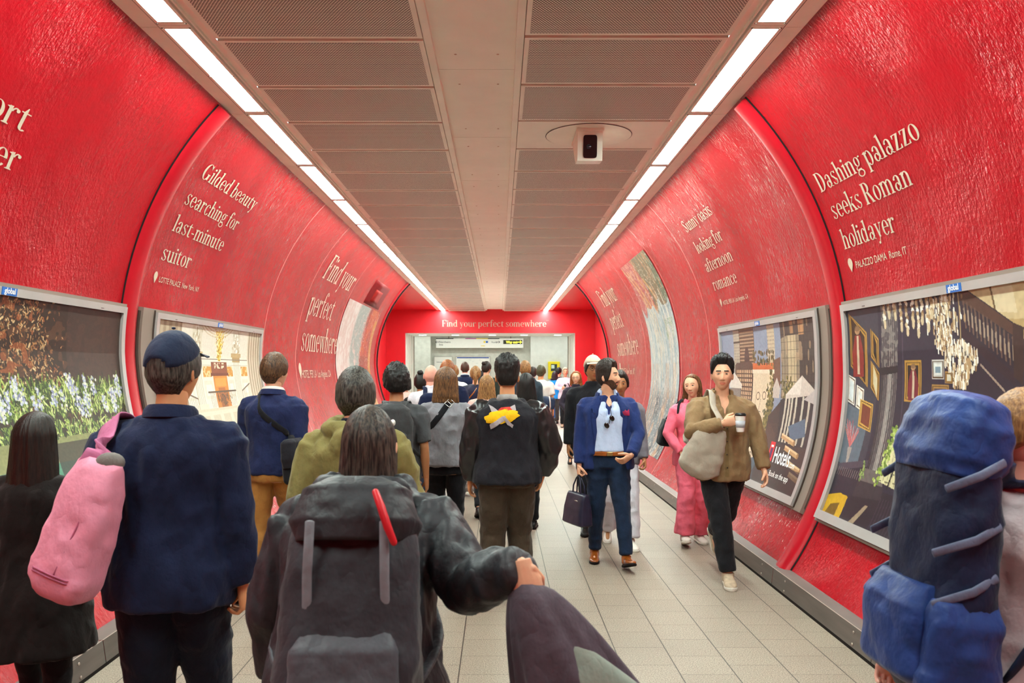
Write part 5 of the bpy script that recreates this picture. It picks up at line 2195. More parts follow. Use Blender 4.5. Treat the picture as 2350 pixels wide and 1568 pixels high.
def shirt_collar(b, r=.074, h=.045, open_=.0):
    """folded shirt or jacket collar round the neck"""
    s = b.s
    mb = MB()
    n = 40
    aa = np.linspace(-PI + open_, PI - open_, n) - PI / 2
    prof = [(0, -.012, 0), (-.006, h, 0), (.004, h + .004, 0), (.016, h - .01, 0), (.022, -.004, 0), (.016, -.006, 0)]
    up = unit(b.ntop - b.neck)
    vs = []
    for a in aa:
        for dr, dz, _ in prof:
            rr = (r + dr) * s
            p = b.neck + np.array((math.cos(a) * rr, math.sin(a) * rr * 1.02, 0)) + up * (dz - .004 + .012 * math.sin(a) * -1) * s
            vs.append(p)
    m = len(prof)
    f = []
    for i in range(n - 1):
        for j in range(m):
            k = (j + 1) % m
            f.append((i * m + j, i * m + k, (i + 1) * m + k, (i + 1) * m + j))
    f.append(tuple(range(m)))
    f.append(tuple(range((n - 1) * m, n * m))[::-1])
    mb.add(np.array(vs), f)
    return mb


def trousers_mesh(b, ease=.016, hem_r=.058, knee_r=.070, thigh_r=.098, waist=1.02, vox=.012, amp=.006, length=.02, seed=0, seat=.0):
    s = b.s
    mb = MB()
    zs = np.linspace(.845, waist, 9)
    mb.loft(b.torso_secs(zs, ease + seat), 28, rf=superel(2.3))
    f = (.96 if b.fem else 1.0) * (1 + (b.build - 1) * .8)
    for k in (1, -1):
        H, K, A = b.hip[k], b.knee[k], b.ank[k]
        up = unit(K - A)
        pts = [H + np.array((0, 0, .03)) * s, H * .75 + K * .25, H * .4 + K * .6, K, K * .6 + A * .4, K * .25 + A * .75, A + up * length * s]
        rad = [thigh_r * s * f, thigh_r * .96 * s * f, (thigh_r * .45 + knee_r * .55) * s * f, knee_r * s, (knee_r * .6 + hem_r * .4) * s, (knee_r * .15 + hem_r * .85) * s, hem_r * s]
        mb.tube(pts, rad, 18, round_=False)
    v, fc, no = remesh(mb, vox, 5, .5)
    if amp:
        low = sstep(.9 * s, .2 * s, v[:, 2])
        v = folds(v, no, amp, 11, 13, seed)
    return MB().add(v, fc)


def shoe_mesh(b, k, kind='shoe'):
    """upper (material 0); the sole comes from shoe_sole"""
    s = b.s
    fd = unit(foot_dir(b, k))
    up = unit(np.array((0, -fd[2], fd[1])) + 1e-6)
    sd = np.cross(fd, up)
    a = b.ank[k]
    fat = {'shoe': 1.0, 'sneaker': 1.12, 'boot': 1.1}[kind]
    mb = MB()
    base = a - up * .085 * s * 1.0
    secs = []
    for t, w, h in ((-.072, .012, .030), (-.066, .026, .052), (-.045, .033, .070), (-.01, .035, .082), (.03, .036, .074), (.07, .039, .058), (.11, .043, .046), (.145, .042, .038), (.17, .034, .031), (.186, .02, .024), (.191, .006, .016)):
        c = base + fd * (t + .012) * s + up * (h / 2 + .012) * s
        secs.append((c, sd * w * s * fat, up * (h / 2) * s * fat))
    mb.loft(secs, 22, rf=superel(2.6))
    top = MB()
    mb.tube([a - up * .05 * s, a + up * .012 * s], [.043 * s * fat, .042 * s * fat], 16, round_=False)
    v, f, _ = remesh(mb, .006 * s, 3)
    sole = MB()
    ss = []
    for t, w in ((-.074, .014), (-.066, .030), (-.04, .036), (0, .035), (.05, .037), (.10, .045), (.14, .045), (.17, .037), (.188, .022), (.196, .006)):
        c = base + fd * (t + .012) * s + up * .012 * s
        ss.append((c, sd * w * s * fat, up * (.012 if kind == 'shoe' else .016) * s))
    sole.loft(ss, 16, rf=superel(5))
    return MB().add(v, f), sole


def cap_mesh(kind='baseball', back=False, tilt=0.0):
    """a cap in the head's own frame: dome (0), visor as second mesh"""
    D, f, A, E = head_grid(64, 44)
    base = head_shape(D, False)
    deg = np.degrees(E)
    aa = np.abs(np.arctan2(D[:, 0], D[:, 1]))
    ln = 30 - 26 * sstep(.6, 2.6, aa)
    msk = sstep(-2, 4, deg - ln)
    if back:
        hole = (np.abs(np.abs(aa) - PI) < .42) & (deg < 19 - 34 * (np.abs(np.abs(aa) - PI) / .42) ** 2 * .4)
        msk = np.where(hole, 0, msk)
    r = np.linalg.norm(base, axis=1, keepdims=True)
    off = np.where(msk > 0, -.006 + .024 * msk + .012 * np.clip(D[:, 2], 0, 1) * msk, -.006)
    v = base + base / r * off[:, None]
    dome = MB().add(v, f)
    vis = MB()
    n, m = 28, 8
    vs = []
    for i in range(m):
        t = i / (m - 1)
        for j in range(n):
            a = -1.05 + 2.1 * j / (n - 1)
            x = math.sin(a) * (.088 + .006 * t)
            y = math.cos(a) * (.100 + .072 * t * math.cos(a * .75)) + .004
            z = .072 - .010 * t - .10 * (x * x) / .09 * .9
            vs.append((x, y, z))
    vs = np.array(vs)
    lo = vs - np.array((0, 0, .004))
    allv = np.concatenate([vs, lo])
    N = n * m
    fc = []
    for i in range(m - 1):
        for j in range(n - 1):
            fc.append((i * n + j, (i + 1) * n + j, (i + 1) * n + j + 1, i * n + j + 1))
            fc.append((N + i * n + j, N + i * n + j + 1, N + (i + 1) * n + j + 1, N + (i + 1) * n + j))
    for j in range(n - 1):
        fc.append(((m - 1) * n + j, N + (m - 1) * n + j, N + (m - 1) * n + j + 1, (m - 1) * n + j + 1))
    vis.add(allv, fc)
    return dome, vis


SKINS = {}


def skin(name, col):
    if name not in SKINS:
        m = mat('skin_' + name, col, .5, .35, var=.07, vscale=18, bump=.05, bscale=260)
        b = m.node_tree.nodes['Principled BSDF']
        b.inputs['Subsurface Weight'].default_value = .08
        b.inputs['Subsurface Radius'].default_value = (.012, .005, .003)
        SKINS[name] = (m, mat('lips_' + name, tuple(c * f for c, f in zip(rgb(col), (.82, .50, .50))), .45, .35, var=.04))
    return SKINS[name]


M_EYE = mat('eye_white', '#e9e4dc', .25, .5, var=.01)
M_IRIS = mat('eye_dark', '#1c120c', .2, .6, var=.01)
PEOPLE = {}


def person(key, px, Y, H, label, heading=0.0, det=1, fem=0, build=1.0, sk=('light', '#d9a886'), hair=None, hair_mat=None, beard=None, eyes=True, top=None, under=None,
           legs=None, shoes=None, cap=None, hands=True, curl=(.45, .45), group=None, x=None, y_off=0.0, **pose):
    """one person: a continuous body mesh whose hair and clothes are its parts"""
    X = (px - 1146) / 1960 * Y if x is None else x
    b = Body(H, fem, build, **pose)
    s = b.s
    vox = {2: .009, 1: .012, 0: .018}[det] * s
    ms, ml = skin(*sk)
    hm = hair_mat or hairmat('hair_black', '#0d0a09')
    mb = body_mesh(b, det, vox)
    hd = MB().merge(get_head(det, fem, beard is not None)).xform(b.headM)
    mb.merge(hd)
    if hands:
        for k in (1, -1):
            h = MB().merge(hand_mb(curl[0 if k > 0 else 1], det))
            M = hand_matrix(b, k)
            if k < 0:
                h.xform(np.diag((-1, 1, 1, 1)))
                M[:3, 0] = b.palm[k] - M[:3, 2] * (b.palm[k] @ M[:3, 2]) / (s * .98) ** 2
                M[:3, 0] = unit(M[:3, 0]) * s * .98
                M[:3, 1] = np.cross(unit(M[:3, 2]), unit(M[:3, 0])) * s * .98
            if fem:
                M[:3, :3] *= .9
            h.xform(M)
            mb.merge(h, 0)
    root = mb.build('person', [ms, ml, hm, beard or hm])
    tag(root, label, 'person', group)
    root.location = (X, Y + y_off, 0)
    root.rotation_euler = (0, 0, heading)
    # hair
    for q in (hair or []):
        kind, kw = q[0], q[1]
        if kind == 'short':
            hmsh = hair_cap(det, **kw).xform(b.headM)
        elif kind == 'long':
            Mh = b.headM.copy()
            Mh[:3, :3] = np.array(Matrix.Rotation(pose.get('head_yaw', 0), 3, 'Z')) * s
            hmsh = hair_long(det, **kw).xform(Mh)
        elif kind == 'pony':
            hmsh = MB()
            pts = [(0, -.085, .055), (0, -.125, .045), (0, -.15, -.01), (.004, -.145, -.09), (.0, -.13, -.17)]
            hmsh.tube(pts, [.022, .026, .034, .034, .012], 16)
            v = hmsh.verts()
            nz = vnoise(v * np.array((90, 90, 16)), 4)
            hmsh.v = [v + unit(np.array((1., .4, 0))) * nz[:, None] * .004]
            hmsh.xform(b.headM)
        elif kind == 'bun':
            hmsh = MB().ball(kw.get('at', (0, -.07, .12)), .042, .042, .036, 18, 12)
            v = hmsh.verts()
            hmsh.v = [v * (1 + .04 * vnoise(v * 70, 2))[:, None]]
            hmsh.xform(b.headM)
        elif kind == 'wave':
            hmsh = MB()
            for sx_ in (-1, 1):
                for j in range(5):
                    pts = []
                    for t in np.linspace(0, 1, 12):
                        pts.append((sx_ * (.062 + .012 * j * .8 + .012 * math.sin(t * 11 + j * 1.3)), .045 - .028 * j + .02 * t * (1 if j < 2 else 0), .06 - t * kw.get('L', .34) + .01 * j))
                    hmsh.tube(pts, [.014 + .012 * math.sin(PI * min(1, .15 + .85 * t)) for t in np.linspace(0, 1, 12)], 9)
            Mh = b.headM.copy()
            Mh[:3, :3] = np.array(Matrix.Rotation(pose.get('head_yaw', 0), 3, 'Z')) * s
            hmsh.xform(Mh)
        hmsh.build('hair', q[2] if len(q) > 2 else hm, root)
    if eyes and det >= 1 and heading != 0:
        for k in (-1, 1):
            e = MB()
            d = np.array((k * .031, .5, .012))
            yy = .0795
            v, f = sphere_grid(16, 10)
            vv = v * np.array((.0135, .008, .0052 if fem else .0042))
            cc = np.array([vv[list(q)].mean(0) for q in f])
            e.add(vv + np.array((k * .031, yy, .012)), f, [1 if abs(c[0]) < .0072 and c[1] > .002 else 0 for c in cc])
            e.xform(b.headM)
            e.build('eye', [M_EYE, M_IRIS], root)
    if cap:
        dome, vis = cap_mesh(back=cap.get('back', False))
        c_o = dome.xform(b.headM).build('cap', cap['mat'], root)
        vis.xform(b.headM).build('visor', cap['mat'], c_o)
        if cap.get('button', True):
            MB().ball((0, -.004, .158), .008, .008, .005, 10, 6).xform(b.headM).build('cap_button', cap['mat'], c_o)
    # clothes
    for g, nm in ((under, 'shirt'), (top, (top or {}).get('name', 'jacket'))):
        if not g:
            continue
        kw = {k: v for k, v in g.items() if k not in ('mat', 'name', 'shirt_collar', 'collar_mat', 'sleeve_mat', 'nd_')}
        kw.setdefault('vox', {2: .0095, 1: .013, 0: .02}[det] * s)
        kw.setdefault('seed', len(PEOPLE))
        if g.get('sleeve_mat'):
            go = top_garment(b, **{**kw, 'arms': False}).build(nm, g['mat'], root)
            for sv in (top_garment(b, **{**kw, 'torso': False, 'collar': None, 'amp': kw.get('amp', .006) * 1.6}),):
                sv.build('sleeves', g['sleeve_mat'], go)
        else:
            go = top_garment(b, **kw).build(nm, g['mat'], root)
        b.top = go
        if g.get('shirt_collar'):
            cm = g.get('collar_mat', g['mat'])
            r, hgt, op = g['shirt_collar']
            shirt_collar(b, r, hgt, op).build('collar', cm, go, True, .9)
    if legs:
        kw = {k: v for k, v in legs.items() if k not in ('mat', 'name')}
        kw.setdefault('vox', {2: .0105, 1: .014, 0: .02}[det] * s)
        kw.setdefault('seed', len(PEOPLE) + 50)
        trousers_mesh(b, **kw).build(legs.get('name', 'trousers'), legs['mat'], root)
    if shoes:
        for k in (1, -1):
            u, so = shoe_mesh(b, k, shoes.get('kind', 'shoe'))
            sh = u.build('shoe', shoes['mat'], root)
            so.build('sole', shoes.get('sole', M_BLACK), sh)
    W_ = np.array(Matrix.Translation((X, Y + y_off, 0)) @ Matrix.Rotation(heading, 4, 'Z'))
    b.W = W_
    b.root = root
    b.world = lambda p: (W_[:3, :3] @ np.asarray(p, float)) + W_[:3, 3]
    PEOPLE[key] = b
    return b


# ------------------------------------------------------------------ laying things on clothes
from mathutils.bvhtree import BVHTree


def _bvh(b):
    if not hasattr(b, 'bvh'):
        V, Fs, n = [], [], 0
        for o in [b.top] + list(b.top.children):
            me = o.data
            V += [v.co[:] for v in me.vertices]
            Fs += [[i + n for i in p.vertices] for p in me.polygons]
            n = len(V)
        b.bvh = BVHTree.FromPolygons(V, Fs)
    return b.bvh


def surf(b, x, z, back=True, off=.006):
    """point on the outside of the upper garment at (x, z) in the person's own frame"""
    d = 1 if back else -1
    h = _bvh(b).ray_cast(Vector((x, -d * 1.5, z)), Vector((0, d, 0)))
    if h[0] is None:
        h = _bvh(b).find_nearest(Vector((x, -d * .2, z)))
    n = h[1]
    if n.y * d > 0:
        n = -n
    return np.array(h[0] + n * off)


def near(b, p, off=.008):
    h = _bvh(b).find_nearest(Vector(p))
    d = Vector(p) - h[0]
    n = d.normalized() if d.length > 1e-5 else h[1]
    return np.array(h[0] + n * off)


def patch_on(b, pts, back=True, off=.006, thick=.004, step=.012, mi=0, mb=None):
    """a flat shape of cloth (polygon in x, z) laid on the garment"""
    mb = mb or MB()
    P = np.array(pts)
    x0, z0 = P.min(0)
    x1, z1 = P.max(0)
    c = P.mean(0)
    ring = []
    n = len(P)
    for i in range(n):
        a, e = P[i], P[(i + 1) % n]
        m = max(1, int(np.linalg.norm(e - a) / step))
        for j in range(m):
            ring.append(a + (e - a) * j / m)
    ring = np.array(ring)
    levels = [1, .75, .5, .25]
    vs = []
    for L in levels:
        for p in ring:
            q = c + (p - c) * L
            vs.append(surf(b, q[0], q[1], back, off if L < 1 else off - thick * .5))
    vs.append(surf(b, c[0], c[1], back, off))
    m = len(ring)
    f = []
    for k in range(len(levels) - 1):
        for j in range(m):
            f.append((k * m + j, k * m + (j + 1) % m, (k + 1) * m + (j + 1) % m, (k + 1) * m + j))
    last = len(vs) - 1
    for j in range(m):
        f.append(((len(levels) - 1) * m + j, (len(levels) - 1) * m + (j + 1) % m, last))
    mb.add(np.array(vs), f, mi)
    return mb


class Prop:
    """a carried thing: an Empty at its base; parts given in the carrier's frame"""
    def __init__(p, name, b, base, label, cat, group=None):
        w = b.world(base)
        p.b = b
        h = math.atan2(b.W[1, 0], b.W[0, 0])
        p.t = empty(name, tuple(w), label, cat, group, h)
        p.base = np.asarray(base, float)

    def part(p, name, mb, m, parent=None, smooth=True, sharp=None):
        mb.v = [a - p.base for a in mb.v]
        return mb.build(name, m, parent or p.t, smooth, sharp)


def sack(mbx, p0, p1, secs, side, n=24, e=3.0, seed=0, amp=.006):
    """soft bag from p0 (bottom) to p1 (top); secs: (t, half width, half depth); side: width direction"""
    p0, p1 = np.asarray(p0, float), np.asarray(p1, float)
    ax = unit(p1 - p0)
    sd = unit(np.asarray(side, float) - ax * (np.asarray(side, float) @ ax))
    dp = np.cross(ax, sd)
    S = []
    T = [q[0] for q in secs]
    tt = np.linspace(0, 1, 26)
    w = np.interp(tt, T, [q[1] for q in secs])
    d = np.interp(tt, T, [q[2] for q in secs])
    for i, t in enumerate(tt):
        S.append((p0 + (p1 - p0) * t, sd * w[i], dp * d[i]))
    m = MB().loft(S, n, rf=superel(e))
    v = m.verts()
    c = (p0 + p1) / 2
    no = v - (p0 + np.outer(np.clip((v - p0) @ ax / np.linalg.norm(p1 - p0), 0, 1), p1 - p0))
    no = no / (np.linalg.norm(no, axis=1, keepdims=True) + 1e-6)
    v = v + no * (amp * vnoise(v * 16 + seed, seed))[:, None] + no * (amp * .6 * vnoise(v * 34, seed + 1))[:, None]
    mbx.add(v, m.f)
    return mbx


def strap_mb(pts, w=.02, t=.003, n=10):
    """flat strap through points with given normals estimated from the path's centre"""
    P = np.array(pts, float)
    # smooth
    tt = np.linspace(0, len(P) - 1, max(24, len(P) * 4))
    i = np.clip(tt.astype(int), 0, len(P) - 2)
    f = tt - i
    Q = P[i] * (1 - f)[:, None] + P[i + 1] * f[:, None]
    for _ in range(3):
        Q[1:-1] = (Q[:-2] + 2 * Q[1:-1] + Q[2:]) / 4
    c = Q.mean(0)
    mb = MB()
    secs = []
    for j in range(len(Q)):
        T = unit(Q[min(j + 1, len(Q) - 1)] - Q[max(j - 1, 0)])
        N = Q[j] - c
        N = unit(N - T * (N @ T))
        secs.append((Q[j], np.cross(T, N) * w, N * t))
    mb.loft(secs, n, rf=superel(5))
    return mb


# ------------------------------------------------------------------ cloth colours
C_NAVY = cloth('navy_wool', '#141d3a', .9, .18, .3)
C_NAVYD = cloth('navy_trousers', '#0f1626', .9, .2, .3)
C_BLUE = cloth('royal_blue_wool', '#1d2d60', .85, .14, .3)
C_DENIM = cloth('dark_denim', '#16263f', .88, .22, .5, 300)
C_JEANS = cloth('blue_denim', '#35609c', .88, .22, .5, 300)
C_TAN = cloth('tan_cotton', '#9a6a33', .85, .12, .3)
C_OLIVE = cloth('olive_cotton', '#7d7444', .85, .14, .3)
C_CHAR = cloth('charcoal_nylon', '#2b2c31', .55, .2, .25, 120, .0, .35)
C_BLACKC = cloth('black_cotton', '#15151a', .85, .2, .3)
C_BLACKW = cloth('black_wool', '#1c1b22', .85, .2, .3)
C_GREY = cloth('grey_sweat', '#85858c', .9, .1, .35)
C_DGREY = cloth('dark_grey_cotton', '#46474a', .9, .14, .35)
C_BROWN = cloth('brown_twill', '#3d3226', .85, .15, .35)
C_LEATHER = mat('black_leather', '#1d1b1d', .32, .5, var=.2, vscale=8, bump=.25, bscale=45, bdist=.006)
C_SHIRT = cloth('pale_blue_shirt', '#b9c8e6', .8, .05, .2)
C_WHITEC = cloth('white_cotton', '#dedbd4', .85, .05, .25)
C_PINK = cloth('pink_suiting', '#ea6a80', .8, .08, .25)
C_PINKP = cloth('pale_pink_quilt', '#d9b1a8', .75, .1, .4, 60)
C_KHAKI = cloth('khaki_shirt', '#83694a', .85, .1, .35)
C_COAT = cloth('dark_brown_coat', '#17100f', .9, .2, .3)
C_PLUM = cloth('plum_coat', '#2b2431', .85, .15, .3)
C_TEAL = cloth('teal_navy_jacket', '#26343f', .8, .15, .3)
C_BRIGHT = cloth('bright_blue', '#1f86d6', .7, .08, .25)
C_LILAC = cloth('lilac_blouse', '#d9cfe0', .8, .06, .25)
C_GREYW = cloth('grey_suiting', '#6d6870', .85, .1, .3)
C_PALE = cloth('pale_linen', '#c9c6cf', .85, .06, .3)
C_NAVYP = cloth('navy_quilt', '#1f2038', .6, .15, .5, 50)
C_YELLOWC = cloth('olive_yellow', '#a59a4a', .85, .1, .3)
C_PGREY = cloth('pinkish_grey', '#a7989c', .85, .08, .3)
S_BROWN = mat('tan_leather', '#8f4a17', .25, .5, var=.25, vscale=10, coat=.4)
S_WHITE = mat('white_trainer', '#d8cfc6', .55, .4, var=.1, vscale=20)
S_BEIGE = mat('beige_trainer', '#b7a48c', .6, .35, var=.22, vscale=24, bump=.2, bscale=80)
S_BLACK = mat('black_shoe', '#141315', .4, .4, var=.1)
S_SOLE = mat('pale_sole', '#cfc8bd', .7, .3)
H_BLACK = hairmat('hair_black', '#0d0a09')
H_DBROWN = hairmat('hair_dark_brown', '#1c120c')
H_BROWN = hairmat('hair_brown', '#3a2314', '#8a6038')
H_LBROWN = hairmat('hair_light_brown', '#5e3c20', '#b98a55')
H_AUBURN = hairmat('hair_auburn', '#5c2a12', '#b5703a')
H_GREYB = hairmat('hair_greying', '#15120f', '#5d5850')
H_BEARD = hairmat('beard_dark', '#3a2418', '#6d4a35')
H_STUB = mat('stubble', '#6d4a36', .7, .2, var=.2, vscale=60)
LIGHT, WARM, TANSK, DARKSK, PINKSK = ('light', '#d9a384'), ('warm', '#c98d62'), ('tan', '#a8714b'), ('deep', '#7d4f35'), ('pink', '#dd9f8d')

AWAY = dict(eyes=False)


def short(thick=.022, **k):
    return [('short', dict(thick=thick, **k))]


# --- man in the navy blazer and cap, near left
person('cap_near', 395, 3.1, 1.765, 'man in navy blazer and navy cap walking away, a pink bag on his shoulder', det=2, sk=WARM, beard=None, **AWAY,
       hair=short(.012, front=30, back=-46), hair_mat=H_GREYB, cap=dict(mat=cloth('navy_cap', '#1d2740', .8, .1), back=True),
       top=dict(name='blazer', mat=C_NAVY, hem=.80, off=.034, cuff=.050, ease=.026, amp=.007, shirt_collar=(.076, .036, .75), wide=1.08),
       legs=dict(mat=C_NAVYD, ease=.02, hem_r=.075, knee_r=.083, thigh_r=.108), shoes=dict(mat=S_BLACK), build=1.08,
       arms={1: ('swing', -3, 10, 9), -1: ('to', (-.36, .16, 1.00), (-.5, -.5, -1), (.3, 1, 0), (-.4, .5, -.6))}, stride=.30, curl=(.8, .5), head_yaw=-.25)

# --- long-haired woman at the left edge
person('long_hair', 82, 3.4, 1.475, 'woman with very long dark hair in a dark brown coat at the left edge', fem=1, det=2, sk=WARM, **AWAY,
       hair=[('long', dict(length=.62, w_top=.098, w_bot=.15, depth=.12, seed=3))], hair_mat=hairmat('hair_near_black', '#120b08', '#2a1a12'),
       top=dict(name='coat', mat=C_COAT, hem=.64, off=.05, cuff=.052, ease=.03, flare=.12, amp=.008), legs=dict(name='leggings', mat=C_BLACKC, ease=.006, hem_r=.042, knee_r=.058, thigh_r=.085),
       shoes=dict(mat=S_BLACK, kind='boot'), stride=-.28)

# --- hunched person in the dark coat, nearest the camera
person('coat_near', 816, 2.25, 1.60, 'hunched person in a charcoal hooded coat with a backpack, nearest the camera', det=2, sk=LIGHT, **AWAY, lean=.26, hunch=.35, head_pitch=-.35,
       hair=[('long', dict(length=.27, w_top=.088, w_bot=.094, depth=.10, seed=8))], hair_mat=hairmat('hair_ash', '#120e0d', '#5a4c42'),
       top=dict(name='coat', mat=C_CHAR, hem=.60, off=.062, cuff=.052, ease=.034, amp=.012, flare=.15, collar='hood', wide=1.06, sl_r=(.07, .07, .066)),
       legs=dict(mat=C_BLACKC, ease=.015, hem_r=.06), shoes=dict(mat=S_BLACK, kind='boot'), stride=.34,
       arms={1: ('to', (.475, -.20, 1.29), (.3, -.5, -1), (0, .6, -.6), (.25, -.3, -1)), -1: ('swing', -6, 24, 15)}, curl=(.9, .5))

# --- man in the blazer and tan trousers by the left wall
person('tan_trousers', 628, 6.2, 1.755, 'man in navy blazer and tan trousers walking away along the left wall', heading=-.18, det=2, sk=LIGHT, **AWAY, head_yaw=-.35,
       hair=short(.016, front=46, back=-40), hair_mat=hairmat('hair_mid_brown', '#2c1c12', '#6d4c30'),
       top=dict(name='blazer', mat=cloth('navy_blue_wool', '#1b2348', .88, .15), hem=.895, off=.03, cuff=.048, ease=.022, amp=.006, shirt_collar=(.074, .036, .75), wide=1.06),
       under=dict(mat=C_WHITEC, hem=.95, off=.006, sleeve=.9, ease=.004, amp=0, shirt_collar=(.066, .05, .2)),
       legs=dict(mat=C_TAN, ease=.018, hem_r=.068, knee_r=.078, thigh_r=.104), shoes=dict(mat=S_BROWN), feet={1: (.11, .26, .085, 0), -1: (-.14, -.28, .15, -.55)})

# --- olive jacket
person('olive_jacket', 815, 4.1, 1.635, 'person with short greying black hair in an olive hooded jacket walking away', det=2, sk=LIGHT, **AWAY,
       hair=short(.026, front=40, side=-24, back=-52, messy=.10, vol_top=.6), hair_mat=H_GREYB,
       top=dict(mat=C_OLIVE, hem=.80, off=.05, cuff=.055, ease=.036, amp=.011, collar='hood', wide=1.12, sl_r=(.068, .066, .062)),
       under=dict(mat=C_NAVYD, hem=.95, off=.008, sleeve=.9, ease=.004, amp=0, collar='stand'),
       legs=dict(mat=C_NAVYD, ease=.02, hem_r=.07), shoes=dict(mat=S_BLACK), stride=-.3, arms={1: ('swing', 12, 26, 17), -1: ('swing', -8, 26, 15)}, build=1.05)

# --- dark grey t-shirt and rucksack
person('grey_tee', 910, 6.5, 1.665, 'man with spiky black hair in a dark grey t-shirt, a logo rucksack on his back', det=2, sk=TANSK, **AWAY, head_yaw=.15,
       hair=short(.030, front=34, back=-30, messy=.26), hair_mat=H_BLACK,
       top=dict(name='t_shirt', mat=C_DGREY, hem=.86, off=.026, sleeve=.45, ease=.022, amp=.008, collar='crew', wide=1.05), legs=dict(mat=C_BLACKC, ease=.016, hem_r=.06), shoes=dict(mat=S_BLACK), stride=.3)

# --- grey sweater woman
person('grey_sweater', 1023, 7.0, 1.665, 'woman with long straight brown hair in a light grey sweater, walking away', fem=1, det=2, sk=WARM, **AWAY,
       hair=[('long', dict(length=.305, w_top=.101, w_bot=.118, depth=.10, seed=1))], hair_mat=H_BROWN,
       top=dict(name='sweater', mat=C_GREY, hem=.915, off=.042, sleeve=.34, cuff=.05, ease=.030, amp=.008, collar='crew', wide=1.12), legs=dict(mat=C_BLACKC, ease=.012, hem_r=.06, knee_r=.066), shoes=dict(mat=S_BLACK), stride=-.3,
       arms={1: ('swing', 10, 20, 12), -1: ('swing', -2, 12, 13)})

# --- bomber jacket
person('bomber', 1164, 6.1, 1.715, 'man in a black bomber jacket with a yellow emblem on the back', det=2, sk=WARM, **AWAY, build=1.06,
       hair=short(.034, front=38, side=12, back=-28, messy=.22, fade=True), hair_mat=H_BLACK,
       top=dict(mat=C_BLACKW, sleeve_mat=C_LEATHER, hem=.865, off=.052, cuff=.050, ease=.045, amp=.008, wide=1.12, sl_r=(.068, .070, .068)),
       legs=dict(mat=C_BROWN, ease=.024, hem_r=.082, knee_r=.092, thigh_r=.116, amp=.007), shoes=dict(mat=S_BLACK), feet={1: (.10, .10, .085, 0), -1: (-.12, -.06, .085, 0)},
       arms={1: ('to', (.255, .05, .90), (1, -.25, 0), (-1, 0, 0)), -1: ('swing', 2, 14, 12)}, curl=(.5, .4))

# --- man in the blue suit
person('blue_suit', 1394, 7.3, 1.705, 'bearded man in a blue suit and open pale blue shirt, head turned aside', heading=PI, det=2, sk=LIGHT, beard=H_BEARD, build=1.06,
       head_yaw=1.05, head_pitch=.05, hair=short(.026, front=46, side=-18, back=-36, vol_top=1.2, fade=True), hair_mat=H_DBROWN,
       under=dict(mat=C_SHIRT, hem=.985, off=.028, sleeve=.9, ease=.004, amp=.004, shirt_collar=(.070, .052, .9), wide=1.0, nd=.55, notch=lambda z: max(0, .42 * (z - 1.30) / .15) if z > 1.30 else 0),
       top=dict(name='blazer', mat=C_BLUE, hem=.83, off=.040, cuff=.047, ease=.020, amp=.005, notch=lambda z: (.60 + .25 * max(0, 1.0 - z)) if z < 1.18 else .60 - .22 * min(1, (z - 1.18) / .22), nd=.66, wide=1.08),
       legs=dict(mat=C_DENIM, ease=.014, hem_r=.055, knee_r=.070, thigh_r=.102), shoes=dict(mat=S_BROWN),
       feet={1: (.10, -.12, .085, 0), -1: (-.13, .24, .10, .28)}, arms={1: ('swing', 3, 8, 9), -1: ('to', (-.17, .26, .97), (-1, -.5, -.2), (.7, -.4, .2), (.75, .25, -.5))}, curl=(1.1, .5))

# --- man in the cream cap
person('cream_cap', 1360, 8.75, 1.775, 'man in a cream cap, glasses and black zip top behind the blue suit', heading=PI, det=1, sk=TANSK, head_yaw=.15,
       hair=short(.01, front=30), hair_mat=H_DBROWN, cap=dict(mat=cloth('cream_cap', '#cdbfa8', .85, .05)), top=dict(mat=C_BLACKC, hem=.86, off=.03, cuff=.048, ease=.022, collar='stand'),
       legs=dict(mat=C_BLACKC), shoes=dict(mat=S_BLACK), stride=.3)

# --- grey blazer, half hidden
person('grey_blazer', 1421, 8.05, 1.62, 'person in a grey blazer and pale trousers half hidden behind the blue suit', heading=PI, det=1, sk=TANSK, hair=short(.02), hair_mat=H_DBROWN,
       top=dict(name='blazer', mat=C_GREYW, hem=.82, off=.03, cuff=.046, ease=.02, wide=1.08), legs=dict(mat=C_PALE, ease=.03, hem_r=.095, knee_r=.095, thigh_r=.11), shoes=dict(mat=S_WHITE, sole=S_SOLE), stride=-.35,
       arms={-1: ('swing', 8, 14, 7), 1: ('swing', -5, 15, 6)}, curl=(.5, .8))

# --- pink suit
person('pink_suit', 1590, 8.17, 1.60, 'smiling woman in a pink suit with long wavy brown hair, by the right wall', heading=PI, fem=1, det=2, sk=LIGHT, head_yaw=-.45, head_roll=.12,
       hair=[('long', dict(length=.30, w_top=.098, w_bot=.115, depth=.09, seed=5, wave=.008))], hair_mat=hairmat('hair_chestnut', '#3a2012', '#8d5c33'),
       top=dict(name='blazer', mat=C_PINK, hem=.80, off=.034, cuff=.046, ease=.022, amp=.006, shirt_collar=(.072, .03, .8)), legs=dict(mat=C_PINK, ease=.022, hem_r=.105, knee_r=.088, thigh_r=.104, amp=.008), shoes=dict(mat=S_WHITE, kind='sneaker', sole=S_SOLE),
       feet={1: (.12, .16, .10, .25), -1: (-.07, -.05, .085, 0)}, arms={1: ('to', (.16, .17, .95), (1, -.35, 0), (-1, .2, 0), (-.5, .3, -.8)), -1: ('swing', 4, 16, 10)}, curl=(.9, .5))

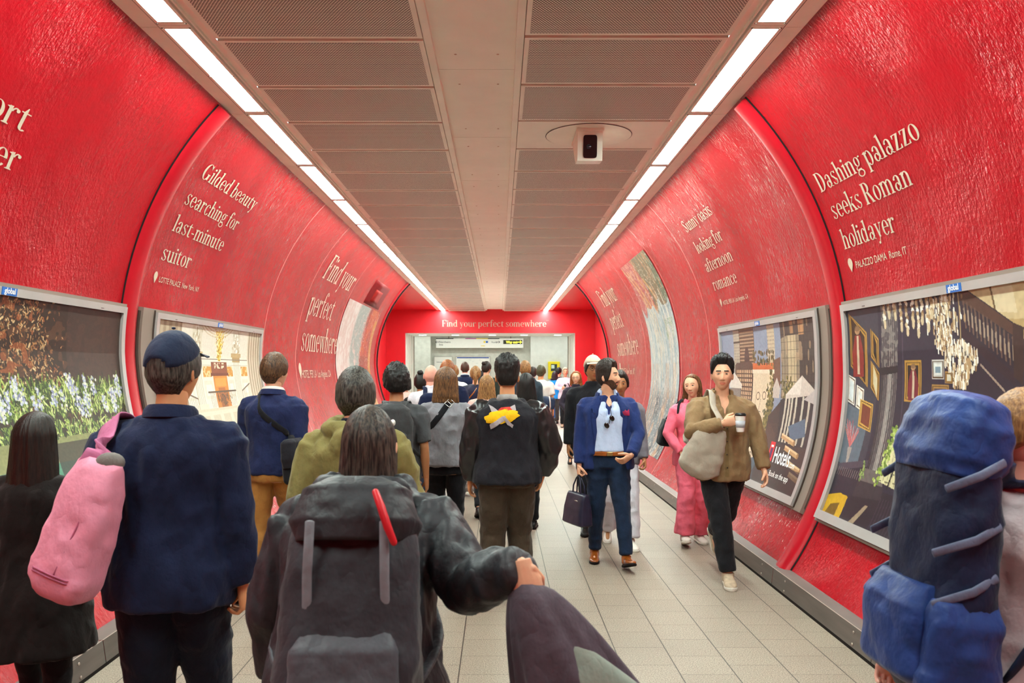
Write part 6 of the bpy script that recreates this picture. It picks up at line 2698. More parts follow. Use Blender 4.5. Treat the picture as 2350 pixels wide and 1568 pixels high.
# --- khaki shirt
person('khaki_shirt', 1657, 6.7, 1.725, 'man in a khaki shirt and black trousers striding towards the camera, cup in hand', heading=PI, det=2, sk=LIGHT, head_yaw=-.22, head_pitch=.02,
       beard=None, hair=short(.034, front=48, side=4, back=-30, messy=.2, vol_top=1.0, fade=True), hair_mat=H_BLACK,
       top=dict(name='shirt', mat=C_KHAKI, hem=.80, off=.036, cuff=.044, ease=.026, amp=.009, shirt_collar=(.074, .050, .95), wide=1.1, nd=.5, notch=lambda z: max(0, .42 * (z - 1.33) / .12) if z > 1.33 else 0, sl_r=(.064, .062, .056)),
       legs=dict(mat=C_BLACKC, ease=.024, hem_r=.064, knee_r=.082, thigh_r=.108, amp=.007), shoes=dict(mat=S_BEIGE, kind='sneaker', sole=S_SOLE),
       feet={1: (-.005, .16, .085, .0), -1: (-.07, -.52, .30, -1.0)}, arms={1: ('to', (.06, .27, 1.265), (1, -.3, -.5), (-.4, -1, .1), (-.85, .25, .28)), -1: ('swing', 10, 10, 17)}, curl=(.75, .4))

# --- rucksack person at the right edge, seen from the side
person('rucksack_near', 2296, 2.3, 1.575, 'person with light brown hair under a big blue rucksack at the right edge', heading=-1.52, det=2, sk=PINKSK, lean=.10, head_pitch=-.12,
       hair=short(.022, front=44, back=-14, side=6, messy=.15), hair_mat=hairmat('hair_ginger', '#6b4526', '#a87a48'),
       top=dict(name='jacket', mat=C_PGREY, hem=.90, off=.035, cuff=.05, ease=.03, amp=.008, collar='crew'), legs=dict(mat=C_YELLOWC, ease=.02, hem_r=.07), shoes=dict(mat=S_BLACK), stride=.4,
       arms={1: ('swing', 22, 40, 6), -1: ('swing', -34, 18, 10)})

# --- the crowd farther on
G_ = 'people walking towards the hall'


def crowd(key, px, Y, H, label, **k):
    k.setdefault('det', 1 if Y < 12 else 0)
    k.setdefault('shoes', dict(mat=S_BLACK))
    k.setdefault('legs', dict(mat=C_BLACKC))
    k.setdefault('eyes', False)
    k.setdefault('group', G_)
    k.setdefault('stride', random.choice((-1, 1)) * random.uniform(.2, .36))
    k.setdefault('hair_mat', H_DBROWN)
    k.setdefault('sk', LIGHT)
    return person(key, px, Y, H, label, **k)


T_ = lambda m, **k: dict(dict(mat=m, hem=.84, off=.028, cuff=.046, ease=.02, amp=.006), **k)
crowd('bald', 989, 9.4, 1.70, 'bald man in a pale grey top, seen from behind', sk=PINKSK, hair=None, top=T_(C_PALE, collar='stand'), legs=dict(mat=C_NAVYD))
crowd('dark_bun', 965, 10.4, 1.60, 'small woman with a black topknot in black, beside the bald man', fem=1, hair=short(.014, back=-40) + [('bun', dict(at=(0, -.05, .145)))], hair_mat=H_BLACK, top=T_(C_BLACKC), sk=TANSK)
crowd('floral', 930, 12.6, 1.58, 'woman in a pale pink top half hidden behind the grey rucksack', fem=1, hair=[('long', dict(length=.25))], hair_mat=H_BLACK, top=T_(C_PINKP, off=.035), sk=LIGHT)
crowd('red_brown', 1027, 10.8, 1.745, 'tall man with red-brown hair hidden behind the grey sweater woman', hair=short(.022), hair_mat=H_AUBURN, top=T_(C_NAVY))
crowd('brown_crop', 1042, 15.5, 1.72, 'man with cropped light brown hair near the notice board', hair=short(.014), hair_mat=H_LBROWN, top=T_(C_WHITEC))
crowd('navy_suit', 1067, 17.6, 1.80, 'broad man in a dark navy suit in front of the map board', hair=short(.010, front=44), hair_mat=hairmat('hair_short_brown', '#3a2217'), sk=PINKSK, top=T_(C_NAVY, off=.034, wide=1.1, shirt_collar=(.074, .036, .75)), legs=dict(mat=C_NAVYD), build=1.1,
      under=dict(mat=C_WHITEC, hem=.95, off=.006, sleeve=.9, ease=.004, amp=0, shirt_collar=(.066, .052, .2)))
crowd('ponytail', 1091, 13.6, 1.69, 'woman with a light brown ponytail in a navy quilted jacket', fem=1, hair=short(.018, side=-10, back=-44, messy=.15) + [('pony', {})], hair_mat=H_LBROWN, top=T_(C_NAVYP, off=.045, ease=.035, wide=1.08))
crowd('knot_man', 1116, 17.0, 1.80, 'tall person with dark hair tied up in a dark green top', hair=short(.014, back=-36) + [('bun', dict(at=(0, -.10, .10)))], hair_mat=H_DBROWN, top=T_(cloth('dark_green', '#26302b', .85)), head_yaw=-.6)
crowd('short_dark', 1106, 19.5, 1.60, 'shorter dark-haired person glimpsed behind the ponytail woman', hair=short(.022, back=-45), hair_mat=H_BLACK, top=T_(cloth('dark_green', '#26302b', .85)), head_yaw=-.5)
crowd('pink_quilt', 1117, 9.6, 1.585, 'woman with long fair-brown hair in a pale pink quilted jacket', fem=1, hair=[('long', dict(length=.32, w_bot=.125, seed=6))], hair_mat=H_LBROWN, top=T_(C_PINKP, off=.05, ease=.04, collar='stand', wide=1.1))
crowd('black_long', 1207, 8.7, 1.61, 'woman with long black hair just right of the bomber jacket', fem=1, hair=[('long', dict(length=.34, w_bot=.13, seed=9))], hair_mat=H_BLACK, top=T_(C_BLACKC))
crowd('hooded', 1205, 13.2, 1.775, 'man in a dark teal hooded jacket with a phone at his side', hair=short(.014, front=44), hair_mat=H_LBROWN, top=T_(C_TEAL, off=.04, ease=.03, collar='hood', wide=1.08), legs=dict(mat=C_DENIM), arms={1: ('swing', 6, 14, 8)})
crowd('white_tee', 1241, 16.6, 1.72, 'man in a white t-shirt with a navy bag at his hip', hair=short(.018, back=-34), hair_mat=hairmat('hair_olive_brown', '#2a2618', '#5d5a3c'), sk=WARM, top=T_(C_WHITEC, off=.034, sleeve=.42, ease=.024, collar='crew', wide=1.05), legs=dict(mat=C_DENIM), head_yaw=-.4)
crowd('beside_tee', 1223, 19.5, 1.69, 'brown-haired person walking close on the left of the white t-shirt', hair=short(.022, back=-40), hair_mat=H_DBROWN, top=T_(C_LILAC))
crowd('bright_blue', 1273, 26.0, 1.60, 'person in a bright blue top near the doorway, dark hair flying', fem=1, hair=[('long', dict(length=.30, w_bot=.14, wave=.02, seed=4))], hair_mat=hairmat('hair_plum', '#20131a'), top=T_(C_BRIGHT), legs=dict(mat=C_DGREY))
crowd('dark_jacket', 1282, 27.4, 1.70, 'man in a dark jacket and blue jeans in front of the help point', hair=short(.02), hair_mat=H_BLACK, top=T_(C_DGREY), legs=dict(mat=C_JEANS, ease=.02), head_yaw=-.9)
crowd('lilac_blouse', 1297, 24.6, 1.70, 'woman in a lilac blouse and black trousers standing by the doorway with a phone', heading=PI, fem=1, det=1, eyes=True, hair=short(.02, side=-20, back=-50), hair_mat=hairmat('hair_grey_fair', '#8a7a68', '#c9bba6'), top=T_(C_LILAC, off=.04, ease=.03), legs=dict(mat=C_BLACKC, ease=.008), shoes=dict(mat=S_BEIGE),
      stride=.12, group=None, arms={1: ('to', (.10, .26, 1.14), (1, -.4, -.4), (-.4, -1, 0), (-.4, .5, .6)), -1: ('swing', 5, 40, 8)}, curl=(.9, .5))
crowd('plum_coat', 1322, 14.8, 1.62, 'woman with auburn hair and glasses in a dark plum coat, facing the camera', heading=PI, fem=1, det=1, eyes=True, sk=LIGHT, hair=[('long', dict(length=.27, w_top=.106, w_bot=.125, seed=2))], hair_mat=H_AUBURN,
      top=T_(C_PLUM, name='coat', hem=.76, off=.045, ease=.03, collar='stand'), legs=dict(mat=C_BLACKC, ease=.008), head_yaw=-.2, group=None, arms={1: ('to', (.14, .2, 1.0), (1, -.4, -.3), (-1, 0, 0), (-.5, .6, -.2)), -1: ('to', (-.14, .2, 1.0), (-1, -.4, -.3), (1, 0, 0), (.5, .6, -.2))})


# ------------------------------------------------------------------ details on clothes
b = PEOPLE['bomber']
em = MB()
E_Y, E_G, E_R = cloth('emblem_yellow', '#e8b310', .8), cloth('emblem_grey', '#a59ca0', .8), cloth('emblem_red', '#c0392f', .8)


def emz(px, py):
    return ((px - 1164) / 1960 * 5.95, EYE - (py - 849) / 1960 * 5.95)


for pts, mi, of in (([(1121, 930), (1130, 934), (1147, 947), (1163, 963), (1178, 975), (1175, 982), (1166, 975), (1150, 958), (1128, 946)], 1, .006),
                    ([(1181, 930), (1184, 942), (1160, 953), (1140, 962), (1138, 953), (1160, 940)], 1, .006),
                    ([(1142, 943), (1150, 936), (1170, 935), (1178, 941), (1160, 950)], 2, .007)):
    patch_on(b, [emz(*p) for p in pts], True, of, .003, .01, mi, em)
blob = []
for k in range(40):
    t = 2 * PI * k / 40
    rr = 1 + .06 * math.sin(8 * t) + .03 * math.sin(13 * t)
    blob.append((1151 + 39 * math.cos(t) * rr, 957 - 5 * math.cos(t) + 15 * math.sin(t) * rr))
patch_on(b, [emz(*p) for p in blob], True, .0085, .003, .008, 0, em)
for pts, of in (([(1124, 974), (1150, 958), (1160, 954), (1156, 966), (1142, 976), (1127, 985)], .011), ([(1151, 956), (1158, 956), (1170, 968), (1174, 980), (1164, 975)], .012)):
    patch_on(b, [emz(*p) for p in pts], True, of, .003, .01, 1, em)
em.build('back_emblem', [E_Y, E_G, E_R], b.top)
rb = MB()
rb.tube([b.neck + np.array((0, -.004, -.028)) * b.s, b.neck * .5 + b.ntop * .5 + np.array((0, -.004, -.012))], [.088 * b.s, .070 * b.s], 40, round_=False)
v = rb.verts()
a = np.arctan2(v[:, 0], v[:, 1])
rb.v = [v * (1 + .012 * np.sin(a * 40))[:, None] * np.array((1, 1, 0)) + v * np.array((0, 0, 1))]
rb.build('rib_collar', cloth('rib_grey', '#8b8886', .9, .25), b.top)

b = PEOPLE['blue_suit']
lp = MB()
for k in (1, -1):
    patch_on(b, [(k * .062, 1.44), (k * .150, 1.325), (k * .125, 1.30), (k * .150, 1.285), (k * .128, 1.05), (k * .118, 1.05), (k * .092, 1.25)], False, .011, .004, .012, 0, lp)
lp.build('lapels', C_BLUE, b.top)
shirt_collar(b, .088, .030, .95).build('blazer_collar', C_BLUE, b.top, True, .9)
ps = MB()
patch_on(b, [(-.165, 1.265), (-.115, 1.265), (-.112, 1.30), (-.13, 1.315), (-.145, 1.30), (-.162, 1.318)], False, .011, .004, .01, 0, ps)
ps.build('pocket_square', cloth('crimson_dots', '#9a1e44', .7, .35), b.top)
bl = MB().loft(b.torso_secs((.952, .958, .982, .988), .030), 40, rf=superel(2.3))
bl.build('belt', S_BROWN, b.root)
bk = MB()
q = surf(b, 0, .985, False, .0)
bk.box(-.024, .024, .146, .160, .953 * b.s, .987 * b.s, 0, .004)
bk.build('belt_buckle', mat('buckle_brass', '#b59a62', .3, .5, metal=.9), b.root)
t = Prop('sunglasses', b, (0.01, .20, 1.20), 'dark sunglasses hanging from the open neck of the pale blue shirt', 'sunglasses')
g = MB()
y0 = .165
for k in (-1, 1):
    g.ball((.005 + k * .022, y0, 1.215 - k * .03), .020, .005, .026, 14, 8, 0, Matrix.Rotation(.6, 3, 'Y'))
t.part('lenses', g, mat('dark_lens', '#17130f', .15, .6, var=.02))
g = MB()
g.tube([(-.012, y0, 1.27), (-.004, y0 - .005, 1.33), (-.004, y0 - .02, 1.36)], [.003, .003, .002], 8)
g.tube([(.0, y0, 1.235), (.008, y0, 1.20)], [.003, .003], 8)
t.part('frame_arm', g, mat('dark_tortoise', '#2a1d14', .3, .5))

# glasses of two passers-by
for key, nm in (('cream_cap', 'dark'), ('plum_coat', 'thin')):
    b = PEOPLE[key]
    g = MB()
    for k in (-1, 1):
        ring = [(k * .032 + .023 * math.cos(t), .100 - .004 * abs(math.cos(t)), .010 + .017 * math.sin(t)) for t in np.linspace(0, 2 * PI, 21)]
        g.tube(ring, .0016, 6, round_=False)
        g.tube([(k * .055, .098, .014), (k * .082, .0, .014)], .0016, 6)
    g.tube([(-.009, .104, .014), (.009, .104, .014)], .0016, 6)
    g.xform(b.headM).build('glasses', mat('spectacle_frame', '#1c1716', .3), b.root)
b = PEOPLE['plum_coat']

# ------------------------------------------------------------------ bags and things carried
# pink bag on the shoulder of the man in the cap
b = PEOPLE['cap_near']
M_PINKBAG = cloth('pink_canvas', '#d98ca4', .75, .08, .25)
t = Prop('shoulder_bag', b, (-.235, -.235, .885), 'pink canvas shoulder bag hanging behind the man in the navy cap', 'bag')
p0, p1 = np.array((-.285, -.235, .885)), np.array((-.15, -.215, 1.345))
g = MB()
sack(g, p0, p1, [(0, .075, .050), (.03, .100, .066), (.14, .118, .080), (.45, .118, .078), (.8, .100, .062), (.95, .082, .042), (1, .072, .020)], (1, -.35, -.3), 40, 4.0, 3, .007)
bag_o = t.part('bag_body', g, M_PINKBAG)
g = MB()
ax = unit(p1 - p0)
sd = unit(np.array((1, -.35, -.3)) - ax * (np.array((1, -.35, -.3)) @ ax))
dp = np.cross(ax, sd)
if dp[1] > 0:
    dp = -dp
for tt in (.17, .19):
    c = p0 + (p1 - p0) * tt
    g.tube([c + sd * .108 + dp * .040, c + sd * .07 + dp * .083, c - sd * .0 + dp * .088, c - sd * .07 + dp * .083, c - sd * .108 + dp * .040], [.003] * 5, 8)
g.tube([p0 + (p1 - p0) * .2 + sd * .02 + dp * .084, p0 + (p1 - p0) * .75 + sd * .05 + dp * .062], [.003, .003], 8)
t.part('seams', g, cloth('pink_seam', '#a95a77', .8), bag_o)
g = MB()
g.ball(p1 + ax * .0 + sd * .03, .05, .03, .035, 16, 10)
t.part('lining', g, cloth('grey_lining', '#6f6a66', .9))
sh = b.sh[-1] + np.array((.045, 0, .092))
g = strap_mb([p1 - sd * .04 + dp * .012 - ax * .05, p1 + ax * .03 - sd * .02 + np.array((0, -.005, 0)), near(b, (-.215, -.22, 1.40), .02), near(b, sh + np.array((-.045, -.07, .10)), .012), near(b, sh + np.array((-.04, .0, .12)), .012), near(b, sh + np.array((-.03, .10, .06)), .012), near(b, (-.15, .25, 1.25), .014)], .042, .005)
t.part('strap', g, cloth('pink_strap', '#b5688d', .75, .1, .3))

# black messenger bag
b = PEOPLE['tan_trousers']
t = Prop('messenger_bag', b, (.24, -.10, .86), 'black messenger bag at the hip of the man in tan trousers', 'bag')
g = MB()
sack(g, (.235, -.10, .855), (.215, -.10, 1.16), [(0, .04, .15), (.06, .055, .165), (.5, .062, .165), (.94, .05, .155), (1, .03, .14)], (1, 0, 0), 30, 5, 2, .004)
bo = t.part('bag_body', g, C_BLACKC)
g = MB()
sack(g, (.242, -.13, .97), (.222, -.13, 1.168), [(0, .055, .15), (.3, .063, .165), (.9, .058, .16), (1, .03, .14)], (1, 0, 0), 30, 5, 4, .003)
t.part('flap', g, C_BLACKW, bo)
pts = [(.225, -.16, 1.15)] + [surf(b, x, z, True, .008) for x, z in ((.16, 1.19), (.08, 1.26), (.0, 1.32), (-.06, 1.375))] + [near(b, (-.10, -.04, 1.53), .01), near(b, (-.09, .08, 1.47), .01), surf(b, 0, 1.28, False, .008), surf(b, .14, 1.12, False, .008)]
t.part('strap', strap_mb(pts, .022, .003), C_BLACKC)


def rucksack(key, label, w, d, z0, z1, m, yb=None, pocket=True, lean=0.0, flapm=None, straps=True, e=3.6, xo=0.0):
    b = PEOPLE[key]
    zc = (z0 + z1) / 2
    y = surf(b, xo, zc * b.s, True, 0.0)[1] if yb is None else yb
    p0, p1 = np.array((xo, y - d * .85 - (z1 - z0) * .5 * lean, z0)), np.array((xo, y - d * .85 + (z1 - z0) * .5 * lean, z1))
    t = Prop('rucksack', b, p0, label, 'rucksack')
    g = MB()
    sack(g, p0, p1, [(0, w * .80, d * .7), (.05, w * .95, d * .95), (.3, w, d), (.7, w * .95, d * .95), (.9, w * .8, d * .8), (1, w * .45, d * .4)], (1, 0, 0), 36, e, 6, .008)
    bo = t.part('bag_body', g, m)
    if pocket:
        g = MB()
        sack(g, p0 + np.array((0, -d * .75, .03)), p0 * .52 + p1 * .48 + np.array((0, -d * .8, 0)), [(0, w * .6, d * .25), (.1, w * .75, d * .42), (.8, w * .72, d * .4), (1, w * .6, d * .1)], (1, 0, 0), 30, 4, 8, .006)
        t.part('front_pocket', g, flapm or m, bo)
    if straps:
        for k in (-1, 1):
            sx_ = k * min(.095, w * .6) + xo * .3
            pts = [p1 + np.array((k * w * .4, d * .55, -.03)), near(b, (sx_, -.08, 1.52 * b.s), .012), near(b, (sx_ * 1.1, .04, 1.50 * b.s), .012), surf(b, sx_ * 1.25, 1.30 * b.s, False, .010), surf(b, sx_ * 1.5, 1.12 * b.s, False, .010), near(b, (k * .24, 0, 1.02 * b.s), .02), p0 + np.array((k * w * .7, d * .6, .06))]
            t.part('shoulder_strap', strap_mb(pts, .024, .006), flapm or m)
    return t, bo, p0, p1


t, bo, p0, p1 = rucksack('grey_tee', 'crumpled dark grey rucksack with a pale logo on the man in the grey t-shirt', .150, .085, 1.02, 1.40, cloth('grey_rucksack', '#37383a', .7, .2, .5, 60))
g = MB()
for k in range(4):
    g.ball(p0 + np.array((-.045 + k * .02, -.150, .20 + .016 * k)), .020, .030, .022 + .003 * (k % 2), 12, 8)
t.part('logo_patch', g, cloth('pale_logo', '#d8d6d2', .8), bo)

# grey coat's rucksack with a red pull
t, bo, p0, p1 = rucksack('coat_near', 'large charcoal rucksack with a red pull tab on the hunched person', .170, .105, .80, 1.345, cloth('charcoal_rucksack', '#33343a', .55, .18, .3, 90), lean=.30, flapm=cloth('slate_panel', '#4a4c53', .5, .15, .3, 90), xo=.03)
g = MB()
ax = unit(p1 - p0)
c = p0 * .05 + p1 * .95 + np.array((.085, -.150, -.005))
g.tube([c + np.array((-.022, .020, .055)), c + np.array((-.006, -.004, .025)), c + np.array((.010, -.012, -.02)), c + np.array((.024, -.010, -.055))], [.008, .0095, .0095, .008], 12)
t.part('red_pull', g, mat('red_cord', '#d1222e', .45, .4, var=.08))
for k in (-1, 1):
    g = MB()
    cc = p0 * .3 + p1 * .7
    g.tube([cc + np.array((k * .085, -.105, .12)), cc + np.array((k * .088, -.122, .0)), cc + np.array((k * .09, -.115, -.16)), cc + np.array((k * .09, -.11, -.30))], [.011] * 4, 12, 0, .4, (0, 1, 0))
    t.part('compression_strap', g, cloth('pale_grey_webbing', '#797d85', .6, .1, .3))
g = MB()
sack(g, p0 * .12 + p1 * .88 + np.array((0, -.03, -.05)), p1 + np.array((0, -.0, .035)), [(0, .135, .10), (.3, .155, .115), (.8, .13, .09), (1, .07, .04)], (1, 0, 0), 36, 3, 5, .008)
t.part('top_lid', g, C_CHAR, bo)

# coat carried by the hunched person
b = PEOPLE['coat_near']
hd = b.wri[1] + b.hdir[1] * .05
t = Prop('carried_coat', b, (hd[0] + .05, hd[1] - .1, .45), 'crumpled mauve grey coat with a grey-green lining, carried in the hand of the hunched person', 'coat')
M_MAUVE = cloth('mauve_grey', '#4d434d', .7, .15, .3, 120)


def drape(p_top, spread, mi_seed, n=64, m=40, fold=.03, kf=9):
    vs = []
    for i in range(m):
        tt = i / (m - 1)
        for j in range(n):
            a = 2 * PI * j / n
            r = .022 + (spread[0] * tt ** .55)
            r2 = .018 + (spread[1] * tt ** .55)
            fo = 1 + (fold * 6 * min(1, tt * 2.2)) * math.sin(kf * a + 2.2 * tt + mi_seed) * .5 + .12 * math.sin(3 * a + mi_seed)
            vs.append((p_top[0] + spread[2] * tt + math.cos(a) * r * fo, p_top[1] + spread[3] * tt + math.sin(a) * r2 * fo, p_top[2] - spread[4] * tt + .02 * math.sin(4 * a + mi_seed) * tt))
    v = np.array(vs)
    f = [(i * n + j, i * n + (j + 1) % n, (i + 1) * n + (j + 1) % n, (i + 1) * n + j) for i in range(m - 1) for j in range(n)]
    v = np.concatenate([v, [v[:n].mean(0)], [v[-n:].mean(0)]])
    f += [(m * n, (j + 1) % n, j) for j in range(n)] + [(m * n + 1, (m - 1) * n + j, (m - 1) * n + (j + 1) % n) for j in range(n)]
    return MB().add(v, f)


g = drape(hd + np.array((0, 0, .005)), (.22, .12, .30, .0, .72), 1.0)
t.part('coat_cloth', g, M_MAUVE)
g = drape(hd + np.array((.03, -.02, -.10)), (.20, .10, .55, -.05, .62), 2.4, kf=5, fold=.015)
t.part('lining', g, cloth('grey_green_lining', '#7c857c', .75, .08, .2))

# cross-body bag of the woman in the grey sweater
b = PEOPLE['grey_sweater']
t = Prop('crossbody_bag', b, (-.225, .02, .90), 'small black cross-body bag at the hip of the woman in the grey sweater', 'bag')
g = MB()
sack(g, (-.235, .03, .89), (-.225, .03, 1.10), [(0, .04, .09), (.08, .05, .105), (.6, .05, .105), (1, .025, .09)], (1, 0, 0), 30, 4, 2, .005)
t.part('bag_body', g, C_BLACKC)
S2 = b.s
pts = [(-.225, -.05, 1.08)] + [surf(b, x, z, True, .008) for x, z in ((-.17, 1.12), (-.11, 1.19), (-.05, 1.27), (.01, 1.35), (.05, 1.40))] + [near(b, (.085, -.02, 1.50), .01), near(b, (.09, .09, 1.42), .01), surf(b, .0, 1.25, False, .008), surf(b, -.13, 1.10, False, .008)]
t.part('strap', strap_mb(pts, .024, .003), C_BLACKC)
g = MB()
q0, q1 = surf(b, .02, 1.355, True, .016), surf(b, .05, 1.392, True, .016)
d = unit(q1 - q0)
n_ = unit(np.cross(d, (0, 1, 0)))
for o_ in (-.026, .026):
    g.tube([q0 + n_ * o_, q1 + n_ * o_], .003, 8)
for q in (q0, q1, (q0 + q1) / 2):
    g.tube([q - n_ * .026, q + n_ * .026], .003, 8)
t.part('buckle', g, mat('steel_buckle', '#b9b5ae', .25, .5, metal=.9))

# handbag of the man in the blue suit
b = PEOPLE['blue_suit']
hp = b.wri[1] + b.hdir[1] * .085
t = Prop('handbag', b, (hp[0], hp[1], hp[2] - .42), 'dark navy leather handbag carried by the man in the blue suit', 'bag')
M_HB = mat('navy_leather', '#1d1d33', .38, .45, var=.15, vscale=12, bump=.15, bscale=90)
z0, z1 = hp[2] - .42, hp[2] - .155
g = MB()
sack(g, (hp[0] + .015, hp[1], z0), (hp[0] + .005, hp[1], z1), [(0, .055, .155), (.04, .068, .165), (.5, .060, .155), (.95, .035, .145), (1, .022, .14)], (1, .45, 0), 40, 7, 2, .004)
bo = t.part('bag_body', g, M_HB, None, True, .9)
for k in (-1, 1):
    g = MB()
    sd = unit((1, .45, 0))
    dp = unit((-.45, 1, 0))
    c = np.array((hp[0], hp[1], z1))
    pts = [c + dp * (.07) + sd * k * .02 - (0, 0, .02), c + dp * .06 + sd * k * .018 + (0, 0, .06), c + dp * .03 + sd * k * .006 + (0, 0, .125), c + (0, 0, .15), c - dp * .03 + sd * k * .006 + (0, 0, .125), c - dp * .06 + sd * k * .018 + (0, 0, .06), c - dp * .07 + sd * k * .02 - (0, 0, .02)]
    g.tube(pts, .0065, 10)
    t.part('handle', g, M_HB)
g = MB()
g.box(-.03, .03, -.002, .002, -.004, .004)
g.xform(Matrix.Translation(Vector((hp[0] + .035, hp[1] + .12, z1 - .05))) @ Matrix.Rotation(1.95, 4, 'Z'))
t.part('metal_tag', g, mat('steel_buckle', '#b9b5ae', .25, .5, metal=.9))

# beige bag and cup of the man in the khaki shirt
b = PEOPLE['khaki_shirt']
M_BEIGE = cloth('beige_canvas', '#a3988a', .8, .08, .3)
t = Prop('shoulder_bag', b, (.24, .17, .80), 'beige canvas shoulder bag under the arm of the man in the khaki shirt', 'bag')
g = MB()
p0, p1 = np.array((.25, .17, .83)), np.array((.12, .22, 1.21))
sack(g, p0, p1, [(0, .05, .035), (.05, .11, .055), (.18, .158, .07), (.45, .155, .065), (.8, .125, .05), (1, .10, .03)], (1, 0, .2), 40, 2.7, 4, .010)
t.part('bag_body', g, M_BEIGE)
pts = [(.10, .255, 1.19), surf(b, .085, 1.27, False, .008), surf(b, .10, 1.36, False, .008), near(b, (.105, .05, 1.50), .012), near(b, (.10, -.06, 1.50), .012), surf(b, .13, 1.30, True, .01), (.27, -.1, 1.12), (.30, .10, 1.08)]
t.part('strap', strap_mb(pts, .028, .004), M_BEIGE)
hp = b.wri[1] + b.hdir[1] * .09
t = Prop('paper_cup', b, (hp[0] - .035, hp[1] + .012, hp[2] - .10), 'white paper cup with a dark lid held by the man in the khaki shirt', 'cup')
c = np.array((hp[0] - .035, hp[1] + .012, hp[2] - .09))
X_, Y_ = np.array((1, 0, 0)), np.array((0, 1, 0))
g = MB().loft([(c + (0, 0, z), X_ * r, Y_ * r) for z, r in ((0, .026), (.005, .029), (.12, .039), (.125, .040))], 28)
co = t.part('cup_body', g, M_WHITETXT)
g = MB().loft([(c + (0, 0, z), X_ * r, Y_ * r) for z, r in ((.122, .042), (.134, .042), (.138, .036), (.142, .034))], 28)
t.part('lid', g, S_BLACK)
g = MB().loft([(c + (0, 0, z), X_ * r, Y_ * r) for z, r in ((.035, .0335), (.085, .0375))], 28)
t.part('cup_sleeve', g, cloth('grey_card', '#b9bcc4', .8), co)

pk = MB()
patch_on(b, [(-.014, .83), (.014, .83), (.014, 1.0), (.014, 1.15), (.014, 1.30), (-.014, 1.30), (-.014, 1.15), (-.014, 1.0)], False, .004, .002, .02, 0, pk)
pk.build('placket', cloth('khaki_dark', '#77603f', .85, .1, .3), b.top)
for z in (.90, 1.0, 1.10, 1.20, 1.28):
    MB().ball(surf(b, 0, z, False, .007), .006, .003, .006, 10, 6).build('button', mat('horn_button', '#3a2c1e', .4), b.top)
pk = MB()
patch_on(b, [(-.145, 1.14), (-.055, 1.14), (-.055, 1.26), (-.145, 1.26)], False, .004, .002, .02, 0, pk)
pk.build('chest_pocket', cloth('khaki_dark', '#77603f', .85, .1, .3), b.top)

# bag and phone of the woman in pink
b = PEOPLE['pink_suit']
t = Prop('shoulder_bag', b, (.25, -.08, .93), 'black shoulder bag on the arm of the woman in the pink suit', 'bag')
g = MB()
sack(g, (.26, -.09, .92), (.235, -.08, 1.17), [(0, .05, .09), (.06, .065, .11), (.6, .06, .11), (1, .03, .09)], (1, 0, 0), 30, 4, 2, .005)
t.part('bag_body', g, C_BLACKC)
pts = [(.225, .0, 1.15), surf(b, .16, 1.22, False, .01), near(b, (.155, .06, 1.40), .012), near(b, (.155, -.02, 1.45), .012), near(b, (.165, -.12, 1.33), .012), (.235, -.15, 1.15)]
t.part('strap', strap_mb(pts, .012, .003), C_BLACKC)


def phone(key, k, label, col='phone_black'):
    b = PEOPLE[key]
    h = b.wri[k] + b.hdir[k] * .085 * b.s + np.array(b.palm[k]) * .022
    t = Prop('mobile_phone', b, h, label, 'phone')
    d = unit(b.hdir[k])
    n_ = unit(np.array(b.palm[k]) - d * (np.array(b.palm[k]) @ d))
    w_ = np.cross(d, n_)
    M = np.eye(4)
    M[:3, 0], M[:3, 1], M[:3, 2], M[:3, 3] = w_, n_, d, h
    g = MB().box(-.036, .036, -.004, .004, -.06, .09, 0, .004).xform(M)
    body = t.part('phone_body', g, mat(col, '#141416' if col == 'phone_black' else '#5fc08a', .3, .5))
    g = MB().box(-.032, .032, .004, .0046, -.054, .084).xform(M)
    t.part('screen', g, mat('phone_glass', '#0c0d10', .1, .6), body, False)


phone('pink_suit', 1, 'black phone in the hand of the woman in the pink suit')
phone('lilac_blouse', 1, 'black phone held up by the woman in the lilac blouse')
phone('hooded', 1, 'green-cased phone in the hand of the man in the teal hooded jacket', 'phone_green')
b = PEOPLE['lilac_blouse']
t = Prop('shoulder_bag', b, (-.12, .16, .92), 'black bag slung across the woman in the lilac blouse', 'bag')
g = MB()
sack(g, (-.10, .20, .90), (-.10, .19, 1.14), [(0, .10, .04), (.1, .13, .05), (.7, .12, .045), (1, .09, .02)], (1, 0, 0), 24, 3, 2, .006)
t.part('bag_body', g, C_BLACKC)
t.part('strap', strap_mb([(-.15, .19, 1.10), surf(b, -.08, 1.25, False, .01), near(b, (.08, .05, 1.50), .01), near(b, (.08, -.08, 1.46), .01), surf(b, -.1, 1.2, True, .01), (-.22, 0, 1.08)], .012, .003), C_BLACKC)

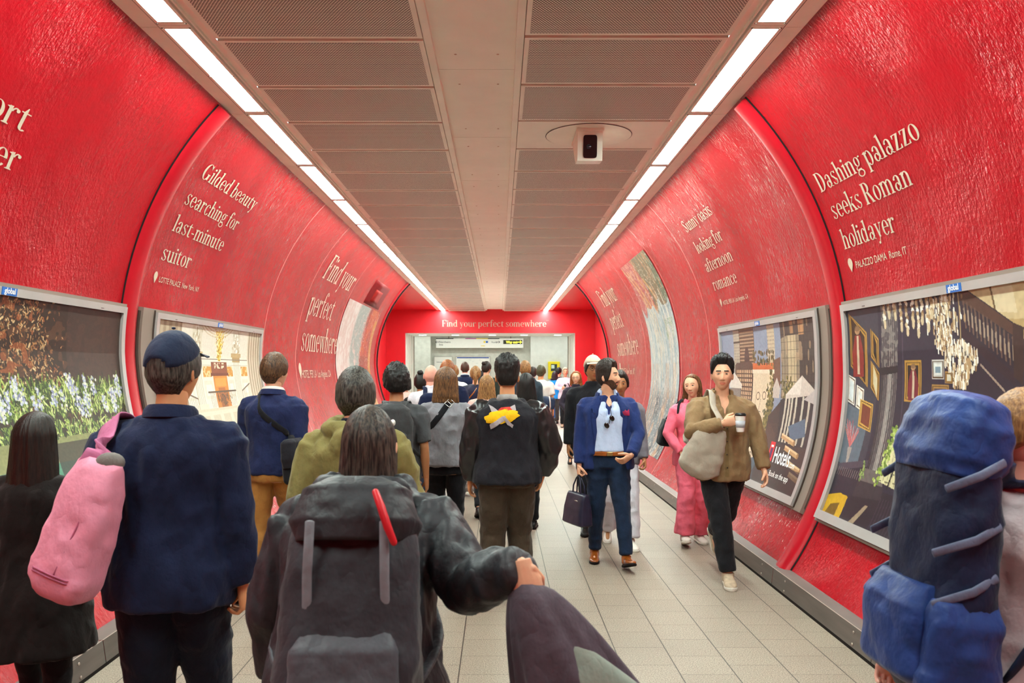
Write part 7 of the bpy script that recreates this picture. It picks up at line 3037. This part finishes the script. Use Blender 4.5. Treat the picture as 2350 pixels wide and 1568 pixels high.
# navy bag of the man in the white t-shirt, strap of the ponytail woman
b = PEOPLE['white_tee']
t = Prop('sports_bag', b, (.10, -.22, .88), 'navy sports bag with pale straps at the hip of the man in the white t-shirt', 'bag')
g = MB()
sack(g, (-.12, -.24, 1.03), (.26, -.22, 1.00), [(0, .09, .07), (.06, .115, .09), (.5, .125, .10), (.94, .115, .09), (1, .08, .06)], (0, 0, 1), 30, 3.4, 3, .008)
bo = t.part('bag_body', g, cloth('navy_bag', '#25324c', .6, .15, .3))
for x in (-.03, .16):
    g = MB().tube([(x - .01, -.30, 1.14), (x, -.345, 1.06), (x + .005, -.34, .95), (x, -.27, .885)], [.012] * 4, 10, 0, .4, (0, 1, 0))
    t.part('webbing', g, cloth('pale_webbing', '#d5c8c4', .7), bo)
g = strap_mb([(-.10, -.24, 1.14), surf(b, -.12, 1.2, True, .01), near(b, (-.10, -.05, 1.52), .012), surf(b, .02, 1.25, False, .01), (.25, .0, 1.08), (.27, -.18, 1.08)], .016, .003)
t.part('strap', g, cloth('navy_bag', '#25324c', .6))
b = PEOPLE['ponytail']
t = Prop('crossbody_bag', b, (-.24, .04, .95), 'small tan cross-body bag of the ponytail woman', 'bag')
g = MB()
sack(g, (-.245, .06, .93), (-.24, .06, 1.10), [(0, .035, .08), (.1, .045, .09), (.8, .04, .09), (1, .02, .08)], (1, 0, 0), 24, 4, 2, .003)
t.part('bag_body', g, S_BROWN)
t.part('strap', strap_mb([(-.235, -.02, 1.09)] + [surf(b, x, z, True, .01) for x, z in ((-.15, 1.14), (-.06, 1.24), (.03, 1.36))] + [near(b, (.085, -.02, 1.50), .012), near(b, (.08, .1, 1.42), .012), surf(b, -.02, 1.25, False, .01), (-.235, .10, 1.09)], .010, .003), S_BROWN)
t, bo, p0, p1 = rucksack('bald', 'slim navy rucksack on the bald man', .13, .07, 1.02, 1.40, C_NAVY)

# small wheeled suitcase glimpsed in the gap left of the bomber jacket
t = empty('suitcase', ((1088 - 1146) / 1960 * 11.2, 11.2, 0), 'small pale grey wheeled suitcase in the gap beside the bomber jacket', 'suitcase')
MB().box(-.17, .17, -.11, .11, .06, .56, 0, .04).build('shell', mat('pale_grey_shell', '#b8adab', .4, .4), t)
g = MB()
for z in np.arange(.10, .54, .05):
    g.box(-.165, .165, -.116, -.108, z, z + .012, 0, .003)
g.build('ribs', mat('rib_grey_shell', '#8f8684', .4, .4), t)
for sx_ in (-.13, .13):
    for sy_ in (-.07, .07):
        MB().loft([((sx_ - .012, sy_, .03), np.array((0, .03, 0)), np.array((0, 0, .03))), ((sx_ + .012, sy_, .03), np.array((0, .03, 0)), np.array((0, 0, .03)))], 18).build('wheel', S_BLACK, t)
g = MB()
for sx_ in (-.07, .07):
    g.tube([(sx_, .08, .55), (sx_, .08, 1.0)], .008, 8)
g.tube([(-.08, .08, 1.0), (.08, .08, 1.0)], .013, 10)
g.build('pull_handle', M_SCREW, t)

# the big blue rucksack at the right edge
b = PEOPLE['rucksack_near']
M_RB = cloth('deep_blue_nylon', '#223c78', .5, .2, .3, 90)
M_RD = cloth('navy_black_nylon', '#17233f', .55, .2, .3, 90)
M_WEB = cloth('grey_webbing', '#66728c', .5, .1, .3)
y0 = surf(b, 0, 1.2, True, 0)[1]
p0, p1 = np.array((0, y0 - .085, .78)), np.array((0, y0 - .04, 1.42))
t = Prop('hiking_rucksack', b, p0, 'big blue hiking rucksack with grey clips at the right edge', 'rucksack')
g = MB()
sack(g, p0, p1, [(0, .13, .06), (.06, .165, .085), (.4, .17, .095), (.8, .165, .09), (1, .15, .08)], (1, 0, 0), 44, 3.2, 3, .012)
bo = t.part('main_body', g, M_RD)
g = MB()
sack(g, p1 + np.array((0, -.01, -.05)), p1 + np.array((0, .05, .165)), [(0, .145, .09), (.2, .165, .105), (.6, .16, .10), (.9, .13, .08), (1, .07, .04)], (1, 0, 0), 44, 3, 5, .012)
t.part('top_lid', g, M_RB)
g = MB()
sack(g, p0 + np.array((0, -.085, .06)), p0 * .5 + p1 * .5 + np.array((0, -.09, 0)), [(0, .10, .04), (.1, .14, .07), (.8, .14, .07), (1, .12, .02)], (1, 0, 0), 36, 3.5, 7, .010)
t.part('front_pocket', g, M_RB, bo)
for k in (-1, 1):
    g = MB()
    sack(g, p0 + np.array((k * .145, -.02, .04)), p0 * .55 + p1 * .45 + np.array((k * .15, -.02, 0)), [(0, .03, .07), (.1, .055, .10), (.8, .05, .10), (1, .02, .08)], (1, 0, 0), 28, 3, 9, .008)
    t.part('side_pocket', g, M_RB, bo)
    for j, (f_, L) in enumerate(((.95, .10), (.70, .13), (.50, .12), (.30, .13))):
        c = p0 * (1 - f_) + p1 * f_ + np.array((k * .178, -.02, 0))
        g = MB().tube([c + np.array((-k * .012, .07, .03)), c + np.array((k * .004, .0, .0)), c + np.array((-k * .02, -L * .75, -.035))], [.011, .012, .011], 12, 0, .3, (1, 0, 0))
        t.part('side_strap', g, M_WEB)
    pts = [p1 + np.array((k * .09, .10, -.02)), near(b, (k * .10, -.06, 1.50), .014), near(b, (k * .10, .06, 1.46), .014), surf(b, k * .12, 1.25, False, .012), near(b, (k * .22, 0, 1.02), .02), p0 + np.array((k * .14, .12, .08))]
    t.part('shoulder_strap', strap_mb(pts, .03, .008), M_RD)
